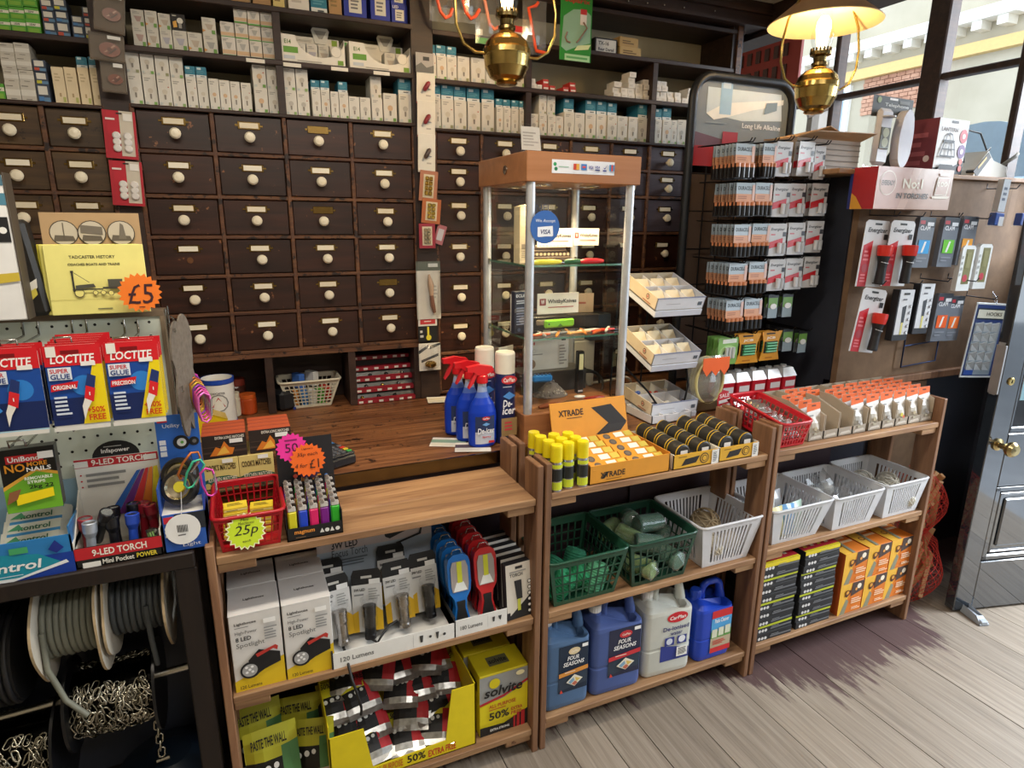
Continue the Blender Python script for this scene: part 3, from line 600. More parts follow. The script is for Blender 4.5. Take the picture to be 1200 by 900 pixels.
# ---- sachets in yellow box, paste boxes
t=thing('display_box','bright yellow open-fronted display box full of wallpaper paste sachets','box',(.315,1.412,.082))
w,d,h=.405,.225,.205
b=MB().box(-w/2,0,0,w/2,d,.003,'d9c414').box(-w/2,0,0,-w/2+.003,d,h,'d9c414').box(w/2-.003,0,0,w/2,d,h,'d9c414').box(-w/2,d-.003,0,w/2,d,h,'d9c414')
b.prism([(-w/2,0,0),(w/2,0,0),(w/2,0,h),(w/2-.07,0,h),(w/2-.09,0,.045),(-w/2+.11,0,.035),(-w/2+.09,0,h*.82),(-w/2,0,h*.82)],(0,.003,0),'e0cb16')
b.front(-w/2,0,w/2,.045,0,[('t',.5,.25,.55,'50%','151515',.13),('t',.65,.2,.5,'EXTRA FREE','c23a24',.2),('t',.27,.25,.5,'ALL PURPOSE','c8721c',.2)]); b.build('carton','card',t)
t['label']='bright yellow open-fronted display box full of wallpaper paste sachets'
def sachet(i,x,y,z,rx,rz,lab,gr,cols=('d9cf2a','17171a','b8242c'),txt='50% FREE',tc='151515'):
    w,h=.100,.125; b=MB(); n=7; R2=random.Random(i*3+1)
    def pz(u,v): return .013*math.sin(math.pi*min(max((u-.02)/.96,0),1))**.6*math.sin(math.pi*min(max(v,0),1))**.6
    V=[];m_=9
    for s_ in(1,-1):
        for j in range(m_):
            for k in range(n):
                u,v=k/(n-1),j/(m_-1); V.append(((u-.5)*w,-s_*pz(u,(v-.12)/.86)-(.002*R2.random()),v*h))
    for s_ in(0,1):
        for j in range(m_-1):
            for k in range(n-1):
                a=s_*m_*n+j*n+k; f=(a,a+1,a+n+1,a+n); u=(k+.5)/(n-1); v=(j+.5)/(m_-1)
                c='c9cac8' if v<.3 else (cols[1] if v<.58+.12*u else cols[0])
                if .3<v<.7 and u>.66: c=cols[2]
                b.mi=1 if v<.3 else 0
                b.add(V[a:a+1]+V[a+1:a+2]+V[a+n+1:a+n+2]+V[a+n:a+n+1],[(0,1,2,3) if s_==0 else (3,2,1,0)],c,True)
    b.mi=0
    b.face((-w/2,-.016,h*.25),(w,0,0),(0,.0,h*.75),[('t',.12,.74,.17,txt,tc,.66),('c',.2,.34,.06,'d8d8d4'),('c',.38,.37,.06,'d8d8d4'),('c',.54,.40,.05,'d8d8d4')],.0002)
    return b.build('paste_sachet','card',loc=(x,y,z),rot=(rx,0,rz),label=lab,cat='packet',group=gr)
_mts=['card','foil']
def sach(*a,**k):
    o=sachet(*a,**k); o.data.materials.append(MAT('foil')); return o
RX=random.Random(5); row_n=['front','second','third','back']; col_n=['leftmost','second from left','middle','second from right','rightmost']
for r in range(4):
    for c_ in range(5):
        if r==0 and c_ in(0,4): continue
        x=.315-.155+c_*.0775+RX.uniform(-.012,.012)+(.02 if r%2 else 0)*(1 if c_<4 else -.6)
        sach(r*5+c_,x,1.425+r*.044,.098+r*.043+RX.uniform(0,.010)+(.006 if c_%2 else 0),math.radians(-63+RX.uniform(-5,5)),RX.uniform(-.4,.2),f'yellow and black paste sachet with silver end, {row_n[r]} row, {col_n[c_]} in yellow box','wallpaper paste sachets in the yellow box')
def paste_box(x,y,lab):
    w,d,h=.152,.10,.205
    t=thing('paste_box',lab,'box',(x,y,.082),0,'boxed wallpaper paste')
    b=MB().rbox(-w/2,0,0,w/2,d,h,'d9c816',.0015)
    b.front(-w/2,0,w/2,h,0,[('r',0,.55,1,.98,'9a9c9c'),('p',[(0,.55),(.5,.62),(1,.78),(1,.74),(.5,.58),(0,.51)],'b8242c'),('p',[(0,.5),(.5,.57),(1,.73),(1,.2),(0,.2)],'e0cf18'),('p',[(0,0),(1,0),(1,.27),(.5,.13),(0,.15)],'1c1c1c'),('r',.7,0,.74,.2,'b8242c'),('r',.77,0,.83,.24,'b8242c'),('r',.86,0,.94,.26,'b8242c'),('c',.3,.85,.11,'d9c816'),('t',.08,.64,.16,'solvite','1c1c1c',.8,1,.2),('c',.83,.92,.09,'f0e6b8',.04),('t',.18,.45,.06,'ALL PURPOSE','b84a1c',.56),('l',.18,.41,.72,.44,1,'b84a1c'),('t',.18,.25,.13,'50%','1c1c1c',.42),('t',.64,.32,.055,'EXTRA','b8342a',.24),('t',.64,.25,.055,'FREE','b8342a',.22),('t',.2,.07,.04,'EXTRA STRONG','e8e8e4',.4)])
    b.side(0,0,d,h,-w/2,[('r',.2,.7,.8,.85,'5a5428')]); b.build('carton','card',t)
    l=MB().rbox(-w/2-.0004,-.0006,h,w/2+.0004,d,h+.002,'ddcc1e',.0008).top(-w/2,0,w/2,d,h+.002,[('r',.28,.3,.7,.7,'6a6a4a'),('t',.31,.4,.2,'solvite','1c1c1c',.36)]); l.build('lid_flap','card',t)
paste_box(.612,1.428,'yellow and grey wallpaper paste box in front, right of the sachets')
paste_box(.600,1.532,'yellow wallpaper paste box standing behind the front one')
gp=['green and black paste packet, front left on the bottom shelf','green and black paste packet, front right beside the yellow box','green and black paste packet behind the front left one','dark green paste packet behind the front right one']
for i,(x,y,rz,s_) in enumerate(((-.02,1.43,.1,1.3),(.072,1.46,-.25,1.1),(-.05,1.53,.15,1.3),(.05,1.54,-.1,1.2))):
    o=sach(40+i,x,y,.084,math.radians(-16),rz,gp[i],'green paste packets on the bottom shelf',cols=('b8b42a','14150f','4f7f4a'),txt='PASTE THE WALL'); o.name='paste_packet'
    o.scale=(s_,1.4,s_*1.25); 
    for q in o.data.polygons: pass
    o.rotation_euler=(math.radians(-16),0,rz)
# ================================================================ baskets
def basket(label,x0t,x1t,x0b,x1b,zt,zb,y0,y1,col,mat='gloss',style='grid',n=11,m=8,rows=4,group=None,rz=0,cat='basket',name='plastic_basket',tb=.018,ribs=0.55):
    """tapered open crate; x0t..x1t rim, x0b..x1b base, front face at y0"""
    xc=(x0t+x1t)/2; H_=zt-zb; wt=(x1t-x0t)/2; wb=(x1b-x0b)/2; sh=(x0b+x1b)/2-xc; tp=(wt-wb)
    t=thing(name,label,cat,(xc,y0,zb),rz,group); d=y1-y0
    Tp=[(-wt,0),(wt,0),(wt,d),(-wt,d)]; Bt=[(-wb,tp*.7),(wb,tp*.7),(wb,d-tp*.7),(-wb,d-tp*.7)]
    T3=[Vector((a,b,H_)) for a,b in Tp]; B3=[Vector((a,b,0)) for a,b in Bt]
    names=['front_panel','side_panel','back_panel','side_panel']
    for i in range(4):
        a,b_,c_,e=B3[i],B3[(i+1)%4],T3[(i+1)%4],T3[i]
        nrm=(b_-a).cross(e-a).normalized()*-.0022
        pt=lambda s,v:(a.lerp(b_,s)).lerp(e.lerp(c_,s),v)
        mb=MB()
        def bar(s0,v0,s1,v1): mb.prism([pt(s0,v0),pt(s1,v0),pt(s1,v1),pt(s0,v1)],nrm,col)
        q=(n if i%2==0 else m)
        bar(0,0,1,.09); bar(0,.86,1,1)
        if style=='grid':
            bar(0,.09,.05,.86); bar(.95,.09,1,.86)
            for k in range(1,q): bar(.05+.9*k/q-.10/q,.09,.05+.9*k/q+.10/q,.86)
            for k in range(1,rows): v=.09+.77*k/rows; bar(.05,v-.014,.95,v+.014)
        else:
            bar(0,.09,.16,.86); bar(.84,.09,1,.86); 
            for k in range(1,q): s_=.16+.68*k/q; bar(s_-.34*ribs/q,.09,s_+.34*ribs/q,.86)
        mb.build(names[i],mat,t)
    rim=MB(); rr=.0045
    P4=[Vector((-wt-.003,-.003,H_)),Vector((wt+.003,-.003,H_)),Vector((wt+.003,d+.003,H_)),Vector((-wt-.003,d+.003,H_))]
    ring=[]
    for i in range(4):
        p=P4[i]; pa=P4[i-1]; pb=P4[(i+1)%4]; cr=.022
        u=(pa-p).normalized()*cr; v=(pb-p).normalized()*cr
        for k in range(4): s=k/3; ring.append((p+u)*(1-s)**2+p*2*s*(1-s)+(p+v)*s*s)
    rim.tube(ring,rr,col,6,True); rim.build('rim',mat,t)
    MB().box(-wb,tp*.7,0,wb,d-tp*.7,.003,col).build('base',mat,t)
    return t
basket('dark green plastic basket with green twine balls, leftmost basket under the spray cans',.733,.995,.775,.978,.620,.468,1.392,1.64,'24503c','gloss','grid',9,9,4,'baskets on the middle shelf')
basket('dark green plastic basket of clear-wrapped twine rolls, next to the twine-ball basket',1.003,1.250,1.03,1.225,.620,.468,1.392,1.64,'1f4636','gloss','grid',9,9,4,'baskets on the middle shelf')
basket('white slotted plastic basket with a ball of string, on the middle unit',1.270,1.52,1.305,1.49,.622,.468,1.392,1.645,'eaeaee','milky','slots',11,11,4,'baskets on the middle shelf')
basket('white slotted basket with blue and pink packets, leftmost on the right unit',1.565,1.845,1.61,1.815,.622,.484,1.392,1.64,'e8eaee','milky','slots',12,11,4,'white baskets on the right unit')
basket('white slotted basket holding clear bags, middle of three on the right unit',1.853,2.105,1.885,2.08,.618,.484,1.392,1.64,'e8eaee','milky','slots',13,11,4,'white baskets on the right unit')
basket('white slotted basket with cream string balls, rightmost on the right unit',2.118,2.35,2.145,2.33,.622,.484,1.392,1.645,'e8eaee','milky','slots',13,11,4,'white baskets on the right unit')
def twine(x,y,z,r,col,lab,group,sz=.9,rot=(0,0,0),cat='string'):
    b=MB(); 
    b.ball((0,0,0),r*.93,col,14,sz)
    for k in range(9):
        a=k*.7; ax=Vector((math.cos(a),math.sin(a)*.6,.5+.4*math.sin(k))).normalized(); u=ax.orthogonal().normalized(); v=ax.cross(u)
        b.tube([(u*math.cos(q*math.pi/8)+v*math.sin(q*math.pi/8))*r*.96*Vector((1,1,1)).x for q in range(16)],r*.06,col,4,True)
    return b.build('string_ball','fabric',loc=(x,y,z),rot=rot,label=lab,cat=cat,group=group)
# twine in the first basket
for i,(x,y,z,c,n) in enumerate(((.80,1.45,.50,'2f9a6a','bright green twine roll standing, left in the first green basket'),(.86,1.47,.505,'2f9a6a','bright green twine roll lying against another in the first green basket'),(.92,1.45,.50,'5fae86','pale green twine roll by the front of the first green basket'),(.81,1.53,.50,'2c7f60','green twine roll at the back left of the first green basket'),(.90,1.55,.50,'3f9a78','green twine roll at the back right of the first green basket'))):
    b=MB().lathe([(.012,-.045),(.030,-.043),(.033,-.03),(.033,.03),(.030,.043),(.012,.045),(.010,.03)],c,14)
    for k in range(9): b.lathe([(.0335,-.034+k*.008),(.0348,-.031+k*.008),(.0335,-.028+k*.008)],c,12)
    b.build('twine_roll','fabric',loc=(x,y,z+.008),rot=(.9 if i%2 else .3,.5-i*.2,i*.7),label=n,cat='string',group='twine rolls in the first green basket')
rw=[(1.075,1.44,.515,.0,.5),(1.125,1.47,.565,.5,1.3),(1.18,1.44,.53,.2,.2),(1.09,1.52,.57,.9,.7),(1.165,1.53,.60,.3,1.6),(1.21,1.55,.565,.7,.4),(1.065,1.60,.565,.4,2.2),(1.14,1.60,.59,1.1,2.8)]
rn=['lying at the front left','lying on top in the middle','lying at the front right','leaning at the left','on top at the right','against the right side','at the back left','at the back middle']
for i,(x,y,z,a,c) in enumerate(rw):
    t=thing('twine_roll','wrapped dark green twine roll, '+rn[i]+' of the second green basket','string',(x,y,z),(1.57+a*.3,.3*a,c),'wrapped twine rolls in the second green basket')
    MB().lathe([(.008,-.048),(.026,-.048),(.03,-.04),(.03,.04),(.026,.048),(.008,.048)],'3d6a54' if i%3 else '6d8a4c',14).build('twine','fabric',t)
    MB().lathe([(.006,-.058),(.018,-.054),(.0325,-.046),(.0325,.046),(.016,.055),(.004,.064)],'fff',12).build('wrapper','film',t)
twine(1.375,1.50,.575,.05,'b9a584','ball of natural jute string resting in the white basket','string balls in the white basket',.75)
twine(1.36,1.44,.525,.038,'d8d0be','small cream string ball under the jute one in the white basket','string balls in the white basket')
twine(1.44,1.45,.52,.035,'d0c6b2','cream string ball at the right of the white basket','string balls in the white basket')
twine(1.43,1.56,.525,.040,'c8bca4','cream string ball at the back of the white basket on middle unit','string balls in the white basket')
for i,(x,y,z,r,c,n) in enumerate(((2.19,1.47,.55,.05,'c9c4b6','large cream string ball at left of the rightmost white basket'),(2.26,1.49,.575,.045,'d5d0c2','cream string ball on top in the rightmost white basket'),(2.29,1.43,.53,.035,'dcd8cc','cream string ball at the front of the rightmost white basket'),(2.24,1.58,.545,.05,'d8d4c8','string ball at the back of the rightmost white basket'))):
    twine(x,y,z,r,c,n,'string balls in the rightmost basket')
def pouch(b,w,h,d,c,n=5):
    for s_ in(1,-1):
        V=[[((k/(n-1)-.5)*w,-s_*d*math.sin(math.pi*k/(n-1))*math.sin(math.pi*j/(n-1))**.7,j/(n-1)*h) for k in range(n)] for j in range(n)]
        for j in range(n-1):
            for k in range(n-1):
                q=[V[j][k],V[j][k+1],V[j+1][k+1],V[j+1][k]]; b.add(q if s_>0 else q[::-1],[(0,1,2,3)],c,True)
    return b
for i,(x,y,c,rz,n) in enumerate(((1.65,1.44,'e8dc9a',.1,'pale yellow packet at the front left'),(1.70,1.445,'7fb4e6',-.1,'sky blue packet at the front'),(1.755,1.45,'bcd8c8',.15,'pale green packet at the front right'),(1.64,1.50,'d9477a',.3,'pink packet at the left side'),(1.70,1.53,'ecebe6',0,'white packet in the middle'),(1.76,1.55,'dfe3ea',.2,'white packet at the back'))):
    pouch(MB(),.07,.11,.02,c).build('packet','gloss',loc=(x,y,.49),rot=(-.2,0,rz),label=n+' of the leftmost white basket, right unit',cat='packet',group='packets in the leftmost white basket')
for i,(x,y,z,n) in enumerate(((1.94,1.46,.49,'clear bag at the front left'),(2.02,1.46,.49,'clear bag at the front right'),(1.95,1.54,.51,'clear bag in the middle'),(2.03,1.56,.51,'clear bag at the back right'))):
    t=thing('clear_bag',n+' of the middle white basket','bag',(x,y,z),(-.3,0,.2*i),'clear bags in the middle white basket')
    pouch(MB(),.10,.12,.04,'e8e8ea',6).build('bag_film','film',t); MB().ball((0,0,.045),.034,'d9d6ce',10,.9).build('bag_content','fabric',t)
twine(1.90,1.47,.53,.035,'cfc6ba','pale string ball at left edge of the middle white basket','string ball in the middle basket')
# ================================================================ jerrycans
def jerrycan(x,w,h,col,capcol,lab,label_items,lw=(.12,.92,.03,.70),mat='milky',y=1.412,z=.103,dp=.13):
    h*=.92; lw=(lw[0],lw[1],lw[2]*1.087,lw[3]*1.087)
    t=thing('jerrycan',lab,'bottle',(x,y,z),R.uniform(-.06,.02),'jerrycans on the bottom shelf'); b=MB()
    def ring(zz,sx,sy,cx=0,r=.022): 
        o=[];hx,hy=w/2*sx,dp/2*sy
        for i,(qx,qy) in enumerate(((1,1),(-1,1),(-1,-1),(1,-1))):
            for k in range(5):
                a=(i*90+k*22.5)*math.pi/180; o.append((cx+qx*(hx-r)+r*math.cos(a),dp/2+qy*(hy-r)+r*math.sin(a),zz))
        return o
    L=[ring(0,.93,.9),ring(.006,.98,.97),ring(.02,1,1),ring(h*.30,1,1),ring(h*.31,.985,.98),ring(h*.33,.985,.98),ring(h*.34,1,1),ring(h*.71,1,1),ring(h*.75,.98,.97),ring(h*.80,.86,.80,.0,.02),ring(h*.835,.72,.5,.0,.016)]
    for q,am in ((-3,.02),(-2,.10),(-1,.15)): L[q]=[(x_,y_,z_-h*am*min(max((x_+.16*w)/(.16*w),0),1)*(1 if x_<.36*w else .6)) for x_,y_,z_ in L[q]]
    n=20
    for a,c in zip(L,L[1:]): b.add(a+c,[(k,(k+1)%n,n+(k+1)%n,n+k) for k in range(n)],col,True)
    b.add(L[0],[tuple(range(n-1,-1,-1))],col); b.add(L[-1],[tuple(range(n))],col)
    b.build('body',mat,t)
    hb=MB(); c=dp/2; r=.0155
    hb.tube([(-w*.13,c,h*.70),(-w*.12,c,h*.86),(-w*.09,c,h*.945),(w*.02,c,h*.985),(w*.25,c,h*.985),(w*.36,c,h*.94),(w*.405,c,h*.82),(w*.42,c,h*.74)],[r*1.0,r*.72,r*.75,r*.8,r*.8,r*.85,r,r*1.2],col,10); hb.build('handle',mat,t)
    k=MB().lathe([(.0,0),(.019,0),(.019,.018),(.0185,.022),(.017,.0235),(0,.0235)],capcol,18,(-w*.31,c-.005,h*.85))
    for q in range(16):
        a=q*math.pi/8; k.box(-w*.31+.0188*math.cos(a)-.001,c-.005+.0188*math.sin(a)-.001,h*.853,-w*.31+.0188*math.cos(a)+.001,c-.005+.0188*math.sin(a)+.001,h*.85+.02,capcol)
    k.build('cap','gloss',t)
    MB().lathe([(.021,-.02),(.018,0)],col,14,(-w*.31,c-.005,h*.85)).build('neck',mat,t)
    x0,x1,z0,z1=lw
    MB().front(-w/2+w*x0,h*z0,-w/2+w*x1,h*z1,-.0006,label_items).build('label','card',t)
S4=lambda band,oval,bg:[('r',0,0,1,1,bg),('p',[(0,.3),(1,.45),(1,.12),(0,.05)],'2c3a4c'),('c',.52,.86,.2,oval,.075),('t',.40,.835,.045,'CarPlan','f4e8d8',.26),('r',.78,.9,.98,.97,'f0f0ee'),('t',.28,.68,.09,'FOUR','f2f2f2',.4,1,.2),('t',.14,.565,.09,'SEASONS','f2f2f2',.72,1,.2),('p',[(0,.44),(1,.5),(1,.41),(0,.35)],band),('l',.2,.42,.75,.45,1,'f4e8d8'),('p',[(.25,.22),(.53,.36),(.82,.24),(.54,.10)],'e8e4d4'),('p',[(.32,.22),(.5,.30),(.53,.23),(.40,.17)],'7fa8c4'),('p',[(.55,.30),(.74,.24),(.6,.19)],'e0c060'),('p',[(.44,.17),(.55,.22),(.64,.17),(.54,.12)],'c46a50'),('p',[(.03,.02),(.14,.02),(.07,.1)],'d0402c')]
jerrycan(.815,.158,.345,'5d7da6','e8e8ea','translucent blue jerrycan with orange-banded label, leftmost on bottom shelf',S4('d9913c','e2cfa4','16283e'),(.30,.93,.17,.64))
jerrycan(.995,.182,.345,'5a6fae','ecebe8','translucent blue jerrycan with red-banded label, second from left on bottom shelf',S4('c8313a','c8313a','262a44'),(.30,.93,.17,.66))
jerrycan(1.190,.182,.345,'dfe2da','eeeeea','milky white jerrycan of de-ionised water on the bottom shelf',[('p',[(0,0),(1,0),(1,.2),(0,.32)],'2c3a8c'),('c',.52,.84,.36,'c8202c',.10),('t',.25,.80,.07,'CarPlan','f6f2ee',.56,1,.15),('t',.04,.60,.08,'De-ionised','3b3f74',.9),('t',.30,.50,.065,'water','3b3f74',.42),('r',.12,.31,.45,.47,'2c3a8c'),('c',.28,.39,.11,'cfd6e6'),('r',.55,.31,.88,.47,'2c3a8c'),('c',.71,.40,.12,'e6eaf2'),('r',.55,.06,.93,.25,'f2f2ee'),('l',.6,.09,.9,.23,6,'3a3a3a')],(.33,.93,.15,.70))
jerrycan(1.385,.150,.285,'1f43b8','2347b8','smaller solid royal blue jerrycan with picture label, rightmost on bottom shelf',[('r',0,0,1,1,'4fa0d8'),('r',0,.82,1,1,'c8282c'),('t',.15,.70,.1,'Patio Cleaner','e8ecf2',.7),('r',0,.32,1,.5,'5f9a4a'),('r',0,0,1,.34,'b8a88c'),('r',.04,.36,.3,.56,'d4d8c0'),('r',.36,.38,.62,.58,'d4d8c0'),('r',.68,.40,.94,.60,'d4d8c0'),('r',0,0,1,.12,'c8282c'),('l',.1,.18,.9,.3,3,'c83a2c')],(.36,.93,.10,.66),'gloss')
# ================================================================ firelighters and orange boxes
for s_,(x,nn,nm) in enumerate(((1.648,10,'left'),(1.845,11,'right'))):
    for i in range(nn):
        h=.0308 if s_==0 else .0282; w=.172; b=MB().rbox(-w/2,0,0,w/2,.205,h,'24262a',.0008)
        b.front(-w/2,0,w/2,h,0,[('r',0,.72 if i!=nn-1 else .5,1,1,('24262a','b8c22a','24262a')[i%3] if i!=nn-1 else 'e3cf22'),('c',.12,.35,.035,'d8d8d8'),('c',.2,.35,.035,'d8d8d8'),('c',.28,.35,.035,'d8d8d8'),('r',.40,.3,.98,.5,'6a6d72'),('l',.42,.55,.7,.7,1,'8a8c90')])
        if i==nn-1: b.top(-w/2,0,w/2,.205,h,[('r',0,0,1,.05,'e3cf22'),('r',0,.05,1,.42,'c0283a'),('p',[(.1,.12),(.16,.38),(.2,.12)],'e8d84a'),('p',[(.3,.12),(.36,.38),(.4,.12)],'f0ead8'),('p',[(.5,.12),(.56,.40),(.6,.12)],'e8d84a'),('p',[(.7,.12),(.76,.38),(.8,.12)],'f0ead8'),('t',.1,.5,.14,'Firelighters','e8e4dc',.75),('r',0,.7,1,1,'c0283a'),('p',[(.1,.7),(.2,.95),(.3,.7)],'e8d84a'),('p',[(.5,.7),(.6,.95),(.7,.7)],'e8d84a')])
        b.build('firelighter_box','card',loc=(x+R.uniform(-.004,.004),1.405+R.uniform(0,.004),.112+i*(h+.0004)),rot=R.uniform(-.015,.015),label=f'flat black firelighter box, {ORD[nn-1-i]} from top of the {nm} stack',cat='box',group='stacked firelighter boxes')
for c_,(x,nm) in enumerate(((2.035,'left'),(2.167,'middle'),(2.296,'right'))):
    for i in range(2):
        w,h=.124,.128; b=MB().rbox(-w/2,0,0,w/2,.2,h,'d9781f',.0012)
        b.front(-w/2,0,w/2,h,0,[('p',[(0,0),(.22,0),(.5,1),(0,1)],'e8b23a'),('p',[(.08,0),(.3,0),(.42,.4),(.3,.5)],'8a8a72'),('p',[(.48,.55),(1,.68),(1,1),(.5,1)],'4a3a34'),('c',.8,.84,.09,'f0e4d0'),('c',.68,.76,.05,'e8a050'),('p',[(.2,.62),(.34,.78),(.46,.78),(.46,.7),(.30,.56)],'4a2a1c'),('c',.3,.72,.09,'6b3d1c'),('c',.3,.72,.06,'d99a3c'),('l',.5,.3,.95,.5,3,'f4d8b8'),('l',.55,.1,.95,.2,2,'f4d8b8')])
        b.side(0,0,.2,h,-w/2,[('r',0,0,1,1,'b2501c'),('c',.8,.7,.06,'6b3d1c')])
        if i: b.top(-w/2,0,w/2,.2,h,[('p',[(0,0),(.3,0),(.5,1),(0,1)],'e8b23a'),('c',.25,.3,.1,'6b3d1c'),('c',.25,.3,.07,'d99a3c'),('l',.45,.3,.95,.7,3,'f0cda0'),('p',[(.3,0),(.42,0),(.6,1),(.5,1)],'8a8a72')])
        b.build('fuel_box','card',loc=(x,1.405+R.uniform(0,.006)+c_*.002,.112+i*(h+.0005)),label=f'orange fuel box with heart emblem, {["lower","upper"][i]} box of {nm} column',cat='box',group='orange fuel boxes')
# ================================================================ net bags of kindling by the door
def net_bag(x,y,z,sx,sy,h,lab,seed):
    t=thing('net_bag',lab,'bag',(x,y,z),0,'nets of kindling by the door'); r2=random.Random(seed)
    for k in range(26):
        a=MB(); L_=r2.uniform(.13,.2); w=r2.uniform(.014,.03)
        a.rbox(-w/2,-.008,-L_/2,w/2,.008,L_/2,r2.choice(['d0a070','dcb084','c0905e']),.002)
        a.build('kindling_stick','card',t,(r2.uniform(-sx*.55,sx*.55),r2.uniform(-sy*.5,sy*.5),r2.uniform(L_*.5,h-L_*.45)),(r2.uniform(-.5,.5),r2.uniform(-.6,.6),r2.uniform(0,3)))
    net=MB(); nn,mm=22,13
    def pp(i,j):
        v=j/mm; f=math.sin(math.pi*(.12+.8*v))**.5*(1 if v<.85 else 1-(v-.85)*2.5); a=2*math.pi*i/nn; wob=1+.10*math.sin(3*a+seed+v*6)
        return Vector((sx*f*wob*math.cos(a),sy*f*wob*math.sin(a),h*v))
    for s_ in(1,-1):
        for i in range(nn):
            net.tube([pp(i+s_*j*.5,j) for j in range(mm+1)],.0011,'e0443c',3,caps=False)
    for j in range(0,mm+1): net.tube([pp(i,j) for i in range(nn)],.0009,'d93a34',3,True)
    tag(net.build('net_mesh','rubber',t),kind='stuff')
    tu=MB()
    for k in range(10): 
        a=k*.63; tu.tube([(0,0,h*.93),(.02*math.cos(a),.02*math.sin(a),h*1.02),(.045*math.cos(a),.045*math.sin(a),h*1.0+.02*math.sin(k))],[.004,.006,.002],'d93a34',4)
    tu.build('gathered_neck','rubber',t)
net_bag(2.55,1.525,.0,.125,.11,.30,'red net bag of kindling on the floor beside the door, lower one',3)
net_bag(2.545,1.545,.295,.115,.10,.27,'red net bag of kindling stacked on top of another by the door',8)
# ================================================================ on top of the left pine unit
def solo(b,name,mat,label,cat,loc=(0,0,0),rot=0,group=None): return b.build(name,mat,None,loc,rot,label,cat,group)
def burst(name,label,p,r,col,items,rot=(0,0,0),n=18,edge=None,group=None):
    b=MB(); o=[]
    for k in range(2*n):
        a=math.pi*k/n; q=r if k%2==0 else r*.84; o.append((q*math.cos(a),0,q*math.sin(a)))
    b.prism(o,(0,.0015,0),col)
    if edge: b.face((-r,0,-r),(2*r,0,0),(0,0,2*r),[('p',[(.5+.5*.90*(1 if k%2==0 else .86)*math.cos(math.pi*k/n),.5+.5*.90*(1 if k%2==0 else .86)*math.sin(math.pi*k/n)) for k in range(2*n)],edge)])
    b.face((-r,-.0004,-r),(2*r,0,0),(0,0,2*r),items)
    return solo(b,name,'card',label,'price tag',p,rot,group)
basket('small red plastic basket holding yellow matchboxes on the left pine unit',-.092,.054,-.078,.044,.913,.829,1.404,1.62,'b01824','gloss','grid',8,8,3,tb=.01)
for i,(x,y,z,nn) in enumerate(((-.05,1.44,.842,6),(.005,1.46,.838,5))):
    for k in range(nn):
        b=MB().rbox(-.025,0,0,.025,.036,.012,'e3c52c',.0006).front(-.024,.001,.024,.011,0,[('r',0,.3,1,.7,'ecd88a'),('l',.1,.35,.9,.65,1,'8a7420')]).top(-.024,.002,.024,.034,.012,[('r',.05,.1,.95,.9,'e8cc38'),('l',.15,.25,.85,.75,3,'6a5818')])
        solo(b,'matchbox','card',f'small yellow matchbox in the red basket, {ORD[nn-1-k]} from top of the {["left","right"][i]} pile','box',(x+k*.001,y+.002*k,z+k*.0123),-.06 if i else .05,'yellow matchboxes in the red basket')
burst('price_star','neon yellow-green 25p price star on the front of the red basket',(-.028,1.396,.879),.043,'f2f4c4',[('t',.22,.34,.33,'25p','1c1c1c',.58,0,.25),('t',.4,.78,.08,'Mini','1c1c1c',.2,0,.2),('t',.34,.69,.08,'Matchboxes','1c1c1c',.38,0,.2),('t',.4,.22,.06,'each','1c1c1c',.2,0,.2)],(math.radians(-8),0,.03),20,'c8e02c')
t=thing('lighter_display','black counter display of cigarette lighters with a tall header card','display',(.120,1.406,.828))
b=MB().box(-.063,0,0,.063,.14,.003,'131315').box(-.063,0,0,.063,.002,.032,'131315').box(-.063,0,0,-.061,.14,.06,'131315').box(.061,0,0,.063,.14,.06,'131315')
b.front(-.063,0,.063,.032,0,[('t',.13,.42,.32,'magnum','e8963c',.36,1,.1),('l',.15,.2,.42,.3,1,'8a6a4a'),('p',[(.58,.35),(.66,.35),(.62,.7)],'dcdcd8'),('c',.71,.5,.04,'dcdcd8'),('p',[(.76,.35),(.84,.35),(.80,.7)],'dcdcd8'),('c',.9,.5,.04,'dcdcd8')]); b.build('tray','card',t)
h=MB().prism([(-.066,.12,.06),(.066,.12,.06),(.066,.132,.205),(-.066,.132,.205)],(0,.003,0),'1c1b1f')
h.face((-.066,.12,.06),(.132,0,0),(0,.012,.145),[('t',.4,.2,.14,'magnum','e8963c',.36,1,.1),('c',.55,.45,.2,'4a2c4a'),('c',.3,.35,.04,'d0503c'),('c',.85,.3,.03,'4a7ac0'),('c',.2,.2,.03,'d8503c'),('l',.5,.08,.8,.12,1,'8a7a6a')]); h.build('header_card','card',t)
LC=['d8cf2a','2348c8','e0286a','7a1f86','2fae2c']; LN=['yellow','blue','pink','purple','green']
for r in range(5):
    for c_ in range(5):
        l=MB(); q=LC[(c_+r*2)%5] if r else LC[c_]
        l.rbox(-.0098,-.006,.0,.0098,.006,.066,q,.003); l.rbox(-.009,-.0055,.066,.009,.0055,.082,'c9c4be',.002).cyl((-.004,-.006,.080),(-.004,.006,.080),.0045,'8a8078',8).box(.001,-.005,.078,.009,.005,.084,'2a2422')
        l.front(-.008,.005,.008,.06,-.0062,[('r',.1,.1,.4,.9,q)])
        solo(l,'cigarette_lighter','gloss',f'{LN[LC.index(q)]} cigarette lighter, {["front row","second row","third row","fourth row","back row"][r]}, {["leftmost","second from left","middle","second from right","rightmost"][c_]} in black display','lighter',(.072+c_*.0242,1.418+r*.0215,.832+r*.006),0,'cigarette lighters in the display')
burst('price_star','hot pink 50p price star half hidden behind an orange star',(.088,1.494,1.026),.036,'e8309a',[('t',.3,.35,.3,'50','4a1238',.4,0),('l',.3,.72,.7,.8,1,'7a1858')],(math.radians(-6),0,0))
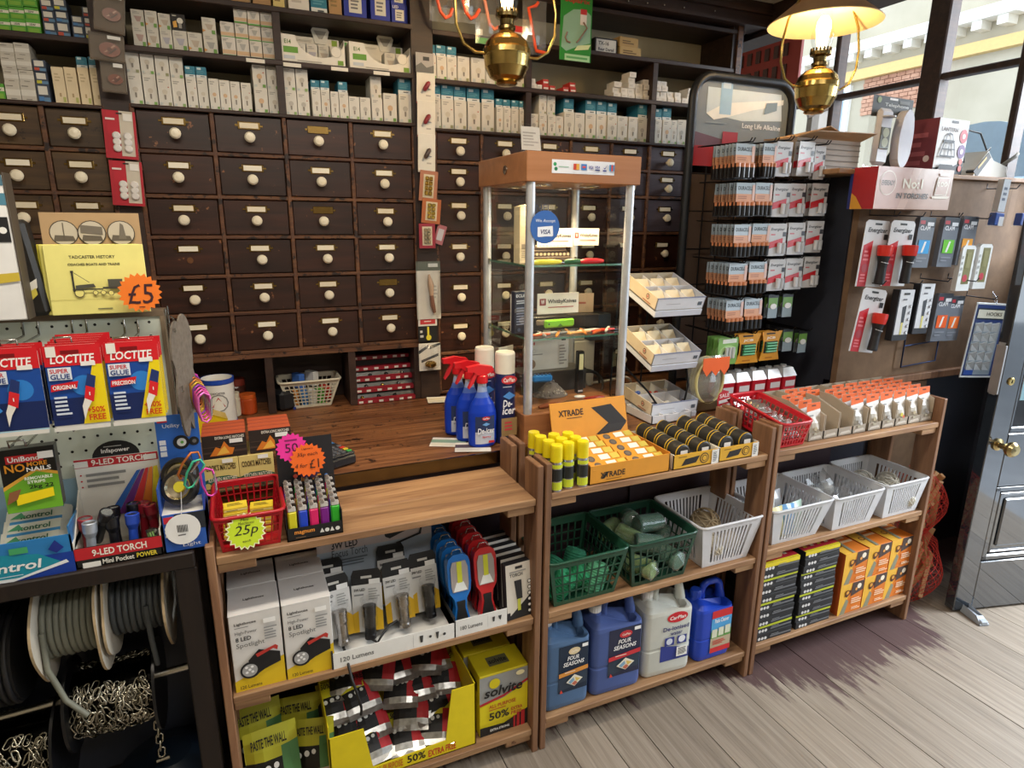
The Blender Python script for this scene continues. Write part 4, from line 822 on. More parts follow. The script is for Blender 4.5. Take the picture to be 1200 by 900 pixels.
burst('price_star','orange price star reading 35p each, 4 for one pound',(.122,1.488,.992),.042,'ee6a1e',[('t',.36,.80,.06,'Lighters','2a1a12',.3,0),('t',.22,.60,.13,'35p each','2a1a12',.56,0,.2),('t',.14,.30,.12,'4 for','2a1a12',.34,0,.2),('t',.54,.25,.26,'£1','2a1a12',.26,0)],(math.radians(-6),0,0),20)
for i,(x0,x1,nm) in enumerate(((-.118,-.034,'left'),(-.033,.052,'right'))):
    b=MB().rbox(x0,0,0,x1,.12,.082,'dcc77a',.001)
    b.front(x0,0,x1,.082,0,[('r',0,0,1,.42,'1d5a46'),('p',[(0,.3),(.3,.42),(.7,.42),(1,.30),(1,.5),(0,.5)],'dcc77a'),('t',.08,.62,.2,"COOK'S MATCHES",'4a3a22',.84),('t',.12,.25,.14,'KITCHEN MATCHES','e4ddc0',.8),('c',.08,.12,.1,'c8b468'),('t',.4,.06,.11,'IN A BOX','e4ddc0',.4),('r',.55,.85,.85,.98,'eceae0')])
    solo(b,'match_carton','card',f"{nm} cream and green carton of kitchen matches behind the red basket",'box',(0,1.69,.870),0,'kitchen match cartons')
for i,(xa,nm) in enumerate(((-.114,'left'),(-.003,'right'))):
    for k in range(4):
        b=MB().rbox(0,0,0,.104,.030,.062,'a8482c',.0008)
        b.front(0,0,.104,.062,0,[('r',0,0,1,1,'2c221c'),('r',0,.22,1,.3,'4a3a30'),('r',0,.48,1,.52,'4a3a30'),('t',.3,.82,.12,'EXTRA LONG MATCHES','e8e0d0',.66),('p',[(.15,.12),(.3,.5),(.4,.42),(.5,.72),(.6,.45),(.72,.4),(.66,.12)],'d97a22'),('p',[(.3,.14),(.42,.4),(.5,.52),(.6,.2)],'f0b848'),('r',.62,.62,.92,.80,'efeee8')] if k==0 else [])
        b.top(0,0,.104,.030,.062,[('r',0,.1,1,.9,'c45a34')])
        solo(b,'long_matchbox','card',f'orange-edged long match box, {ORD[k]} from front of {nm} pile','box',(xa,1.692+k*.0308,.953+i*.002),0,'long match boxes')
t=thing('card_terminal','black card payment terminal with blue screen lying on the brown counter','terminal',(.205,1.795,.870),.42)
MB().rbox(-.042,-.085,0,.042,.085,.03,'1c1d20',.006).rbox(-.040,-.082,.03,.040,.083,.037,'25262a',.004).build('casing','gloss',t)
MB().top(-.034,.015,.034,.075,.0375,[('r',0,0,1,1,'3f78b4'),('r',.05,.1,.95,.9,'6aa2d4')]).build('screen','gloss',t)
k=MB()
for r in range(4):
    for c_ in range(3): k.rbox(-.032+c_*.017,-.072+r*.018,.036,-.019+c_*.017,-.060+r*.018,.0395,'d8d8d8' if 0 else '55575c',.001)
    k.rbox(.021,-.072+r*.018,.036,.035,-.060+r*.018,.0395,['3da04a','d8b838','c83a2c','55575c'][r],.001)
k.build('keypad','gloss',t)
# ---- collecting tin, jars, niche things
t=thing('collecting_tin','white and blue collecting tin with red triangle emblem on the brown counter','tin',(-.083,2.24,.870))
MB().lathe([(.046,0),(.052,.003),(.052,.022),(.0505,.025),(.0505,.155),(.0525,.158),(.0525,.172),(.048,.172),(.047,.155),(.0,.15)],'e4e2dc',28,cols=['2348a8','2348a8','2348a8','e4e2dc','2348a8','2348a8','2348a8','d8d6d0','cfc9bc']).build('tin','gloss',t)
e=MB()
for k in range(12):
    a=k*math.pi/6; a2=(k+1)*math.pi/6; r1,r2=.030,.026
    e.poly([(r1*math.cos(a),-.0512+abs(r1*math.cos(a))**2*9,.095+r1*math.sin(a)),(r1*math.cos(a2),-.0512+abs(r1*math.cos(a2))**2*9,.095+r1*math.sin(a2)),(r2*math.cos(a2),-.0512+abs(r2*math.cos(a2))**2*9,.095+r2*math.sin(a2)),(r2*math.cos(a),-.0512+abs(r2*math.cos(a))**2*9,.095+r2*math.sin(a))],'8a8a88')
e.poly([(-.02,-.0475,.082),(.02,-.0475,.082),(0,-.0512,.116)],'b82c2c').front(-.022,.125,.022,.132,-.0505,[('t',0,0,1,'TADCASTER','4a4a55',1)])
e.build('emblem','card',t)
t=thing('charity_box','slanted bright yellow plastic collecting box in front of the white tin','box',(-.105,2.10,.870),.1)
MB().prism([(-.045,0,0),(.045,0,0),(.045,0,.062),(-.045,0,.105)],(0,.07,0),'e3bd1e').build('box','gloss',t)
MB().prism([(-.046,-.001,.105),(.046,-.001,.062),(.046,-.001,.066),(-.046,-.001,.109)],(0,.072,0),'c9a416').build('slanted_lid','gloss',t)
MB().front(.018,.004,.040,.018,0,[('t',0,0,1,'A','2a2a22',.6)]).build('lettering','card',t)
def jar(x,y,r,h,c,lc,lab):
    t=thing('jar',lab,'jar',(x,y,.870)); MB().lathe([(r*.9,0),(r,.004),(r,h*.75),(r*.85,h*.82)],c,16).build('body','gloss',t); MB().lathe([(r*.92,h*.8),(r*.95,h*.8),(r*.95,h),(0,h)],lc,16).build('lid','gloss',t)
jar(.005,2.375,.030,.072,'b4481c','c25a22','orange lidded jar at the front of left pigeonhole')
jar(-.045,2.36,.026,.085,'d8d2bc','d8d2bc','cream pot beside the white collecting tin')
jar(-.03,2.43,.034,.12,'3a1f18','6a2c22','dark jar with dull red lid at back of left pigeonhole')
jar(-.13,2.42,.03,.14,'2c2420','4a3a30','tall dark jar at back left of left pigeonhole')
basket('cream plastic basket full of small coloured packs in the middle pigeonhole',.115,.330,.158,.302,.975,.870,2.345,2.475,'cfc9b4','gloss','grid',11,7,6)
for i,(x,c,z) in enumerate(((.17,'d98a2c',.874),(.20,'4a8ad0',.874),(.23,'e0e0dc',.874),(.26,'5fae3c',.874),(.285,'c83c2c',.88),(.19,'3f6fc4',.935),(.24,'d8d8d4',.94))):
    solo(MB().rbox(-.012,-.02,0,.012,.03,.055,c,.002),'small_pack','card',['orange','sky blue','white','green','red','dark blue','pale grey'][i]+' small pack in the cream pigeonhole basket','packet',(x,2.40+.004*i,z),.1*i,'packs in the cream basket')
t=thing('barcode_scanner','black handheld scanner lying in the middle pigeonhole beside the cream basket','scanner',(.115,2.40,.870),.5)
MB().rbox(-.03,-.06,0,.03,.02,.075,'16171c',.012).build('head','rubber',t); MB().tube([(0,.0,.03),(.01,.04,.035),(.01,.07,.02)],.018,'16171c',8).build('handle','rubber',t); MB().tube([(0,-.04,.01),(.04,-.05,.006),(.05,-.02,.005),(.02,-.06,.004)],.005,'2a3c8c',6).build('cable','rubber',t)
t=thing('sorting_rack','slanted dark red compartment rack of small parts in right pigeonhole','display',(.497,2.345,.871))
w=.116
a=Vector((0,0,.0)); up=Vector((0,.10,.175))
MB().prism([(-w,0,0),(w,0,0),(w,.10,.175),(-w,.10,.175)],(0,.006,0.004),'2e2a28').build('board','gloss',t)
for k in range(5):
    o=up*(k/4.6); b=MB().prism([(-w,o.y-.014,o.z+.0),(w,o.y-.014,o.z),(w,o.y-.014,o.z+.014),(-w,o.y-.014,o.z+.014)],(0,.016,.004),'8c2430')
    b.front(-w,o.z,w,o.z+.014,o.y-.014,[('r',q,.2,q+.07,.8,'d8d4cc') for q in (.05,.2,.38,.55,.72,.86)])
    b.build('ledge','gloss',t)
for k in range(9): solo(MB().lathe([(.008,0),(.008,.004),(.004,.008),(0,.008)],R.choice(['8a8478','6a6a6a','b49a4a','3a3a3a']),8),'small_fitting','metal',f'tiny metal fitting, {ORD[k]} along the slanted parts rack','fitting',(.41+k*.021,2.347+up.y*(k%3+.25)/4.6+.004,.872+up.z*(k%3+.25)/4.6+.006),(math.radians(-20),0,0),'fittings in the slanted rack')
# leaflets
for i,(x,y,rz,c1,c2,n) in enumerate(((.575,1.80,-.45,'8fae9a','e8e2d0','pale green and white leaflet lying under the blue spray bottles'),(.63,1.725,-.35,'5a4a58','e0d8d0','dark-banded leaflet at the brass counter edge under spray bottles'),(.70,2.27,-.2,'e2d6bc','d8cdb0','cream paper leaflet lying at the back of the brown counter'))):
    solo(MB().box(-.055,-.04,0,.055,.04,.0012,'ece8de').top(-.055,-.04,.055,.04,.0012,[('r',0,.4,1,.75,c1),('l',.05,.1,.9,.3,2,c2)]),'leaflet','card',n,'paper',(x,y,.8705+.0015*i),rz)
# ---- de-icer bottles and cans
def spray_bottle(x,y,lab,rz=0):
    t=thing('spray_bottle',lab,'bottle',(x,y,.873),rz,'blue de-icer spray bottles'); b=MB()
    prof=[(.88,0),(.97,.006),(1,.02),(1,.09),(.97,.11),(.80,.135),(.52,.155),(.36,.172),(.30,.19),(.30,.205)]
    b.lathe([(.046*a,z) for a,z in prof],'1f49d0',20,sy=.62,cols=['1f49d0']*6+['5f7fd8','aebfe4','d2d8e4'])
    b.build('bottle','milky',t)
    l=MB()
    for k in range(8):
        a0,a1=-2.3+k*.183,-2.3+(k+1)*.183; p=lambda a,z:(.0468*math.cos(a),.0468*.62*math.sin(a)-.0006,z)
        l.poly([p(a0,.012),p(a1,.012),p(a1,.05),p(a0,.05)],'c4cad8'); l.poly([p(a0,.05),p(a1,.05),p(a1,.10),p(a0,.10)],'23345e')
    l.front(-.032,.012,.034,.105,-.0305,[('t',.08,.36,.2,'De-icer','f2f2f4',.84,1,.15),('c',.5,.88,.2,'c82c34',.07),('t',.35,.85,.06,'CarPlan','f2f2f4',.3),('p',[(.3,.68),(.5,.74),(.7,.68),(.5,.62)],'6fa8e0'),('t',.3,.2,.09,'Spray','c83a44',.45),('r',.62,.03,.9,.11,'c8282c')],.0004); l.build('label','card',t)
    h=MB(); h.lathe([(.017,.200),(.018,.203),(.018,.222),(.012,.226)],'d8202a',14)
    h.prism([(-.050,-.010,.238),(-.050,-.010,.252),(-.01,-.010,.258),(.030,-.010,.250),(.036,-.010,.238),(.012,-.010,.226),(-.016,-.010,.226),(-.03,-.010,.236)],(0,.02,0),'d8202a')
    h.build('spray_head','gloss',t)
    MB().prism([(-.024,-.006,.236),(-.014,-.006,.232),(-.030,-.006,.200),(-.044,-.006,.184),(-.046,-.006,.188)],(0,.012,0),'e0303a').build('trigger','gloss',t)
    MB().tube([(.002,0,.2),(.004,0,.1),(-.004,0,.01)],.0022,'d8dce8',5).build('dip_tube','gloss',t)
spray_bottle(.665,1.735,'blue de-icer spray bottle with red trigger, front one of three')
spray_bottle(.648,1.802,'blue de-icer spray bottle with red trigger, middle one of three')
spray_bottle(.634,1.875,'blue de-icer spray bottle with red trigger, rearmost of three')
def aero(x,y,z,r,h,body,cap,lab,grp,items=None,caph=.045,mat='gloss',name='aerosol_can'):
    t=thing(name,lab,'can',(x,y,z),R.uniform(-.25,.25) if name=='spray_can' else 0,grp)
    MB().lathe([(r*.94,0),(r,.003),(r,h-caph-.012),(r*.9,h-caph-.003),(r*.8,h-caph)],body,20,cols=None).build('can',mat,t)
    MB().lathe([(r*.93,h-caph-.004),(r*.97,h-caph-.004),(r*.97,h-.006),(r*.9,h),(0,h)],cap,20).build('cap','gloss',t)
    if items:
        b=MB(); nn=10
        for it in items:
            _,z0,z1,c=it[:4]
            for k in range(nn):
                a0,a1=math.pi+.2+k*(math.pi-.4)/nn,math.pi+.2+(k+1)*(math.pi-.4)/nn; q=r*1.006+.0002*len(b.f)/nn*.1
                u0,u1=(it[4],it[5]) if len(it)>5 else (0,1)
                if k/nn<u0 or k/nn>=u1: continue
                b.poly([(q*math.cos(a0),q*math.sin(a0),z0*h),(q*math.cos(a1),q*math.sin(a1),z0*h),(q*math.cos(a1),q*math.sin(a1),z1*h),(q*math.cos(a0),q*math.sin(a0),z1*h)],c)
        b.build('label','card',t)
    return t
for x,y,n in ((.745,1.745,'tall blue de-icer aerosol with white cap, front one beside showcase'),(.712,1.835,'tall blue de-icer aerosol with white cap, behind the front one')):
    t=aero(x,y,.870,.032,.292,'1b2a5e','ece6d6',n,'blue de-icer aerosols',None,.062)
    MB().front(-.026,.03,.026,.225,-.0335,[('c',.5,.92,.5,'c82c34',.07),('t',.14,.885,.07,'CarPlan','f4eee8',.72),('l',.1,.80,.9,.82,1,'cfd4e0'),('p',[(.1,.66),(.5,.73),(.9,.66),(.5,.60)],'4f8fd8'),('t',.1,.48,.12,'De-','f2f2f4',.6,1,.15),('t',.06,.36,.12,'icer','f2f2f4',.85,1,.15),('r',0,0,1,.30,'9a7d50'),('l',.2,.08,.8,.25,3,'c83a44')]).build('label','card',t)
# ================================================================ glass showcase
X0,X1,Y0,Y1=.792,1.150,1.69,2.05
sc=thing('glass_showcase','tall glass display showcase with wooden top and base on the counter','showcase')
part('base','beech',sc,(X0-.008,Y0-.008,.870,X1+.008,Y1,.968),r=.002)
part('top_box','beech',sc,(X0-.012,Y0-.012,1.660,X1+.012,Y1+.01,1.742),r=.002)
for x,y in ((X0+.010,Y0+.008),(X1-.010,Y0+.008),(X0+.010,Y1-.012),(X1-.010,Y1-.012)):
    MB().lathe([(.0135,.968),(.0135,1.66)],'c9ccd0',14,(x,y,0)).build('post','satin',sc)
MB().box(X0+.024,Y0+.003,.97,X1-.024,Y0+.007,1.658,'fff').build('pane','glass',sc)
MB().box(X0+.004,Y0+.022,.97,X0+.008,Y1-.026,1.658,'fff').build('pane','glass',sc)
MB().box(X1-.008,Y0+.022,.97,X1-.004,Y1-.026,1.658,'fff').build('pane','glass',sc)
MB().box(X0+.024,Y1-.012,.97,X1-.024,Y1-.008,1.658,'fff').build('pane','glass',sc)
for z in (1.425,1.203):
    MB().box(X0+.012,Y0+.012,z-.006,X1-.012,Y1-.016,z,'fff').build('glass_shelf','glass',sc)
    e=MB().box(X0+.012,Y0+.0105,z-.006,X1-.012,Y0+.012,z,'fff').box(X0+.0105,Y0+.012,z-.006,X0+.012,Y1-.016,z,'fff'); e.build('shelf_edge','edge_glass',sc)
    for x,y in ((X0+.012,Y0+.024),(X1-.012,Y0+.024),(X0+.012,Y1-.03),(X1-.012,Y1-.03)): MB().cyl((x,y,z-.016),(x,y,z+.004),.005,'d8d2c0',8).build('shelf_clip','metal',sc)
for x,y in ((.88,1.79),(1.05,1.79),(.88,1.96),(1.05,1.96)):
    f=MB().lathe([(.034,1.6595),(.034,1.656),(.026,1.655),(.024,1.6595)],'d8d0c0',18,(x,y,0)).build('downlight','metal',sc)
    MB().lathe([(0,1.6575),(.023,1.6575),(.023,1.658),(0,1.6581)],'fff',14,(x,y,0)).build('bulb','spotglow',f)
    l=lamp('showcase_downlight','SPOT',(x,y,1.650),5.5,(1,.74,.42),(0,0,0),.02,None,2.0)
MB().lathe([(.013,0),(.013,.003),(0,.003)],'b8b0a4',12).build('lock','metal',sc,(X0-.0125,1.83,1.70),(0,-math.pi/2,0))
s=MB().box(.858,-.0012+1.678,1.685,1.066,1.679,1.722,'e4e6ea').front(.858,1.685,1.066,1.722,1.6768,[('c',.045,.66,.025,'2f9a5a'),('c',.06,.32,.025,'1f7a48'),('l',.1,.42,.32,.55,1,'9ac0a8'),('r',.33,.3,.42,.75,'c8402c'),('r',.375,.3,.42,.75,'e0a83c'),('r',.45,.3,.54,.75,'3a7ac0'),('r',.47,.45,.52,.6,'d84a4a'),('t',.57,.38,.26,'VISA','2c3a8c',.075,1,.2),('t',.67,.45,.2,'VISA','2c3a8c',.08,1,.2),('r',.67,.28,.75,.38,'22306e'),('p',[(.80,.55),(.83,.4),(.87,.8),(.83,.5)],'2c3a8c'),('r',.795,.25,.855,.36,'2c3a8c'),('r',.9,.3,.985,.78,'3a8ac0'),('r',.93,.3,.96,.78,'c8402c'),('l',.3,.08,.95,.14,1,'c0c4cc')])
s.build('card_logo_strip','card',sc)
v=MB().prism([(.047*math.cos(k*math.pi/14),0,.047*math.sin(k*math.pi/14)) for k in range(28)],(0,.0012,0),'2f62ac')
v.face((-.047,0,-.047),(.094,0,0),(0,0,.094),[('t',.17,.62,.12,'We Accept','eaf0f6',.68,0),('r',.24,.22,.76,.5,'e8ecf2'),('p',[(.24,.5),(.76,.54),(.78,.24),(.26,.2)],'e8ecf2'),('t',.34,.29,.14,'VISA','2c3a6c',.34,1,.2)]); v.build('sticker','card',sc,(.842,1.681,1.535))
t=thing('leaflet_holder','clear acrylic leaflet holder standing on top of the glass showcase','holder',(.815,1.72,1.742),.08)
MB().prism([(-.036,0,0),(.036,0,0),(.034,.012,.078),(-.034,.012,.078)],(0,.002,0),'fff').box(-.036,.0,0,.036,.05,.003,'fff').build('stand','blister',t)
MB().prism([(-.032,.003,.006),(.032,.003,.006),(.03,.0135,.07),(-.03,.0135,.07)],(0,.0015,0),'d9d2c6').face((-.032,.003,.006),(.064,0,0),(0,.0105,.064),[('l',.1,.15,.9,.8,5,'a8a096')]).build('card','card',t)
def onshelf(name,lab,cat,b,x,y,z,rz=0,mat='gloss',g=None): return solo(b,name,mat,lab,cat,(x,y,z),rz,g)
def sign(w,h,items,c='ece6da'): return MB().box(-w/2,0,0,w/2,.002,h,c).front(-w/2,0,w/2,h,0,items)
WK=[('r',.05,.42,.2,.75,'8c2c2c'),('t',.08,.48,.22,'W','f0e8e0',.09),('t',.24,.45,.26,'WhitbyKnives','3a3a3e',.7),('l',.25,.28,.9,.36,1,'b04a4a')]
onshelf('brand_sign','cream knife-maker sign card standing on the upper glass shelf behind a round sticker','sign',sign(.13,.06,WK),.975,1.87,1.470,0,'card')
onshelf('brand_sign','angled cream knife-maker sign card, right end of the upper glass shelf','sign',sign(.085,.055,WK),1.085,1.86,1.475,-.35,'card')
b=MB()
for k in range(4): b.rbox(-.07+k*.002,-.02+k*.012,k*.010,.07,-.012+k*.012,k*.010+.014,'4a3c30',.003)
for k in range(9): b.lathe([(.006,0),(.006,.003),(0,.003)],'d8d0c0',10,(-.055+k*.013,-.018,.048))
b.front(-.07,.0,.07,.045,-.021,[('c',.1+.1*k,.5,.035,'b8a888') for k in range(9)]); onshelf('multi_tool','row of brown wooden-handled folding tools stacked on the upper glass shelf','tool',b,.96,1.88,1.4255)
def knife(x,y,z,L,c,lab,rz,g,blade=True):
    t=thing('folding_knife',lab,'knife',(x,y,z),rz,g)
    MB().tube([(-L/2,0,.006),(-L*.3,0,.007),(L*.2,0,.007),(L/2,0,.006)],[.005,.0085,.008,.005],c,8).build('handle','gloss',t)
    if blade: MB().prism([(L*.45,-.005,.004),(L*.45,.005,.004),(L*.9,.006,.004),(L*1.05,-.003,.004)],(0,0,.002),'c8c8cc').build('blade','metal',t)
knife(.87,1.72,1.4255,.10,'e0d23a','yellow folding knife lying at front of the upper glass shelf',.05,None)
knife(.965,1.725,1.4255,.07,'2c5a3a','dark green folding knife between yellow and red ones',.1,None)
knife(1.03,1.725,1.4255,.085,'c8202c','red folding knife at the right front of upper glass shelf',.05,None,False)
t=thing('tall_carton','tall cream carton with tapered top in the left of the showcase','box',(.835,1.80,1.4255),.25)
b=MB().prism([(-.022,0,0),(.022,0,0),(.022,0,.15),(.010,0,.175),(-.022,0,.168)],(0,.03,0),'dcc9a4').front(-.022,0,.022,.15,0,[('r',.15,.28,.85,.38,'8a7a62'),('l',.15,.1,.85,.25,4,'9a8a70')]); b.build('carton','card',t)
onshelf('brand_sign','white knife-maker sign card with red square logo on the lower glass shelf','sign',sign(.15,.066,WK,'f0e8da'),.955,1.80,1.262,0,'card')
onshelf('brand_sign','crumpled brown sign card at the right of the lower glass shelf','sign',sign(.09,.065,[('l',.2,.4,.9,.6,1,'8a4a3a')],'a08a70'),1.08,1.87,1.25,-.2,'card')
onshelf('knife_rack','low black display step carrying the sign card on lower glass shelf','stand',MB().rbox(-.14,0,0,.14,.08,.045,'1f1c1a',.003),.99,1.83,1.2035,0)
onshelf('knife_case','beige folding knife lying on the black step of lower shelf','knife',MB().rbox(-.05,0,0,.05,.012,.018,'8a7a64',.004),.93,1.80,1.225)
onshelf('utility_knife','lime green penknife standing on the lower glass shelf','knife',MB().rbox(-.055,0,0,.055,.014,.026,'86c82c',.005).front(-.05,.002,.05,.024,0,[('p',[(.4,.1),(.5,.5),(.6,.1)],'4a7a1c'),('c',.08,.5,.03,'3a3a2a')]),.935,1.745,1.2255,.08)
b=MB().rbox(-.033,0,0,.033,.02,.135,'2c2f3e',.002).front(-.033,0,.033,.135,0,[('t',.08,.86,.07,'ECLIPSE','d8d8dc',.8),('l',.1,.7,.9,.8,2,'c0c4d0'),('l',.1,.2,.8,.64,7,'8a90a4'),('c',.25,.1,.09,'5a6078')]); onshelf('blade_pack','dark blue blade pack with white lettering at left of lower glass shelf','packet',b,.830,1.80,1.2035,.2,'card')
onshelf('wrapped_pack','white crumpled packet behind the dark blade pack','packet',pouch(MB(),.07,.12,.02,'d8d2c8'),.845,1.86,1.2035,.1)
for k in range(12):
    c=R.choice(['d8622c','e08a3c','c83a2c','e8e0d0','8a8a8a','b84a2c','e0a86a'])
    t=thing('pocket_knife',{'d8622c':'orange','e08a3c':'amber','c83a2c':'red','e8e0d0':'ivory','8a8a8a':'grey','b84a2c':'rust','e0a86a':'tan'}[c]+f' slim pocket knife, {ORD[k]} from left in the row along lower glass shelf','knife',(.845+k*.0245,1.728+(k%3)*.012,1.2035),1.1+R.uniform(-.5,.3) if k%2 else .15,'slim pocket knives on the lower glass shelf')
    MB().tube([(-.045,0,.005),(-.03,0,.0055),(.03,0,.0055),(.05,0,.005)],[.003,.005,.005,.003],c,6).build('handle','gloss',t)
    MB().box(.048,-.003,.003,.075,.003,.0045,'cfcfd2').build('blade','metal',t)
onshelf('info_card','white printed knife information card propped at back of showcase base','sign',sign(.17,.125,[('l',.06,.86,.6,.93,1,'8a8a8a'),('p',[(.12,.72),(.15,.72),(.15,.8),(.12,.8)],'b83a2c'),('p',[(.18,.72),(.21,.72),(.21,.8),(.18,.8)],'b83a2c'),('c',.2,.55,.04,'c8c0b4'),('c',.2,.55,.032,'ece6da'),('l',.1,.42,.5,.48,1,'a8a096'),('r',.82,.8,.92,.86,'3a3a3a'),('l',.78,.1,.96,.7,7,'a8a096'),('c',.13,.18,.10,'9a7a5c')]),.985,1.93,1.045,0,'card')
onshelf('display_step','dark grey display block standing on the showcase base','stand',MB().rbox(-.13,0,0,.13,.10,.075,'3a3632',.002),1.0,1.90,.969,0)
b=MB(); R3=random.Random(4)
for k in range(170):
    a=R3.uniform(0,6.28); q=R3.random()**.7; x=.062*q*math.cos(a); y=.04*q*math.sin(a); z=.052*(1-q)+R3.uniform(0,.006); r=R3.uniform(.003,.0055); c=R3.choice(['7a706a','9a9088','5a524c','b0a69c'])
    b.add([(x-r,y,z),(x,y-r,z),(x+r,y,z),(x,y+r,z),(x,y,z+r),(x,y,z-r)],[(0,1,4),(1,2,4),(2,3,4),(3,0,4),(1,0,5),(2,1,5),(3,2,5),(0,3,5)],c)
b.lathe([(.066,0),(.04,.026),(.015,.046),(0,.05)],'6a605a',14,sy=.65); tag(solo(b,'gravel_heap','matte','grey gravel heap beneath knives at the bottom of showcase','gravel',(.965,1.86,.9695)),kind='stuff')
b=MB().rbox(-.035,-.009,0,.035,.009,.024,'2480c8',.006)
for k in range(5): b.lathe([(.004,.022),(.004,.027),(0,.027)],'1a5a94',8,(-.026+k*.013,0,0))
onshelf('knife_roll','bright blue pocket knife with notched grip lying on the gravel','knife',b,.915,1.825,1.03,-.1)
t=thing('pen_torch','upright black inspection torch with yellow lamp strip in showcase','torch',(1.075,1.845,.969),0)
MB().rbox(-.013,0,0,.013,.02,.15,'18181a',.003).build('body','gloss',t); MB().front(-.008,.085,.008,.14,-.0002,[('r',0,0,1,1,'e4dca0')]).build('lamp_strip','card',t); MB().front(-.009,.006,.009,.012,-.0002,[('r',0,0,1,1,'c8c8c8')]).build('badge','card',t)
for k,(x,y,rz,c,n) in enumerate(((.90,1.735,.2,'8a4a2c','brown handled clasp knife at left on the showcase base'),(.99,1.74,.1,'6a4a34','dark wood clasp knife in the middle of the showcase base'),(1.07,1.75,.12,'9a2c22','red-brown wooden knife handle at the right of showcase base'))):
    knife(x,y,.969,.09,c,n,rz,'wooden knives on the showcase base',k<2)
onshelf('price_tag','small white oval price tag lying on the showcase base','price tag',MB().lathe([(.015,0),(.015,.002),(0,.002)],'ecebe6',14,sx=1.3),1.035,1.78,.9775,0,'card')
onshelf('perspex_block','clear perspex block left of the gravel in the showcase','stand',MB().prism([(-.05,0,0),(.05,0,0),(.05,0,.02),(-.05,0,.06)],(0,.06,0),'fff'),.87,1.78,.9695,-.2,'blister')
onshelf('white_card','white folded price card at back left of showcase base','sign',sign(.08,.08,[('l',.3,.4,.7,.6,1,'a8a8a8')],'dcdad4'),.845,1.97,1.05,.5,'card')
onshelf('display_block','pale wooden block carrying the folded card in showcase','stand',MB().rbox(-.045,0,0,.045,.05,.08,'4a423c',.002),.85,1.97,.9695,.5,'card')
onshelf('maker_plate','clear plate lettered with a knife maker name on upper glass','sign',MB().box(-.075,0,0,.075,.002,.06,'fff'),.98,2.030,1.57,0,'blister')
onshelf('maker_lettering','dark lettering on the clear plate inside the showcase','sign',MB().front(-.06,0,.06,.03,0,[('t',0,0,.8,'OPINEL','3a4468',1,0)]),.98,2.0285,1.585,0,'card')
# ================================================================ on top of the middle pine unit
px=[(.756,1.412),(.795,1.418),(.838,1.414),(.752,1.452),(.794,1.456),(.836,1.452),(.748,1.494),(.791,1.496),(.834,1.492),(.746,1.534)]
pn=['front row, leftmost','front row, middle','front row, rightmost','second row, leftmost','second row, middle','second row, rightmost','third row, leftmost','third row, middle','third row, rightmost','back row, alone at left']
for (x,y),n in zip(px,pn):
    aero(x,y,.836,.0175,.132,'c9ccd0','e6d216','yellow-capped spray can, '+n,'yellow-capped spray cans',[(0,.05,.22,'c8d42c'),(0,.24,.50,'1c1e1c',0,.8),(0,.52,.60,'c8d42c')],.042,'metal','spray_can')
t=thing('tape_display_box','orange open display box with raised printed lid, full of tape packs','box',(.993,1.402,.836))
w=.137;d=.225
b=MB().box(-w,0,0,w,d,.003,'c8842a').box(-w,0,0,w,.003,.056,'dc962c').box(-w,0,0,-w+.003,d,.06,'c8842a').box(w-.003,0,0,w,d,.06,'c8842a').box(-w,d-.003,0,w,d,.06,'c8842a')
b.front(-w,0,w,.056,0,[('p',[(.14,.25),(.2,.6),(.24,.6),(.18,.25)],'1c1a16'),('t',.13,.3,.3,'XTRADE','1c1a16',.30,1),('l',.2,.16,.42,.22,1,'6a4a1c')]); b.build('box','card',t)
l=MB().prism([(-w,d-.004,.058),(w,d-.004,.058),(w,d+.028,.168),(-w,d+.028,.168)],(0,.004,0),'dc962c')
l.face((-w,d-.004,.058),(2*w,0,0),(0,.032,.11),[('p',[(.53,.78),(.80,.82),(.995,.28),(.72,-.0),(.56,0.02),(.74,.30)],'1e1b1a'),('p',[(.58,0),(.74,.26),(.99,.26),(.9,.05)],'2a2624'),('t',.1,.62,.17,'XTRADE','1c1a16',.32,1),('l',.2,.54,.4,.58,1,'6a4a1c')]); l.build('lid','card',t)
for r in range(5):
    for c_ in range(2):
        b=MB().rbox(-.062,-.016,0,.062,.016,.020,'d89428',.001)
        b.top(-.062,-.016,.062,.016,.020,[('c',.22,.5,.10,'5a5048'),('c',.22,.5,.06,'6a6058'),('r',.45,.2,.72,.85,'e8e4d8'),('r',.76,.15,.98,.85,'c8b44a')])
        solo(b,'tape_pack','card',f'orange tape pack lying {["front","second","third","fourth","back"][r]} in the {["left","right"][c_]} column of the orange box','packet',(.928+c_*.128,1.426+r*.041,.866+r*.004),(math.radians(22),0,R.uniform(-.06,.06)),'tape packs in the orange box')
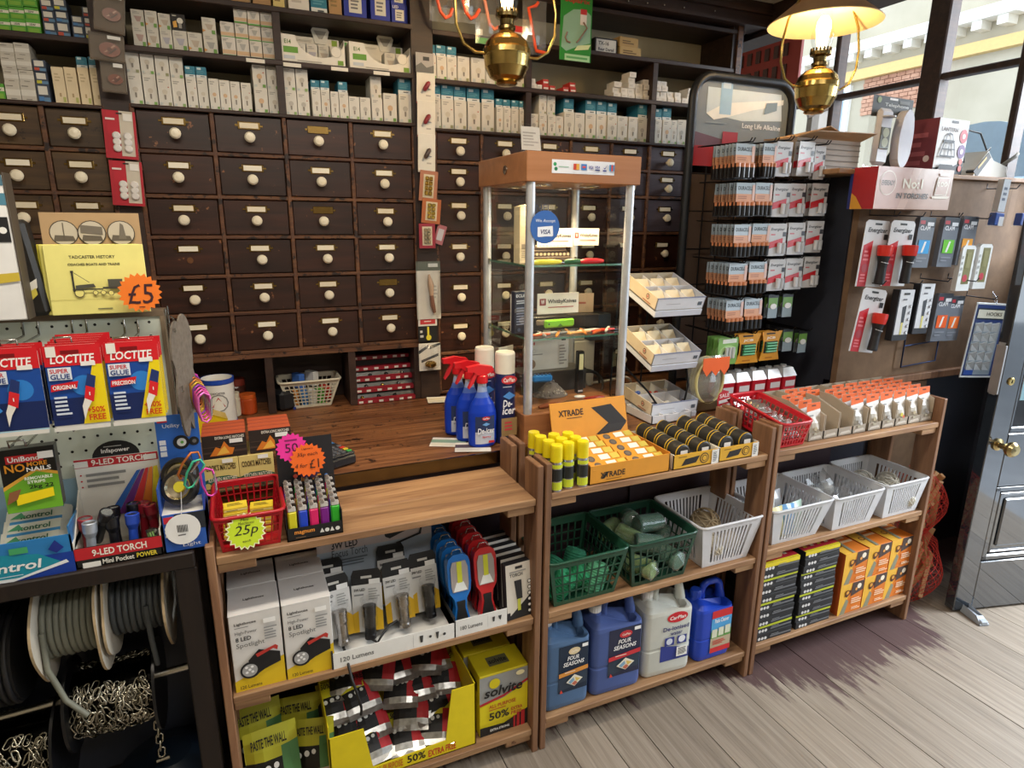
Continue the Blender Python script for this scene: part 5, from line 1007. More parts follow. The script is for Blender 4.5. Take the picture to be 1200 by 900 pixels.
for q,(xc,w,nm,rr) in enumerate(((1.228,.085,'left',.0255),(1.394,.078,'right',.0285))):
    t=thing('tape_tray','yellow and white open tray of black tape rolls, '+nm+' one of two','tray',(xc,1.402,.836),0,'trays of tape rolls')
    b=MB().box(-w,0,0,w,.235,.003,'d8d4c8').box(-w,0,0,w,.003,.046,'dca82a').box(-w,0,0,-w+.003,.235,.048,'dedad0').box(w-.003,0,0,w,.235,.048,'dedad0').box(-w,.232,0,w,.235,.048,'dedad0')
    b.front(-w,0,w,.046,0,[('p',[(.18,.2),(.50,.3),(.58,.75),(.26,.65)],'1c1a18'),('c',.68,.52,.10,'4a3a1c'),('c',.68,.52,.08,'dca82a'),('c',.68,.52,.06,'4a3a1c'),('c',.68,.52,.045,'dca82a'),('r',.84,0,1,1,'e4e2dc'),('l',.87,.15,.97,.85,7,'55606c'),('l',.1,.8,.35,.9,1,'7a5a14')]); b.build('tray','card',t)
    for c_ in range(2):
        for k in range(4):
            L=.052; r=rr
            g=thing('tape_roll',f'black tape roll with yellow rings, {ORD[k]} from front in {["left","right"][c_]} row of {nm} tray','tape',(xc-.040+c_*.080,1.410+k*(L+.002)+.004,.840+r+.016+.002*k),0,'black tape rolls in the trays')
            g.rotation_euler=(0,0,0)
            body=MB(); body.T=Matrix.Rotation(-math.pi/2,4,'X')
            body.lathe([(r*.35,.001),(r*.8,0),(r,.003),(r,L-.003),(r*.8,L),(r*.35,L-.001)],'2b2a28',20); body.build('roll','rubber',g)
            for z in (.002,L-.006):
                ring=MB(); ring.T=body.T; ring.lathe([(r*1.005,z),(r*1.012,z+.001),(r*1.012,z+.003),(r*1.005,z+.004)],'d8b02c',20,caps=False).build('edge_ring','gloss',g)
            if k==0: MB().front(-.012,-.006,.014,.008,-.0012,[('r',0,0,1,1,'e4e2de')]).build('price_label','card',g)
# ---- badge trays on wire stand
ws=thing('wire_stand','black wire countertop stand carrying three sloping white badge trays','stand')
b=MB()
for x in (1.31,1.45):
    b.tube([(x,1.74,.872),(x,2.0,.872),(x,2.02,.9),(x,1.99,1.33)],.004,'17171a',6)
    for z in (.93,1.13,1.31): b.tube([(x,2.0,z-.03),(x,1.93,z-.012),(x,1.76,z-.075)],.0035,'17171a',6)
b.tube([(1.25,1.86,1.06),(1.33,1.80,.96),(1.36,1.76,.90)],.004,'17171a',6); b.tube([(1.47,1.78,1.07),(1.475,1.76,.98),(1.45,1.75,.9)],.004,'17171a',6)
b.build('wire_frame','satin',ws)
bn=['top','middle','bottom']
for k,(z,x0) in enumerate(((1.262,1.288),(1.072,1.288),(.888,1.30))):
    t=thing('badge_tray',f'white sectioned cardboard tray of small items, {bn[k]} one on the wire stand','tray',(x0+.1,1.735,z),(math.radians(20 if k<2 else 8),0,0),'sloping trays on the wire stand')
    w=.1; d=.20; h=.046
    b=MB().box(-w,0,0,w,d,.003,'cfc4b0').box(-w,0,0,w,.003,h,'dfe2ea').box(-w,0,0,-w+.003,d,h,'d9c8ac').box(w-.003,0,0,w,d,h,'b9bfce').box(-w,d-.003,0,w,d,h,'cabda6')
    b.front(-w,0,w,h,0,[('l',.2,.45,.5,.52,1,'a8a8b0'),('r',.86,.3,.95,.6,'5a6470')]); b.side(0,0,d,h,-w,[('c',.72,.6,.05,'6a3a2c'),('c',.72,.6,.035,'d9c8ac'),('c',.72,.6,.02,'b8483c'),('l',.6,.15,.9,.3,1,'b8684c')])
    b.box(-w-.001,-.001,h-.003,w+.001,.003,h,'8f97b4'); b.build('tray','card',t)
    p=MB()
    for y in (.10,): p.box(-w+.003,y,.003,w-.003,y+.002,h*.9,'dcdce0')
    for x in (-.035,.03): p.box(x,.003,.003,x+.002,d-.003,h*.85,'dcdce0')
    p.build('divider','card',t)
    MB().box(-w+.002,-.004,-.022,w-.002,d*.9,-.001,'d4d8e4').build('lower_shell','card',t)
    for c_ in range(3):
        for r in range(2):
            x=-.066+c_*.065; y=.035+r*.095; z0=.006
            if k<2: MB().prism([(x-.026,y-.02,z0),(x+.026,y-.02,z0),(x+.026,y+.03,z0+.036),(x-.026,y+.03,z0+.036)],(0,.002,0),'e2d2b0').build('divider_card','card',t)
    if k==2:
        for c_,(x,y,c,n) in enumerate(((-.066,.045,'33333f','dark'),(-.0,.045,'d8cfbc','cream'),(.055,.045,'24348a','navy blue'),(-.066,.14,'3a58a8','blue'),(-.0,.14,'c8402c','red'),(.06,.14,'b8b0a4','grey'))):
            for q in range(5):
                m=MB().ball((0,0,0),.010,c,8,.7); m.build('badge','gloss',t,(x+R.uniform(-.014,.014),y+R.uniform(-.02,.02),.014+q*.003))
t=thing('badge_tray','lowest white sectioned tray lying flat on the counter below the stand','tray',(1.365,1.70,.871),0)
b=MB().box(-.085,0,0,.085,.16,.003,'d2d2d4').box(-.085,0,0,.085,.003,.03,'dcdde2').box(-.085,0,0,-.082,.16,.03,'d6d6da').box(.082,0,0,.085,.16,.03,'d6d6da').box(-.085,.157,0,.085,.16,.03,'d6d6da').box(-.03,0,0,-.028,.16,.028,'dcdde2').box(.03,0,0,.032,.16,.028,'dcdde2'); b.build('tray','card',t)
# junction boxes and cables behind the stand
t=thing('junction_box','white plastic mains boxes with dark cables behind the wire stand','electrical box',(1.27,2.24,.872))
MB().rbox(-.09,0,0,.1,.06,.20,'cfcabc',.006).rbox(-.06,0,.2,.05,.05,.30,'c4bfb2',.006).build('casing','gloss',t); MB().rbox(.06,-.02,.20,.16,.05,.31,'4a5360',.004).build('grey_unit','gloss',t)
for pts,c in (([(-.05,-.01,.05),(-.02,-.10,.09),(.05,-.12,.12),(.09,-.06,.03)],'1c1c1e'),([(0,-.01,.08),(.06,-.08,.10),(.10,-.11,.06),(.05,-.14,.01)],'1c1c1e'),([(.08,-.02,.02),(.13,-.12,.04),(.17,-.13,.09),(.22,-.10,.03)],'c9c4b8'),([(-.1,-.05,.02),(-.04,-.12,.05),(0,-.1,.08),(.03,-.06,.02)],'c9c4b8')):
    sm=[]; 
    for i in range(13):
        u=i/12; a,b_,c2,d2=[Vector(q) for q in pts]; sm.append(a*(1-u)**3+b_*3*u*(1-u)**2+c2*3*u*u*(1-u)+d2*u**3)
    MB().tube(sm,.0055,c,7).build('cable','rubber',t)
# sale bag of coiled tube
t=thing('tube_bag','clear bag of coiled yellow tubing with orange top behind the sale tag','bag',(1.565,1.775,.872))
for k in range(5): 
    b=MB(); b.tube([(.062*math.cos(q*math.pi/14)+.004*k,.012*k-.025,.115+.082*math.sin(q*math.pi/14)) for q in range(28)],.0052,'c8b878' if k%2 else 'd8cc90',6,True); b.build('tube_coil','gloss',t)
MB().rbox(-.07,-.03,.0,.07,.05,.05,'5a4a34',.01).build('packed_tube','gloss',t)
pouch(MB(),.17,.205,.045,'fff',8).build('bag_film','net_film',t)
o=[(-.06,-.052,.21),(-.06,-.055,.17)]+[(-.06+.02*k,-.056,.165-(.022 if k%2 else 0)) for k in range(1,6)]+[(.06,-.055,.17),(.06,-.052,.21)]
MB().prism([(a,-.052,c) for a,b_,c in o],(0,.002,0),'ee6420').build('header_card','card',t)
b=MB().prism([(-.028,0,0),(.03,0,.012),(.026,0,.06),(.018,0,.084),(-.002,0,.09),(-.022,0,.078),(-.03,0,.058)],(0,.0015,0),'c82836')
b.face((-.03,0,0),(.06,0,.006),(0,0,.085),[('t',.16,.70,.17,'SALE','f4e8e8',.7),('p',[(.1,.46),(.95,.5),(.95,.64),(.1,.6)],'ece8e6'),('p',[(.08,.06),(.98,.12),(.96,.42),(.1,.36)],'ece8e6'),('t',.38,.14,.22,'80p','3a3a44',.5,0)])
solo(b,'sale_tag','card','red and white 80p sale tag hanging before the coiled tubing','price tag',(1.60,1.70,.872),(math.radians(-6),0,-.08))
# ================================================================ on top of the right pine unit
rb=basket('long narrow red basket of clear hardware packs at left end of the right unit',-.062,.062,-.052,.052,.088,0,0,.25,'c41e2c','gloss','grid',8,11,4)
rb.location=(1.624,1.402,.8425); rb.rotation_euler=(math.radians(8),0,0)
for i in range(14):
    c_=i%2; r=i//2
    t=thing('hardware_pack',f'clear pack of small fittings, row {["one","two","three","four","five","six","seven"][r]} from front, {["left","right"][c_]} side, red basket','packet',(1.598+c_*.05,1.42+r*.031,.866+.0055*r),(math.radians(-48),0,R.uniform(-.4,.4)),'clear hardware packs in the long red basket')
    pouch(MB(),.056,.07,.012,'fff',5).build('bag_film','film',t)
    b=MB().box(-.018,-.004,.01,.018,.004,.045,R.choice(['8a8680','a09a94','787470'])).box(-.026,-.002,.05,.026,.0,.07,'a8322c' if i%4==0 else 'c8c4c0'); b.build('fitting','metal',t)
for i in range(5):
    t=thing('plastic_tub',f'red tub with clear lid, {ORD[i]} from left in the row behind the long red basket','tub',(1.70+i*.08,1.80,.870),0,'red tubs in a row')
    MB().rbox(-.036,0,0,.036,.07,.085,'b81e2c',.004).front(-.036,0,.036,.085,0,[('r',.1,.1,.9,.5,'d83a48'),('r',.2,.52,.9,.80,'e0d8d8'),('l',.2,.2,.8,.4,2,'f0d0d0')]).build('tub','gloss',t)
    MB().prism([(-.037,-.001,.085),(.037,-.001,.085),(.026,.015,.118),(-.026,.015,.118)],(0,.05,0),'c8c8cc').build('lid','frost',t)
    MB().lathe([(.012,.118),(.012,.126),(0,.126)],'d0d0d4',10,(0,.04,0)).build('lid_knob','frost',t)
# rows of orange-topped hang packs in card boxes
def hang_pack(x,y,z,k,lab,g,v=0,rz=0):
    w,h=.062,.125
    b=MB().box(-w/2,0,0,w/2,.0012,h,'ece9e6')
    b.front(-w/2,0,w/2,h,0,[('p',[(0,.76),(1,.82),(1,1),(0,1)],'ea6a28'),('r',.35,.9,.65,.94,'6a3014'),('p',[(0,.70),(1,.74),(1,.78),(0,.76)],'f4f2f0'),('l',.1,.62,.7,.68,1,'8a8a8a')])
    b.mi=1; pp=MB(); pp.mi=1; pouch(b,w*.96,h*.6,.014,['cfc8bc','c4c0b8','dcd8d0'][v%3],5); b.mi=0
    b.front(-w*.3,.012,w*.3,h*.5,-.0145,[('c',.4,.5,.2,['b8a888','a8a4a0','d0c24a'][v%3]),('c',.65,.35,.16,['8a7a60','c8c4c0','c86a4a'][v%3]),('r',.15,.1,.5,.25,'b0a890')])
    o=b.build('hang_pack','card',loc=(x,y,z),rot=(math.radians(-7),0,rz),label=lab,cat='packet',group=g); o.data.materials.append(MAT('gloss'))
def tray_box(xc,w,lab,col='b3a592',hf=.03):
    t=thing('stock_box',lab,'box',(xc,1.425,.840),0,'grey card stock boxes')
    b=MB().box(-w/2,0,0,w/2,.22,.002,col).box(-w/2,.0,0,w/2,.002,hf,'a89c8c')
    for s_ in(-1,1): 
        x=s_*w/2-(.001 if s_>0 else -.001); b.prism([(x-.001,0,0),(x-.001,.22,0),(x-.001,.22,.118),(x-.001,.10,.118),(x-.001,0,.085)],(.002,0,0),col)
    b.box(-w/2,.218,0,w/2,.22,.118,col); b.front(-w/2,0,w/2,hf,0,[('p',[(.1,.2),(.9,.3),(.8,.6),(.2,.5)],'cfc8bc')]); b.build('box','card',t)
cols=[(1.752,3,0,'first'),(1.822,1,1,'second'),(1.892,0,1,'third'),(1.962,4,1,'fourth'),(2.040,5,0,'fifth'),(2.112,5,1,'sixth'),(2.182,5,2,'seventh'),(2.252,5,0,'eighth'),(2.318,5,1,'ninth')]
for i,(x,n,v,nm) in enumerate(cols):
    tray_box(x,.067,f'grey cardboard stock box, {nm} from left along the right pine unit')
    n=max(n,4) if i not in(1,2) else 2
    y0=1.435 if i not in (1,2) else 1.56
    for k in range(n):
        hang_pack(x,y0+k*.036,.843,k,f'orange-topped clear hang pack, {ORD[k]} from front in the {nm} stock box','orange-topped hang packs',v+k)
# ================================================================ left display: pegboard on the dark unit
du=thing('display_stand','dark wooden stand at far left carrying pegboard above and cable reels below','stand')
part('stand_top','dark_wood',du,(-1.25,1.395,.815,-.135,1.66,.852),r=.003)
for x,y in ((-.155,1.41),(-.155,1.62),(-1.22,1.41),(-1.22,1.62)): part('post','dark_wood',du,(x-.022,y-.012,0,x+.022,y+.03,.815),r=.003)
part('shade_board','dark_wood',du,(-1.25,1.40,0,-1.24,1.655,.815)); part('back_board','blackpaint',du,(-1.25,1.655,0,-.13,1.665,.815))  # end board is unseen, added to keep light out from under the stand
part('bottom_board','dark_wood',du,(-1.25,1.40,.13,-.13,1.655,.15))
for z in (.70,.49): part('rod_bracket','dark_wood',du,(-.185,1.47,z-.04,-.16,1.56,z+.03))
pb=thing('pegboard','pale green-white pegboard panel with black holes behind the glue packs','board',(0,1.555,.852),(math.radians(-3),0,0))
MB().box(-1.2,0,0,-.158,.006,.497,'fff').build('panel','peg_white',pb)
MB().box(-1.22,-.004,.49,-.150,.07,.503,'6a5a48').box(-.158,-.004,0,-.150,.03,.49,'7a6a55').build('frame','card',pb)
hb=MB()
for i in range(24):
    for j in range(16):
        x,z=-.18-.0255*i,.02+.0305*j; hb.poly([(x+.0032*math.cos(a*math.pi/3),-.0004,z+.0032*math.sin(a*math.pi/3)) for a in range(6)],'0c0c0c')
tag(hb.build('peg_hole','matte',pb),kind='stuff')
def hook(x,z,L=.15):
    return MB().tube([(x-.013,0,z+.03),(x-.013,-.004,z),(x-.013,-L,z-.005),(x-.013,-L-.006,z+.008),(x+.013,-L-.006,z+.008),(x+.013,-L,z-.005),(x+.013,-.004,z),(x+.013,0,z+.03)],.0022,'b8b8b4',6).build('wire_hook','metal',pb)
for x,z in ((-.215,.455),(-.31,.462),(-.395,.462),(-.33,.29),(-.41,.27)): hook(x,z)
def glue(x,y,z,k,v,lab):
    w,h=.092,.165
    o=[(-w/2,0,.01),(-w/2+.006,0,0),(w/2-.006,0,0),(w/2,0,.01),(w/2,0,h-.008),(w/2-.008,0,h),(-w/2+.008,0,h),(-w/2,0,h-.008)]
    t=thing('glue_pack',lab,'packet',(x,y,z),(math.radians(-3),0,R.uniform(-.02,.02)),'carded super glue packs on the pegboard')
    b=MB().prism(o,(0,.0015,0),'d8d6d0')
    if k==0:
        I=[('r',0,.06,1,.76,'1b4a9c'),('r',0,.06,1,.38,'16285c'),('c',.62,.52,.22,'2f7fd0',.12),('r',0,.76,1,1,'d0202a')]
        if v: I+=[('p',[(.52,.06),(1,.06),(1,.76),(.82,.76)],'ecd31c')]
        I+=[('t',.10,.79,.10,'LOCTITE','f4f0ee',.78,1,.15),('r',.30,.90,.62,.94,'7a1018'),('r',.05,.87,.22,.99,'e8e4dc'),('r',.62,.75,.88,.80,'eceae6'),
            ('r',.04,.60,.44,.745,'dfe6f0'),('t',.07,.68,.05,'SUPER','c8303a',.32),('t',.07,.61,.06,'GLUE','1b3a7c',.34)]
        if v: I+=[('p',[(.04,.47),(.50,.50),(.54,.58),(.06,.55)],'d0202a'),('t',.08,.49,.05,'ORIGINAL' if v==1 else 'PRECISION','f4f0ee',.42),('l',.08,.18,.4,.42,5,'cfd8e6'),('t',.62,.19,.07,'+50%','c8361c',.32),('t',.64,.10,.07,'FREE','c8361c',.30)]
        else: I+=[('p',[(.02,.30),(.2,.36),(.28,.3),(.1,.22)],'3f8fe0'),('p',[(0,.44),(.14,.46),(.14,.54),(0,.52)],'8fc4e0'),('r',0,0,1,.06,'a8d4e8')]
        q=(.70 if v else .48); dx=.0 if v!=2 else .12
        I+=[('p',[(q+dx+.02,.66),(q+dx+.16,.62),(q+dx+.10,.46),(q+dx-.06,.50)],'23356c'),('p',[(q+dx-.04,.52),(q+dx+.12,.48),(q+dx+.06,.32),(q+dx-.10,.36)],'d8262e'),('p',[(q+dx-.09,.37),(q+dx+.03,.33),(q+dx-.06,.24),(q+dx-.14,.11),(q+dx-.15,.28)],'e8e4dc'),('l',q+dx-.0,.38,q+dx+.02,.46,1,'f4f0ee'),('r',0,0,1,.05,'d8d6d0')]
    else:
        I=[('r',0,.76,1,1,'c81e28'),('r',0,.06,1,.76,'1b3f8c'),('p',[(.52,.06),(1,.06),(1,.76),(.82,.76)],'e4cb18') if v else ('r',.9,.1,1,.7,'14203c')]
    b.front(-w/2,0,w/2,h,0,I,.0003); b.build('card','gloss',t)
for v,(x,n,nm) in enumerate(((-.395,3,'blue brush-on'),(-.295,6,'yellow-cornered original'),(-.198,3,'yellow-cornered precision'))):
    for k in range(n):
        glue(x+k*.0015,1.400+k*.014,1.152+k*.002,k,v,f'super glue card, {ORD[k]} from front on the {["left","middle","right"][v]} hook of the pegboard')
t=thing('strip_pack','black and green hanging pack of sticky strips beneath the left glue cards','packet',(-.402,1.425,.988),(math.radians(-3),0,.05))
b=MB().rbox(-.045,0,0,.045,.03,.128,'121212',.001)
b.front(-.045,0,.045,.128,0,[('p',[(0,0),(1,0),(1,.58),(.62,.66),(0,.42)],'6aa82c'),('p',[(0,.36),(.62,.62),(1,.53),(1,.58),(.62,.67),(0,.42)],'d9a23c'),('r',.12,.78,.78,.9,'c8242c'),('t',.16,.80,.08,'UniBond','f2f0ee',.55),('t',.08,.64,.13,'NO','e89a2c',.36),('t',.48,.71,.07,'MORE','e89a2c',.36),('t',.46,.63,.07,'NAILS','f0efec',.44),('t',.4,.50,.05,'REMOVABLE','eef2e4',.5),('t',.44,.44,.045,'STRIPS','eef2e4',.32),('t',.46,.34,.08,'2kg 22','1c2418',.44),('p',[(.2,.12),(.88,.2),(.88,.34),(.2,.28)],'ecd41c'),('p',[(.03,.15),(.22,.22),(.32,.38),(.10,.34)],'8a5a3c'),('r',.7,.82,.98,.93,'eceae6')]); b.build('box','gloss',t)
t=thing('refill_box','blue open-topped box of damp absorber packets at the far left','box',(-.445,1.405,.852),0)
w=.095
b=MB().box(-w,0,0,w,.14,.003,'c8d8e0').box(-w,0,0,w,.003,.082,'2f7fc0').box(w-.003,0,0,w,.14,.10,'3a78b0').box(-w,0,0,-w+.003,.14,.10,'d8d8d4').box(-w,.137,0,w,.14,.15,'8fb0c4')
b.front(-w,0,w,.082,0,[('r',0,0,1,.55,'1c3f9c'),('p',[(0,.1),(.45,.0),(.9,.3),(.7,.62),(.3,.75),(0,.7)],'1f8fa8'),('p',[(0,.05),(.45,0),(.95,.28),(.93,.36),(.5,.08),(0,.12)],'e8eef2'),('t',.1,.26,.24,'Kontrol','f2f4f4',.62,1,.15),('r',.46,.70,.62,.86,'4aa86c'),('p',[(.86,.92),(.93,.70),(.86,.58),(.79,.70)],'22328a'),('l',.2,.14,.6,.18,1,'cfe0ea')]); b.build('box','gloss',t)
for i in range(4):
    b=MB(); pouch(b,.115,.085,.016,'e6e6da',6); b.front(-.045,.03,.045,.062,-.0165,[('r',0,0,1,1,'d8dccc'),('r',0,.05,1,.3,'3f8fc8'),('t',.2,.42,.4,'kontrol','2f6a4c',.6),('p',[(0,.5),(.2,.95),(.3,.5)],'4a9a6c')])
    solo(b,'refill_packet','gloss',f'white damp absorber packet with green print, {ORD[i]} from front in the blue box','packet',(-.425,1.42+i*.028,.875+i*.014),(math.radians(-58),0,.05),'damp absorber packets')
t=thing('torch_display','red and white counter display of small pocket torches on the dark stand','display',(-.272,1.408,.852))
w=.079
b=MB().box(-w,0,0,w,.12,.003,'d8d4c8').box(-w,0,0,w,.003,.045,'141414').box(-w,0,0,-w+.003,.12,.06,'e0dcd0').box(w-.003,0,0,w,.12,.06,'e0dcd0')
b.prism([(-w,.0,.045),(-w,.115,.045),(-w,.115,.13)],(.003,0,0),'e0dcd0').prism([(w-.003,.0,.045),(w-.003,.115,.045),(w-.003,.115,.13)],(.003,0,0),'e0dcd0')
b.front(-w,0,w,.045,0,[('r',0,.42,1,1,'c0202a'),('t',.2,.52,.34,'9-LED TORCH','f2ece0',.62),('t',.30,.08,.24,'Mini Pocket','ece8dc',.36),('t',.69,.1,.24,'POWER','e8d23c',.24),('r',.08,.02,.28,.28,'ecebe6')]); b.build('tray','card',t)
h=MB().box(-w,.118,0,w,.121,.195,'e8e6de').prism([(.045*math.cos(k*math.pi/12),.121,.193+.036*math.sin(k*math.pi/12)) for k in range(13)],(0,.003,0),'121214')
h.front(-w,.06,w,.195,.118,[('r',0,.86,1,1,'c0202a'),('t',.2,.88,.1,'9-LED TORCH','f2ece0',.66),('r',.0,.87,.16,.97,'eceae4'),('r',.82,.88,.98,.97,'eceae4'),('c',.06,.74,.012,'c0202a'),('c',.06,.64,.012,'c0202a'),('c',.06,.54,.012,'c0202a'),('l',.12,.5,.62,.78,3,'8a8a88'),('p',[(.3,.0),(.72,.72),(.77,.73),(.42,0)],'2a62b4'),('p',[(.42,.0),(.78,.73),(.82,.74),(.56,0)],'6a2a7c'),('p',[(.56,0),(.83,.74),(.87,.75),(.70,0)],'c83030'),('p',[(.70,0),(.88,.75),(.92,.76),(.84,0)],'dc7a2c'),('p',[(.84,0),(.93,.76),(.98,.77),(1,0)],'dccb2c')])
h.front(-.035,.197,.035,.222,.1205,[('t',.12,.15,.5,'Infapower','eceae6',.76),('l',.2,.75,.8,.9,1,'b8b8b4')]); h.build('header_card','card',t)
for i,(x,y,z,rx,ry,c,n) in enumerate(((-.325,1.43,.858,-.05,.05,'b8c0cc','silver pocket torch standing at left of the pocket torch display'),(-.318,1.46,.885,.3,.4,'17171a','black pocket torch leaning across the back left of torch display'),(-.283,1.435,.858,-.1,.0,'15151a','black pocket torch standing at front middle of torch display'),(-.285,1.47,.866,-.1,0,'17171c','black pocket torch behind another in the middle of torch display'),(-.25,1.44,.858,-.08,.05,'2a4fc0','blue pocket torch standing at front of torch display'),(-.25,1.475,.868,-.05,.05,'1c1c22','dark pocket torch behind the blue one'),(-.232,1.48,.866,0,.06,'8c1c28','dark red pocket torch behind the blue one'),(-.208,1.465,.864,-.05,-.08,'7c1824','dark red pocket torch standing at the right of torch display'),(-.335,1.46,.858,0,.02,'a83a40','red-rimmed pocket torch at back left of torch display'))):
    t=thing('pocket_torch',n,'torch',(x,y,z),(rx,ry,0),'pocket torches in the red and white display')
    MB().lathe([(.0095,0),(.010,.004),(.009,.02),(.009,.05),(.0135,.062),(.0140,.082),(.012,.0835),(.011,.080)],c,14).build('body','satin' if c=='b8c0cc' else 'gloss',t)
    MB().lathe([(.0112,.0815),(.006,.0805),(0,.0800)],'c8ccd4',12).build('lens','metal',t)
solo(MB().cyl((0,0,0),(.0,0,.045),.006,'c8ccd0',10),'battery','metal','small silver battery lying at right of the pocket torch display','battery',(-.222,1.425,.864),(0,.5,.3))
solo(MB().cyl((0,0,0),(.0,0,.048),.0085,'3a3a34',10).lathe([(.0086,.03),(.0086,.042)],'8ab86a',10,caps=False),'battery','gloss','dark battery with green end lying at the right front of torch display','battery',(-.205,1.42,.860),(-.3,-.15,.3))
t=thing('utility_display','blue counter display of round utility lights at right of the pocket torches','display',(-.147,1.408,.852))
w=.043
b=MB().box(-w,0,0,w,.10,.003,'2450a8').box(-w,0,0,w,.003,.088,'2a5cb8').box(-w,0,0,-w+.003,.10,.15,'2450a8').box(w-.003,0,0,w,.10,.12,'1c3f94').box(-w,.003,.03,w,.09,.088,'dcd9d0')
b.front(-w,0,w,.088,0,[('r',.06,.78,.28,.95,'c8283c'),('r',.3,.55,.98,1,'20242c'),('l',.06,.4,.2,.7,3,'e0e4ec'),('t',.42,.1,.12,'Light','f0f2f6',.4,0)])
b.prism([(-w,.100,0),(w,.100,0),(w,.116,.275),(-w,.116,.275)],(0,.003,0),'2a66c0'); b.face((-w,.1105,.165),(2*w,0,0),(0,.006,.11),[('r',0,.0,1,.06,'1d4ea0'),('t',.16,.72,.1,'Utility light','eef2f6',.72,0),('r',.05,.86,.28,.97,'c8283c'),('c',.55,.42,.19,'18181a'),('c',.56,.42,.11,'e2e2de'),('c',.57,.42,.04,'6ab04a'),('c',.85,.42,.12,'18181a'),('c',.86,.42,.05,'6a6a6a'),('r',.05,.4,.2,.5,'e8ecf0'),('r',.05,.28,.2,.38,'e8ecf0'),('r',.05,.16,.2,.26,'e8ecf0')]); b.build('box','card',t)
for i,(y,z) in enumerate(((1.447,.985),(1.472,1.004))):
    t=thing('utility_light',['round black utility light with yellow centre, facing front','round black utility light behind the front one'][i],'light',(-.148,y,z),(math.radians(68),math.radians(0),math.radians(-20)),'round utility lights')
    MB().lathe([(.0,-.012),(.03,-.012),(.038,-.006),(.038,.010),(.034,.016),(.027,.017)],'1b1a1a',26,caps=False).build('housing','rubber',t)
    MB().lathe([(.027,.0168),(.023,.012),(.012,.008)],'cfc4a8',22,caps=False).build('reflector','metal',t)
    MB().lathe([(.012,.0082),(.011,.011),(0,.011)],'d8cc3a',16).build('led_disc','gloss',t)
t=thing('hang_tag','round white barcode tag hanging on the front of the blue display','price tag',(-.150,1.4035,.905),(math.radians(-4),0,0))
MB().prism([(.034*math.cos(k*math.pi/12),0,.034*math.sin(k*math.pi/12)) for k in range(24)],(0,.001,0),'e4e4e2').face((-.034,0,-.034),(.068,0,0),(0,0,.068),[('r',.34+.035*k,.42,.36+.035*k,.66,'3a3a3a') for k in range(9)]+[('l',.35,.3,.66,.38,1,'5a5a5a')]).build('disc','card',t)
MB().tube([(0,0,.032),(.002,.004,.05),(.004,.01,.08)],.0008,'dcdcdc',4).build('string','fabric',t)
# books, box and star above the pegboard
z0=1.356; BD=1.545
b=MB().rbox(-.088,0,0,.088,.006,.205,'a88a62',.001)
b.front(-.088,0,.088,.205,0,[('r',0,0,1,1,'ab8d66')]+[q for cx,im in ((.22,0),(.5,1),(.80,2)) for q in (('c',cx,.80,.145,'3a3026'),('c',cx,.80,.135,'b8ae9a'),('p',[(cx-.11,.72),(cx+.11,.72),(cx+.09,.77),(cx-.09,.78)],'5a5246'),('p',[(cx-.03,.74),(cx+.05,.74),(cx+.03,.88),(cx-.0,.90)],'6a6256') if im==2 else ('r',cx-.005,.74,cx+.005,.90,'5a5246') if im==0 else ('p',[(cx-.11,.80),(cx+.11,.78),(cx+.11,.86),(cx-.11,.88)],'6a6256'))])
solo(b,'local_history_book','card','brown booklet with three oval photographs standing behind the yellow booklets','book',(-.262,BD+.03,z0),(math.radians(-4),0,0))
for i,(x,y) in enumerate(((-.258,BD),(-.266,BD+.009),(-.272,BD+.018))):
    b=MB().rbox(-.088,0,0,.088,.005,.142,['e0d880','d9d06a','c8bc3a'][i],.001)
    if i==0: b.front(-.088,0,.088,.142,0,[('t',.24,.80,.045,'TADCASTER HISTORY','3a3a2a',.46),('t',.22,.70,.035,'COACHES BOATS AND TRAINS','3a3a2a',.52),('r',.0,.215,1,.22,'b8b060'),('l',.46,.06,.64,.09,1,'6a6a4a'),
      ('r',.24,.33,.26,.62,'2c2c26'),('r',.235,.60,.265,.63,'2c2c26'),('p',[(.27,.42),(.45,.44),(.47,.39),(.27,.37)],'4a4a40'),('c',.30,.31,.05,'4a4a40'),('c',.30,.31,.043,'e0d880'),('c',.46,.31,.028,'4a4a40'),('c',.46,.31,.022,'e0d880'),('r',.24,.35,.54,.37,'3a3a30'),('c',.54,.31,.028,'4a4a40'),('c',.54,.31,.022,'e0d880'),('r',.54,.36,.76,.39,'3a3a30'),('p',[(.60,.39),(.74,.39),(.75,.50),(.60,.50)],'4a4a40'),('c',.62,.30,.03,'4a4a40'),('c',.62,.30,.024,'e0d880'),('c',.72,.30,.03,'4a4a40'),('c',.72,.30,.024,'e0d880'),('p',[(.27,.6),(.28,.6),(.42,.46),(.41,.46)],'4a4a40')])
    if i==2: b.front(-.088,0,-.04,.142,0,[('r',.1,.2,.9,.6,'8a8a7a'),('r',.2,.3,.8,.5,'5a5a50')])
    solo(b,'local_history_book','card',['front yellow local history booklet with steam engine drawing, beside a star','yellow booklet just behind the front one, left edge showing','olive yellow booklet at the back with a grey photograph'][i],'book',(x,y,z0),(math.radians(-4),0,0),'yellow history booklets')
burst('price_star','orange five pound price star at the corner of the yellow booklets',(-.182,1.515,1.400),.041,'ee7a22',[('t',.22,.22,.5,'£5','3a1a22',.58,0,.1),('l',.45,.12,.65,.16,1,'3a1a22')],(0,0,.02),20)
t=thing('stacked_box','white and teal carton stack at the far left edge above the pegboard','box',(-.432,1.50,z0),0)
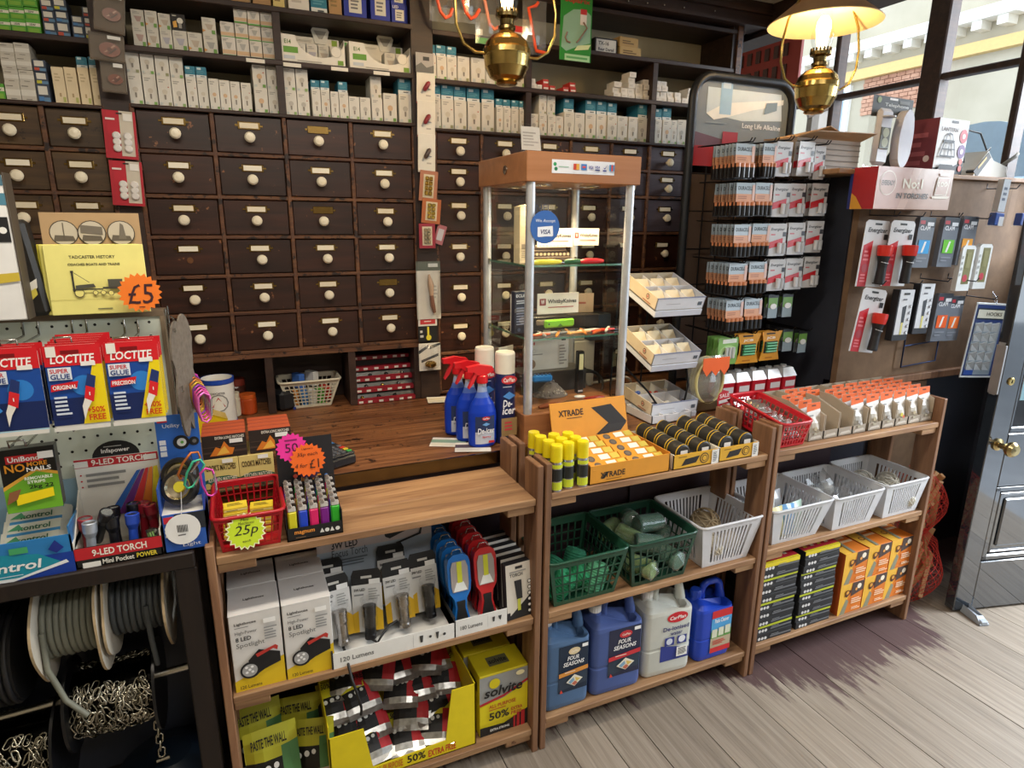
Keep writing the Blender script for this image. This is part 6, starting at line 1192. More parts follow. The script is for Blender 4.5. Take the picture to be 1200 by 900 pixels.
MB().rbox(-.07,0,0,.055,.05,.27,'e2e2e0',.002).front(-.07,0,.055,.27,0,[('r',0,.80,1,.88,'4a7f94'),('r',0,.93,1,1,'4a6f80'),('r',.5,.55,.98,.72,'17171a'),('c',.75,.63,.05,'e8e8e4'),('c',.9,.63,.05,'e8e8e4'),('p',[(0,.22),(1,.28),(1,.34),(0,.30)],'c8b03a'),('l',.3,.36,.7,.5,4,'a8a8a4')]).build('carton','card',t)
MB().rbox(.0555,-.001,0,.058,.046,.275,'4a4034',.0006).build('edge_board','card',t)
solo(MB().rbox(-.018,0,0,.018,.05,.19,'17140f',.008).front(-.016,.03,.012,.075,-.0004,[('p',[(0,.2),(.9,.6),(1,1),(.1,.7)],'d8d4c8'),('p',[(.2,0),(.8,.3),(.8,.6),(.2,.4)],'c8b84a')]),'dark_case','rubber','black soft case leaning between the white carton and yellow booklets','case',(-.366,1.545,z0),(0,math.radians(-6),0))
# hooks with insoles and carabiners at the right of the pegboard
rk=thing('wire_rack','thin wire side rack beside the pegboard holding felt pads and carabiners','rack',(0,0,0))
b=MB()
for y in (1.55,1.60): b.tube([(-.143,y,.86),(-.143,y,1.36)],.002,'a8a8a4',5)
for z in (1.345,1.325,1.20,1.04): b.tube([(-.143,1.575,z),(-.125,1.50,z),(-.118,1.42,z+.004)],.0018,'b0b0ac',5)
b.build('wire_frame','metal',rk)
for i,(y,z,rz) in enumerate(((1.49,1.195,1.25),(1.525,1.205,1.2),(1.485,1.095,1.3),(1.525,1.10,1.25))):
    o=[(.034*math.cos(a)*(1 if math.sin(a)>0 else .8),0,.078+.078*math.sin(a)) for a in [k*math.pi/12 for k in range(24)]]
    solo(MB().prism(o,(0,.004,0),'756c61'),'felt_pad','fabric',['grey felt insole hanging in front at the top of the side rack','grey felt insole behind the front one at top of side rack','grey felt insole in front at the lower hook of side rack','grey felt insole behind at the lower hook of side rack'][i],'insole',(-.122+.012*(i%2),y,z-.01),(0,0,rz),'felt insoles on the side rack')
def carabiner(p,rot,c,lab,g):
    s=1.0; pts=[(-.012,0,.026),(0,0,.034),(.012,0,.026),(.014,0,.0),(.009,0,-.026),(0,0,-.032),(-.009,0,-.026),(-.014,0,0)]
    t=thing('carabiner',lab,'carabiner',p,rot,g); MB().tube([(a,b,c2) for a,b,c2 in pts],.0026,c,6,True).build('loop','satin',t); MB().tube([(.0135,-.003,.018),(.011,-.003,-.020)],.0022,'d8d8dc',6).build('gate','metal',t)
for i in range(9):
    c=['c83a9c','7a2c8c','a85a2c','c8803a','c8a03a','8c3a9c','c84a8c','d85aa0','e070b8'][i]
    carabiner((-.110+i*.0035,1.575-i*.017,1.175-.002*i),(0,0,.5),c,f'{["pink","violet","copper","orange","gold","purple","magenta","rose","light pink"][i]} carabiner in the upper row on the side rack','carabiners on the side rack')
carabiner((-.118,1.42,1.02),(0,.5,.3),'4ac09a','turquoise carabiner hanging at the front of lower hook','lower carabiners'); carabiner((-.090,1.41,1.0),(0,-.1,.2),'d84aa8','large pink carabiner hanging lowest beside the blue display','lower carabiners'); carabiner((-.128,1.45,1.03),(0,.7,.4),'c8743a','orange carabiner behind the turquoise one','lower carabiners')
# cable reels and chain reels
def disc(r,x0,x1,seed,y,z):
    b=MB(); r2=random.Random(seed); ph=r2.uniform(0,6)
    o=[]
    for k in range(40):
        a=k*math.pi/20; q=r*(1+.05*math.sin(4*a+ph)); o.append((x0,y+q*math.cos(a),z+q*math.sin(a)))
    return b.prism(o,(x1-x0,0,0),'b09a78','c9c2b4')
def reel(x0,x1,y,z,r,rd,c,lab,tail=None):
    t=thing('cable_reel',lab,'reel',(0,0,0))
    disc(r,x0-.005,x0,int(x0*100),y,z).build('flange','card',t); disc(r,x1,x1+.005,int(x1*77),y,z).build('flange','card',t)
    n=int((x1-x0)/.0115); 
    for k in range(n):
        b=MB(); x=x0+.006+k*(x1-x0-.012)/(n-1); rr=rd*R.uniform(.97,1.0)
        b.tube([(x+.002*q/20,y+rr*math.cos(q*math.pi/10),z+rr*math.sin(q*math.pi/10)) for q in range(20)],.0062,c,6,True); b.build('cable_turn','rubber',t)
    MB().cyl((x0,y,z),(x1,y,z),rd*.95,c,18).build('drum','rubber',t)
    if tail: MB().tube(tail,.006,c,7).build('cable_tail','rubber',t)
reel(-.448,-.340,1.525,.680,.122,.074,'7c7e72','grey cable reel with cardboard flanges, left of two under the dark stand',[(-.442,1.45,.70),(-.440,1.435,.62),(-.418,1.43,.54),(-.385,1.43,.49)])
reel(-.322,-.212,1.525,.690,.112,.064,'44484a','dark grey cable reel with barcode on flange, right of two',[(-.25,1.46,.71),(-.247,1.452,.63),(-.244,1.46,.555)])
solo(MB().box(-.0006,-.012,-.03,0,.012,.03,'c8c8c0').side(-.01,-.028,.01,.028,-.0008,[('r',.2,.05+.08*k,.8,.09+.08*k,'3a3a38') for k in range(11)]),'barcode_label','card','small barcode label stuck on the right reel flange','label',(-.2065,1.44,.72),(0,0,math.pi))
t=thing('cable_reel','black cable reel at the far left edge under the stand','reel')
MB().cyl((-.62,1.53,.62),(-.50,1.53,.62),.10,'0e0e10',20).build('drum','rubber',t)
for k in range(9): MB().tube([(-.61+k*.0125,1.53+.102*math.cos(q*math.pi/12),.62+.102*math.sin(q*math.pi/12)) for q in range(24)],.006,'17171a',5,True).build('cable_turn','rubber',t)
def link(b,c,u,v,L=.024,W=.012,r=.0023,col='c0bcae'):
    pts=[]
    for k in range(10):
        a=k*math.pi/5; pts.append(c+u*(L/2-W/2)*(1 if math.cos(a)>0 else -1)*(abs(math.cos(a))>.1)+u*W*.55*math.cos(a)+v*W/2*math.sin(a)*1.1)
    b.tube(pts,r,col,4,True)
def chain_reel(x0,x1,y,z,r,lab,seed,n):
    t=thing('chain_reel',lab,'reel'); r2=random.Random(seed)
    MB().cyl((x0,y,z),(x1,y,z),r*.86,'1a1a1a',18).build('drum','metal',t)
    MB().cyl((x0-.006,y,z),(x0,y,z),r*1.35,'121214',26).build('flange','gloss',t); MB().cyl((x1,y,z),(x1+.006,y,z),r*1.35,'121214',26).build('flange','gloss',t)
    ch=MB()
    for k in range(n):
        a=r2.uniform(-2.6,1.2) if k%4 else r2.uniform(2.2,3.6); x=r2.uniform(x0+.008,x1-.008); rr=r*r2.uniform(.88,1.02)
        nrm=Vector((0,math.cos(a),math.sin(a))); tan=Vector((0,-math.sin(a),math.cos(a))); c=Vector((x,y,z))+nrm*rr
        u=(tan+X_*r2.uniform(-.7,.7)+nrm*r2.uniform(-.25,.25)).normalized(); v=(X_+tan*r2.uniform(-.5,.5)+nrm*r2.choice((0,0,.9,-.9))).normalized()
        link(ch,c,u,v,col=r2.choice(['c8c4b6','aaa698','8a8678']))
    tag(ch.build('wound_chain','metal',t),kind='stuff'); return t
c1=chain_reel(-.425,-.258,1.52,.465,.078,'reel of bright steel chain on a rod, right one under the stand',4,560)
for k in range(6):
    b=MB(); link(b,Vector((-.262,1.452,.42-k*.0195)),Vector((.1,0,1)).normalized(),X_ if k%2 else Y_,.026,.013); b.build('hanging_link','metal',c1)
MB().cyl((-.275,1.452,.300),(-.247,1.452,.303),.004,'c0bcae',8).build('toggle_bar','metal',c1)
chain_reel(-.66,-.462,1.52,.375,.09,'reel of steel chain at the far left under the stand, lower one',9,420)
t=thing('rod','round steel rod carrying the chain reel','rod'); MB().cyl((-.64,1.52,.470),(-.165,1.52,.490),.009,'d8d4c8',12).build('rod_bar','metal',t)
solo(MB().lathe([(.11,0),(.12,.02),(.12,.07),(.05,.10),(0,.10)],'16202c',24),'round_tub','gloss','dark blue round tub on the floor board beneath the chain reels','tub',(-.26,1.53,.1505))
# ================================================================ window bay, torch board, battery rack
MATS['pane']=lambda n:clearmat((.99,.99,1,1),.0,.02)(n)
struct(MB().box(2.2,1.765,0,2.225,2.53,1.728,'fff').box(2.2,1.765,0,3.4,1.79,.93,'fff').box(3.28,1.70,0,3.40,1.765,2.1,'fff'),'wall_bay_front','blackpaint')
lg=thing('window_ledge','pale worn wooden ledge board along the top of the torch board','ledge'); part('ledge_board','pine',lg,(2.05,1.72,1.730,3.38,2.52,1.748),r=.003)
tb=thing('torch_board','brown peg display board under the window ledge hung with torches','board')
part('panel','peg_brown',tb,(2.205,1.735,.925,3.27,1.762,1.729)); part('bottom_rail','pine_up',tb,(2.205,1.715,.893,3.22,1.765,.925),r=.003)
part('door_side_panel','peg_brown',tb,(2.50,1.745,.02,2.80,1.764,.88))
b=MB()
for q in ((2.56,1.19,2.78,.965),): 
    x0,z1,x1,z0=q; b.tube([(x0,1.715,z1),(x0,1.715,z0),(x1,1.715,z0+.01),(x1,1.715,z1)],.0035,'3a4a72',6); b.tube([(x0,1.715,z0+.09),(x1,1.715,z0+.10)],.003,'3a4a72',6)
b.build('wire_loop','satin',tb)
for x,z in ((2.26,1.585),(2.40,1.585),(2.62,1.585),(2.80,1.58),(2.24,1.335),(2.45,1.33),(2.62,1.335),(2.80,1.33),(2.95,1.25),(2.95,1.70)): MB().tube([(x,1.735,z+.02),(x,1.735,z),(x,1.62,z-.004),(x,1.61,z+.012)],.0025,'40424a',5).build('wire_hook','satin',tb)
def hang(name,label,cat,x,y,z,w,h,items,col,d=.002,rz=0,ry=0,mat='card',parts=(),g=None):
    t=thing(name,label,cat,(x,y,z),(0,ry,rz),g)
    MB().prism([(-w/2,0,0),(w/2,0,0),(w/2,0,h-.01),(w/2-.012,0,h),(-w/2+.012,0,h),(-w/2,0,h-.01)],(0,d,0),col).front(-w/2,0,w/2,h,0,items).build('card',mat,t)
    for n,bm,m_ in parts: bm.build(n,m_,t)
    return t
def big_torch(x,y,z,ry,lab,front=True):
    I=[('p',[(.05,.0),(.40,0),(.40,.70),(.05,.62)],'c8202c'),('t',.12,.80,.09,'Energizer','2c2c30',.78,1,.2),('r',.36,.93,.64,.96,'2a2a2c'),('l',.1,.38,.34,.56,3,'e87a80'),('c',.22,.28,.12,'b03a44'),('l',.1,.06,.34,.2,3,'e87a80'),('r',.78,.72,.93,.80,'2a2a2e')]
    m_=MB(); m_.lathe([(.017,0),(.019,.004),(.018,.02),(.0165,.06),(.018,.085),(.024,.11)],'1c1c20',16,(.028,-.024,.012)); m2=MB(); m2.lathe([(.0245,.105),(.027,.125),(.027,.143),(.022,.145),(0,.142)],'d8342a',16,(.028,-.024,.012))
    s=MB(); s.tube([(.01,-.03,.095),(.028,-.048,.09),(.046,-.03,.095)],.0015,'c8c8cc',5)
    hang('torch_pack',lab,'torch',x,y,z,.135,.245,I,'d9d9dc',.002,0,ry,'gloss',(('torch_body',m_,'rubber'),('torch_head',m2,'gloss'),('tie',s,'gloss')) if front else (),'carded red and black torches')
big_torch(2.215,1.665,1.320,.05,'silver and red torch card at upper left, partly behind another',True)
big_torch(2.335,1.650,1.320,.04,'silver and red torch card in front, upper left of the torch board')
big_torch(2.205,1.645,1.070,.14,'tilted silver and red torch card hanging lowest on the torch board')
def clam(x,z,c,lab,y=1.67,h=.195):
    hang('key_light_pack',lab,'packet',x,y,z,.095,h,[('r',0,.80,1,1,'3c4048'),('t',.1,.74,.09,'CLAM','e8e8ec',.62,1),('r',.05,.86,.35,.93,'b83a44'),('r',.5,.83,.9,.9,'dcdce0'),('r',.15,.28,.85,.55,c),('p',[(.35,.3),(.5,.52),(.62,.52),(.48,.3)],'e8e8e4'),('l',.15,.1,.8,.22,2,'8a8e98')],'70757f',.02,0,.03,'gloss',(),'grey carded clip lights')
clam(2.505,1.385,'2f9ad8','grey card pack with blue panel right of the red torch cards'); clam(2.655,1.385,'6ac02c','grey card pack with green panel, upper row of torch board'); clam(2.765,1.39,'e8a03c','grey card pack with amber panel, upper row of torch board',1.665)
for i,(x,z) in enumerate(((2.775,1.285),(2.885,1.29))):
    hang('window_pack',['white framed pack with olive window, left of two','white framed pack with olive window, right of two'][i],'packet',x,1.655,z,.085,.185,[('r',.28,.15,.86,.92,'7a7440'),('c',.52,.28,.18,'c03040'),('r',.4,.5,.7,.85,'8a8450'),('l',.05,.3,.2,.8,4,'a8a8a4')],'e4e4e2',.02,0,.02,'card',(),'white framed packs')
for i,(x,z) in enumerate(((2.445,1.095),(2.565,1.115))):
    t=thing('boxed_torch',['dark-sided white boxed torch, left one below the red torch cards','grey-fronted boxed torch with yellow strip, right one below the red cards'][i],'box',(x,1.665,z),(0,.03,0),'boxed torches on the torch board')
    MB().rbox(-.045,0,0,.045,.03,.205,'2c2e36',.001).front(-.045,0,.045,.205,0,[('r',.08,.12,1,1,'d4d4d8'),('p',[(.35,.66),(.62,.7),(.6,.36),(.42,.34)],'3a3d44'),('r',.44,.12,.56,.36,'d8cc7a'),('r',.3,.9,.7,.94,'2a2a2c'),('l',.3,.78,.7,.84,1,'6a6a70')]+[('c',.85,.16+.13*k,.075,'8a8c94') for k in range(5)]+[('c',.85,.16+.13*k,.055,'dcdce0') for k in range(5)]).build('box','card',t)
clam(2.70,1.075,'e8622c','dark card pack with orange light, lower row left of framed card',1.67,.2); clam(2.79,1.07,'e8702c','grey card pack with orange light partly behind the framed card',1.675,.19)
t=thing('hook_card','white-edged blue card of clear plastic hooks hanging at right of torch board','board',(2.945,1.62,.905),(0,.07,-.1))
b=MB().rbox(-.115,0,0,.115,.004,.325,'d8d8d6',.001); b.front(-.115,0,.115,.325,0,[('r',.03,.025,.97,.975,'2a3c74'),('r',.06,.78,.94,.93,'26303c'),('r',.08,.80,.92,.91,'d8d4c4'),('t',.3,.83,.05,'HOOKS','5a5648',.4),('r',.06,.04,.74,.74,'8a949e'),('r',.06,.04,.3,.12,'2a4c9c')]); b.build('card','gloss',t)
for r in range(5):
    for c_ in range(3): 
        b=MB(); b.prism([(-.02,-.006,0),(.02,-.006,0),(.022,-.006,.03),(0,-.02,.042),(-.022,-.006,.03)],(0,.006,0),'fff'); b.build('clear_hook','frost',t,(-.075+c_*.047,0,.035+r*.042))
MB().tube([(0,.0,.322),(-.012,.01,.34),(0,.03,.372),(.012,.01,.34)],.002,'b8b8bc',5,True).build('hanger','metal',t)
for i,(x,lab) in enumerate(((2.885,'clear hanging tube with blue base and white label, left of two by door'),(3.06,'clear hanging tube with blue base at the right end of board'))):
    t=thing('clear_tube',lab,'tube',(x,1.64,1.545),(0,.06,0),'clear hanging tubes')
    MB().rbox(-.035,-.02,0,.035,.02,.195,'fff',.004).build('tube','blister',t); MB().rbox(-.028,-.014,.005,.028,.014,.055,'3a5aa8',.003).front(-.02,.0,.028,.045,-.0145,[('r',.3,.1,.95,.9,'e0e0e2')]).build('content','gloss',t)
    if i==0: MB().box(-.022,-.012,.06,.022,.012,.185,'c4c8ce').front(-.022,.06,.022,.185,-.0125,[('l',.2,.3,.8,.8,3,'5a6478')]).build('insert_card','card',t)
t=thing('torch_sign','red-sided box sign lettered No 1 in torches on the torch board','sign',(2.331,1.62,1.605),(0,0,-.02))
b=MB().rbox(-.203,0,0,.203,.11,.146,'c9a79a',.001).side(0,0,.11,.146,-.203,[('r',0,0,1,1,'a82c34'),('p',[(0,0),(.6,0),(.3,.3),(0,.45)],'d8a03c'),('r',.0,.0,.12,1,'2c3a7c')])
b.front(-.203,0,.203,.146,0,[('p',[(0,0),(.35,0),(.5,1),(0,1)],'cfaaa0'),('p',[(.3,0),(.4,0),(.55,1),(.45,1)],'d9b8ac'),('c',.14,.62,.105,'f0e6d8'),('c',.14,.62,.098,'c9a79a'),('t',.06,.56,.12,'EVEREADY','4a4438',.165,1,.1),('t',.33,.50,.24,'No:1','f0eadc',.26),('t',.26,.26,.13,'IN TORCHES','2c2a28',.42,1,.1),('p',[(.76,.36),(.93,.36),(.95,.8),(.78,.8)],'f0e6d8'),('p',[(.77,.38),(.92,.38),(.94,.78),(.79,.78)],'c9a79a'),('t',.79,.58,.12,'100','f0e6d8',.13),('p',[(.74,.28),(.95,.28),(.97,.34),(.72,.34)],'f0e6d8'),('r',.8,.84,.93,.90,'f0e6d8')]); b.build('box','gloss',t)
# things on the ledge
t=thing('telephone_pack','clear blister pack with a grey telephone handset standing on the window ledge','telephone',(2.42,1.83,1.7485),(0,.02,0))
MB().prism([(-.115,0,0),(.115,0,0),(.118,0,.27),(.11,0,.285),(-.11,0,.285),(-.118,0,.27)],(0,.002,0),'fff').build('backing_film','blister',t)
MB().front(-.115,.205,.115,.282,-.0015,[('p',[(0,0),(1,.12),(1,1),(0,1)],'3c3c3a'),('t',.3,.5,.2,'Telephone','c8c8c4',.6),('r',.4,.85,.6,.95,'e8e8e8'),('c',.15,.8,.05,'8a9a6a'),('r',.65,.72,.9,.88,'6a6a66')]).build('header_card','card',t)
MB().rbox(-.098,-.03,.025,-.015,-.002,.235,'c4c4cc',.014).lathe([(.03,0),(.03,.004),(.02,.005)],'b4b4bc',16,(-.057,-.03,.20)).build('phone_base','gloss',t)
MB().rbox(-.085,-.034,.085,-.03,-.03,.165,'4a4a38',.002).front(-.085,.085,-.03,.165,-.0342,[('c',.5,.75,.32,'a8aa8c'),('c',.5,.3,.32,'a8aa8c')]).build('keypad','gloss',t)
MB().prism([(.055+.042*math.cos(a)*(1 if abs(math.sin(a))>.5 else .93),-.04,.13+.108*math.sin(a)) for a in [k*math.pi/12 for k in range(24)]],(0,.036,0),'ccccd6').build('handset','gloss',t)
t=thing('lantern_box','red-sided box with a black camping lantern picture on the window ledge','box',(2.772,1.80,1.7485),(0,0,.06))
w,h=.105,.222
b=MB().rbox(-w,0,0,w,.16,h,'d8d4d0',.001).side(0,0,.16,h,-w,[('r',0,0,1,1,'7c3440'),('l',.15,.15,.85,.8,4,'a85a64'),('c',.8,.3,.08,'e8d8d4'),('r',0,.0,1,.1,'5a2a34')])
b.front(-w,0,w,h,0,[('p',[(0,0),(1,0),(1,.30),(.6,.16),(0,.14)],'24262c'),('t',.1,.78,.07,'LANTERN','6a5a54',.55,1),('r',.4,.93,.62,.97,'2a2a2c'),('c',.86,.72,.13,'b8404a'),('c',.86,.45,.13,'6a4a7c'),('c',.86,.72,.05,'e8e0dc'),('c',.86,.45,.05,'e8e0dc'),('c',.88,.27,.06,'c85a50'),('c',.88,.15,.06,'c85a50'),
 ('p',[(.2,.58),(.56,.58),(.56,.63),(.2,.63)],'24262c'),('p',[(.24,.60),(.27,.72),(.36,.76),(.46,.74),(.53,.60),(.5,.60),(.45,.71),(.36,.73),(.29,.70),(.27,.60)],'24262c'),('p',[(.2,.58),(.12,.36),(.15,.36),(.24,.58)],'24262c'),('p',[(.52,.58),(.6,.36),(.63,.36),(.56,.58)],'24262c'),('r',.12,.33,.63,.36,'24262c'),('r',.15,.46,.6,.48,'24262c'),('r',.36,.36,.39,.58,'24262c'),('p',[(.1,.06),(.66,.06),(.6,.2),(.16,.2)],'17181c')]); b.build('box','card',t)
t=thing('open_carton','worn open brown cardboard box of papers at left end of the window ledge','box',(2.13,1.83,1.7485),(0,0,.02))
b=MB().box(-.19,0,0,.15,.20,.11,'a8998a'); 
for k in range(5): b.box(-.19,-.003,.015+k*.02,.15,0,.018+k*.02,'7a6c5e')
b.prism([(-.19,0,.11),(.15,0,.11),(.17,-.05,.135),(-.16,-.06,.125)],(0,.0,.003),'b0906c').prism([(-.17,.05,.112),(.0,.02,.16),(.14,.05,.13),(.13,.2,.12),(-.15,.2,.12)],(0,0,.004),'b8946c'); b.build('carton','card',t)
t=thing('charger_unit','grey charger with black label and looping cable on the window ledge','charger',(3.07,1.80,1.7485),(0,0,.15))
MB().prism([(-.16,0,0),(.02,0,0),(.16,0,.01),(.15,0,.055),(.0,0,.075),(-.06,0,.11),(-.16,0,.03)],(0,.09,0),'b8b4ac').build('casing','gloss',t)
MB().prism([(-.17,-.002,.022),(-.06,-.002,.105),(-.03,-.002,.085),(-.13,-.002,.0)],(0,.03,0),'1c1c1c').face((-.15,-.003,.015),(.10,0,.075),(-.01,0,.015),[('r',.2,.2,.8,.8,'b89a5c')]).build('label','card',t)
MB().tube([(-.15,.05,.06),(-.15,.06,.14),(-.09,.08,.20),(-.02,.06,.19),(.02,.04,.12),(.04,.03,.06)],.004,'1c1c1e',7).build('cable','rubber',t)
MB().tube([(-.05,.03,.09),(0,.02,.13),(.05,.05,.09),(.1,.05,.06)],.0025,'8a8a88',6).tube([(.13,.03,.05),(.2,.0,.1),(.28,.02,.12)],.008,'8a8478',7).build('white_cable','rubber',t)
solo(MB().prism([(0,0,0),(.16,0,0),(.16,.05,.14)],(0,.01,0),'17181c'),'dark_wedge','card','small dark wedge leaning behind the lantern box','stand',(2.56,1.96,1.7485))
# hanging sign in the window
t=thing('window_sign','red hanging board with dark bars seen in the far window','sign',(2.75,2.9,2.22),(0,0,math.radians(-88)))
MB().rbox(-.26,0,0,.26,.02,.33,'8c3026',.002).build('board','card',t)
for k in range(7): MB().box(-.22+k*.062,-.008,.06,-.19+k*.062,-.0005,.14,'4a2a22').build('dark_bar','card',t)
for k in range(7): MB().box(-.22+k*.062,-.008,.18,-.19+k*.062,-.0005,.24,'4a2a22').build('dark_bar','card',t)
MB().tube([(0,.01,.33),(0,.01,.62)],.003,'3a3a3a',5).build('hanging_wire','metal',t)
solo(MB().rbox(-.10,0,0,.10,.02,.16,'d8c8c0',.002).front(-.1,0,.1,.16,0,[('r',.0,0,1,.45,'c8404a'),('r',0,.45,1,.6,'3a3438'),('l',.2,.7,.8,.9,1,'8a8a88')]),'small_sign','card','small red and white card propped on the ledge behind the battery header','sign',(2.42,2.42,1.7485),(0,0,-.5))
solo(MB().rbox(-.10,0,0,.10,.1,2.5,'9a928a',.03).tube([(-.12,.05,2.37),(0,-.02,2.43),(.12,.05,2.37)],.02,'6a5a4c',8),'street_post','card','grey rounded drainpipe post seen through the far window','post',(3.75,3.3,-.119))
# ---- battery rack
ra=thing('battery_rack','black wire battery rack with a rounded header panel beside the drawers','rack')
y=2.05
def rr(x0,z0,x1,z1,r,n=6):
    o=[]
    for cx,cz,a0 in ((x1-r,z1-r,0),(x0+r,z1-r,90)):
        for k in range(n+1): a=math.radians(a0+90*k/n); o.append((cx+r*math.cos(a),y,cz+r*math.sin(a)))
    return [(x1,y,z0)]+o+[(x0,y,z0)]
b=MB(); b.tube(rr(1.632,.88,2.130,2.085,.085),.017,'2a2c30',10); b.build('frame_tube','satin',ra)
h=MB().prism([(a,y+.004,c) for a,_,c in rr(1.645,1.765,2.117,2.072,.075)],(0,.006,0),'7c8894')
h.front(1.645,1.765,2.117,2.072,y+.004,[('r',.02,0,.98,.24,'a8323c'),('p',[(.02,.24),(.98,.24),(.98,.34),(.5,.28),(.02,.4)],'6a4a58'),('p',[(.12,.62),(.12,.92),(.9,.92),(.93,.6),(.5,.56)],'c4d4e0'),('p',[(.12,.62),(.3,.75),(.93,.86),(.93,.80),(.6,.70),(.36,.60),(.2,.55)],'e4e8ea'),('r',.25,.62,.37,.98,'9cc0e0'),('r',.27,.92,.35,1.0,'c4d8ea'),('t',.5,.46,.08,'Long Life Alkaline','dfe4ea',.42,1),('p',[(.72,.66),(.86,.72),(.86,.82),(.74,.80)],'7a8e9c'),('l',.12,.5,.4,.53,1,'8a98a4'),('r',.3,.15,.46,.42,'a03a48')]); h.build('header_panel','gloss',ra)
g=MB()
for x in (1.72,1.80,1.88,1.96,2.04): g.tube([(x,y,.90),(x,y,1.76)],.003,'1c1c1f',5)
for z in (.92,1.0,1.06,1.18,1.31,1.45,1.595,1.735): g.tube([(1.632,y-.004,z),(2.13,y-.004,z)],.003,'1c1c1f',5)
g.build('wire_grid','satin',ra)
MB().rbox(1.66,y+.02,.90,2.10,y+.03,1.74,'5a473a',.002).build('backing_card','card',ra)
def bat_mesh(k):
    b=MB(); w,h=.056,.112
    if k=='D':
        b.box(-w/2,0,.048,w/2,.0015,h,'4a3428'); b.front(-w/2,.048,w/2,h,0,[('r',0,.42,1,1,'b4c4d0'),('r',0,0,1,.42,'d9a07c'),('t',.1,.62,.2,'DURACELL','4a5660',.78),('l',.1,.14,.6,.34,2,'b87a5c'),('r',.85,.1,1,.9,'d8b8b0')])
        for i in range(4): 
            x=-.021+i*.014; b.lathe([(.0062,0),(.0066,.001),(.0066,.034)],'17171a',8,(x,-.0066,.002)); b.lathe([(.0066,.034),(.0066,.046),(.002,.047),(0,.048)],'c9825a',8,(x,-.0066,.002))
        b.box(-w/2,-.0002,0,w/2,.0012,.05,'2a2422')
    elif k=='E':
        b.box(-w/2,0,0,w/2,.0015,h,'c9c9cb'); b.front(-w/2,0,w/2,h,0,[('t',.08,.76,.11,'Energizer','3a3c40',.8,1,.2),('l',.1,.62,.5,.7,1,'c86a70'),('r',.78,.6,.98,.74,'3a3c44'),('p',[(0,.22),(0,.42),(.8,.56),(.8,.34)],'c8242e')])
        b.lathe([(.007,0),(.007,.034),(.002,.036),(0,.036)],'d0d2d6',8,(.004,-.007,.010)); b.lathe([(.007,0),(.007,.034),(.002,.036),(0,.036)],'b8babf',8,(.018,-.007,.010))
    elif k=='C':
        w=.036; h=.09; b.box(-w/2,0,0,w/2,.0015,h,'23282c'); b.front(-w/2,0,w/2,h,0,[('r',.05,.45,.95,.88,'6a9a44'),('r',.05,0,.95,.45,'8a9aa2'),('r',.3,.92,.7,.97,'101010')]); b.T=Matrix.Translation((0,-.0012,.046))@Matrix.Rotation(math.pi/2,4,'X'); b.lathe([(.011,0),(.011,.003),(0,.003)],'e6e6e4',14); b.T=None
    elif k=='G':
        w=.07; h=.112; b.box(-w/2,0,0,w/2,.0015,h,'7fb05a'); b.front(-w/2,0,w/2,h,0,[('c',.5,.45,.44,'a8cc88'),('r',.2,.8,.9,.95,'dce4d8'),('c',.55,.42,.30,'5a6a5c')]); 
        for i in range(3): b.lathe([(.005,0),(.005,.045),(0,.046)],'c4c8c4',8,(-.008+i*.012,-.006,.028))
    elif k=='J':
        w=.074; h=.125; b.prism([(-w/2,0,0),(w/2,0,0),(w*.38,0,h*.35),(w*.38,0,h*.65),(w/2,0,h),(-w/2,0,h),(-w*.38,0,h*.65),(-w*.38,0,h*.35)],(0,.0015,0),'d8962a'); b.front(-w*.36,.0,w*.36,h,0,[('r',.05,.26,.95,.66,'3a3428'),('t',.15,.72,.10,'JCB','f2efe6',.6),('r',.1,.9,.7,.95,'1c1a16'),('l',.2,.05,.8,.14,1,'b06a1c')]); 
        for i in range(4): b.T=Matrix.Translation((-.018,-.006,.040+i*.0115))@Matrix.Rotation(math.pi/2,4,'Y'); b.lathe([(.005,0),(.005,.036)],'4aa070' if i%2 else '5fae7c',8); b.T=None
    return b
BM={}
def bats(row,hookn,k,px0,px1,pyt,n,dy=.02,yf=1.80):
    x=(P(px0,pyt,y=yf).x+P(px1,pyt,y=yf).x)/2; z=P((px0+px1)/2,pyt,y=yf).z
    w,h={'D':(.056,.112),'E':(.056,.112),'C':(.036,.09),'G':(.07,.112),'J':(.074,.125)}[k]
    W=P(px1,pyt,y=yf).x-P(px0,pyt,y=yf).x; s=min(W/w,1.5); zs_={'D':.116,'E':.118,'C':.088,'G':.104,'J':.116}[k]/h
    if k not in BM:
        BM[k]=bat_mesh(k).mesh('battery_pack'); BM[k].materials.append(MAT('gloss'))
    nm={'D':'blue and copper battery pack','E':'silver and red battery pack','C':'button cell card','G':'green battery card','J':'amber rechargeable battery card'}[k]
    for i in range(n):
        o=D.objects.new('battery_pack',BM[k]); COL.objects.link(o); o.location=(x+R.uniform(-.001,.001),yf+.004+i*dy,z-h*zs_); o.scale=(s,1,zs_); o.rotation_euler=(R.uniform(-.04,.04),0,R.uniform(-.05,.05))
        tag(o,f'{nm}, {ORD[i]} from front, hook {["one","two","three","four","five","six"][hookn]} of {ORD[row]} row, battery rack','battery','battery packs on the rack')
    MB().tube([(x-.007,y,z+.012),(x-.007,yf-.02,z+.004),(x-.007,yf-.03,z+.016)],.0022,'16161a',5).tube([(x+.007,y,z+.012),(x+.007,yf-.02,z+.004),(x+.007,yf-.03,z+.016)],.0022,'16161a',5).build('wire_hook','satin',ra)
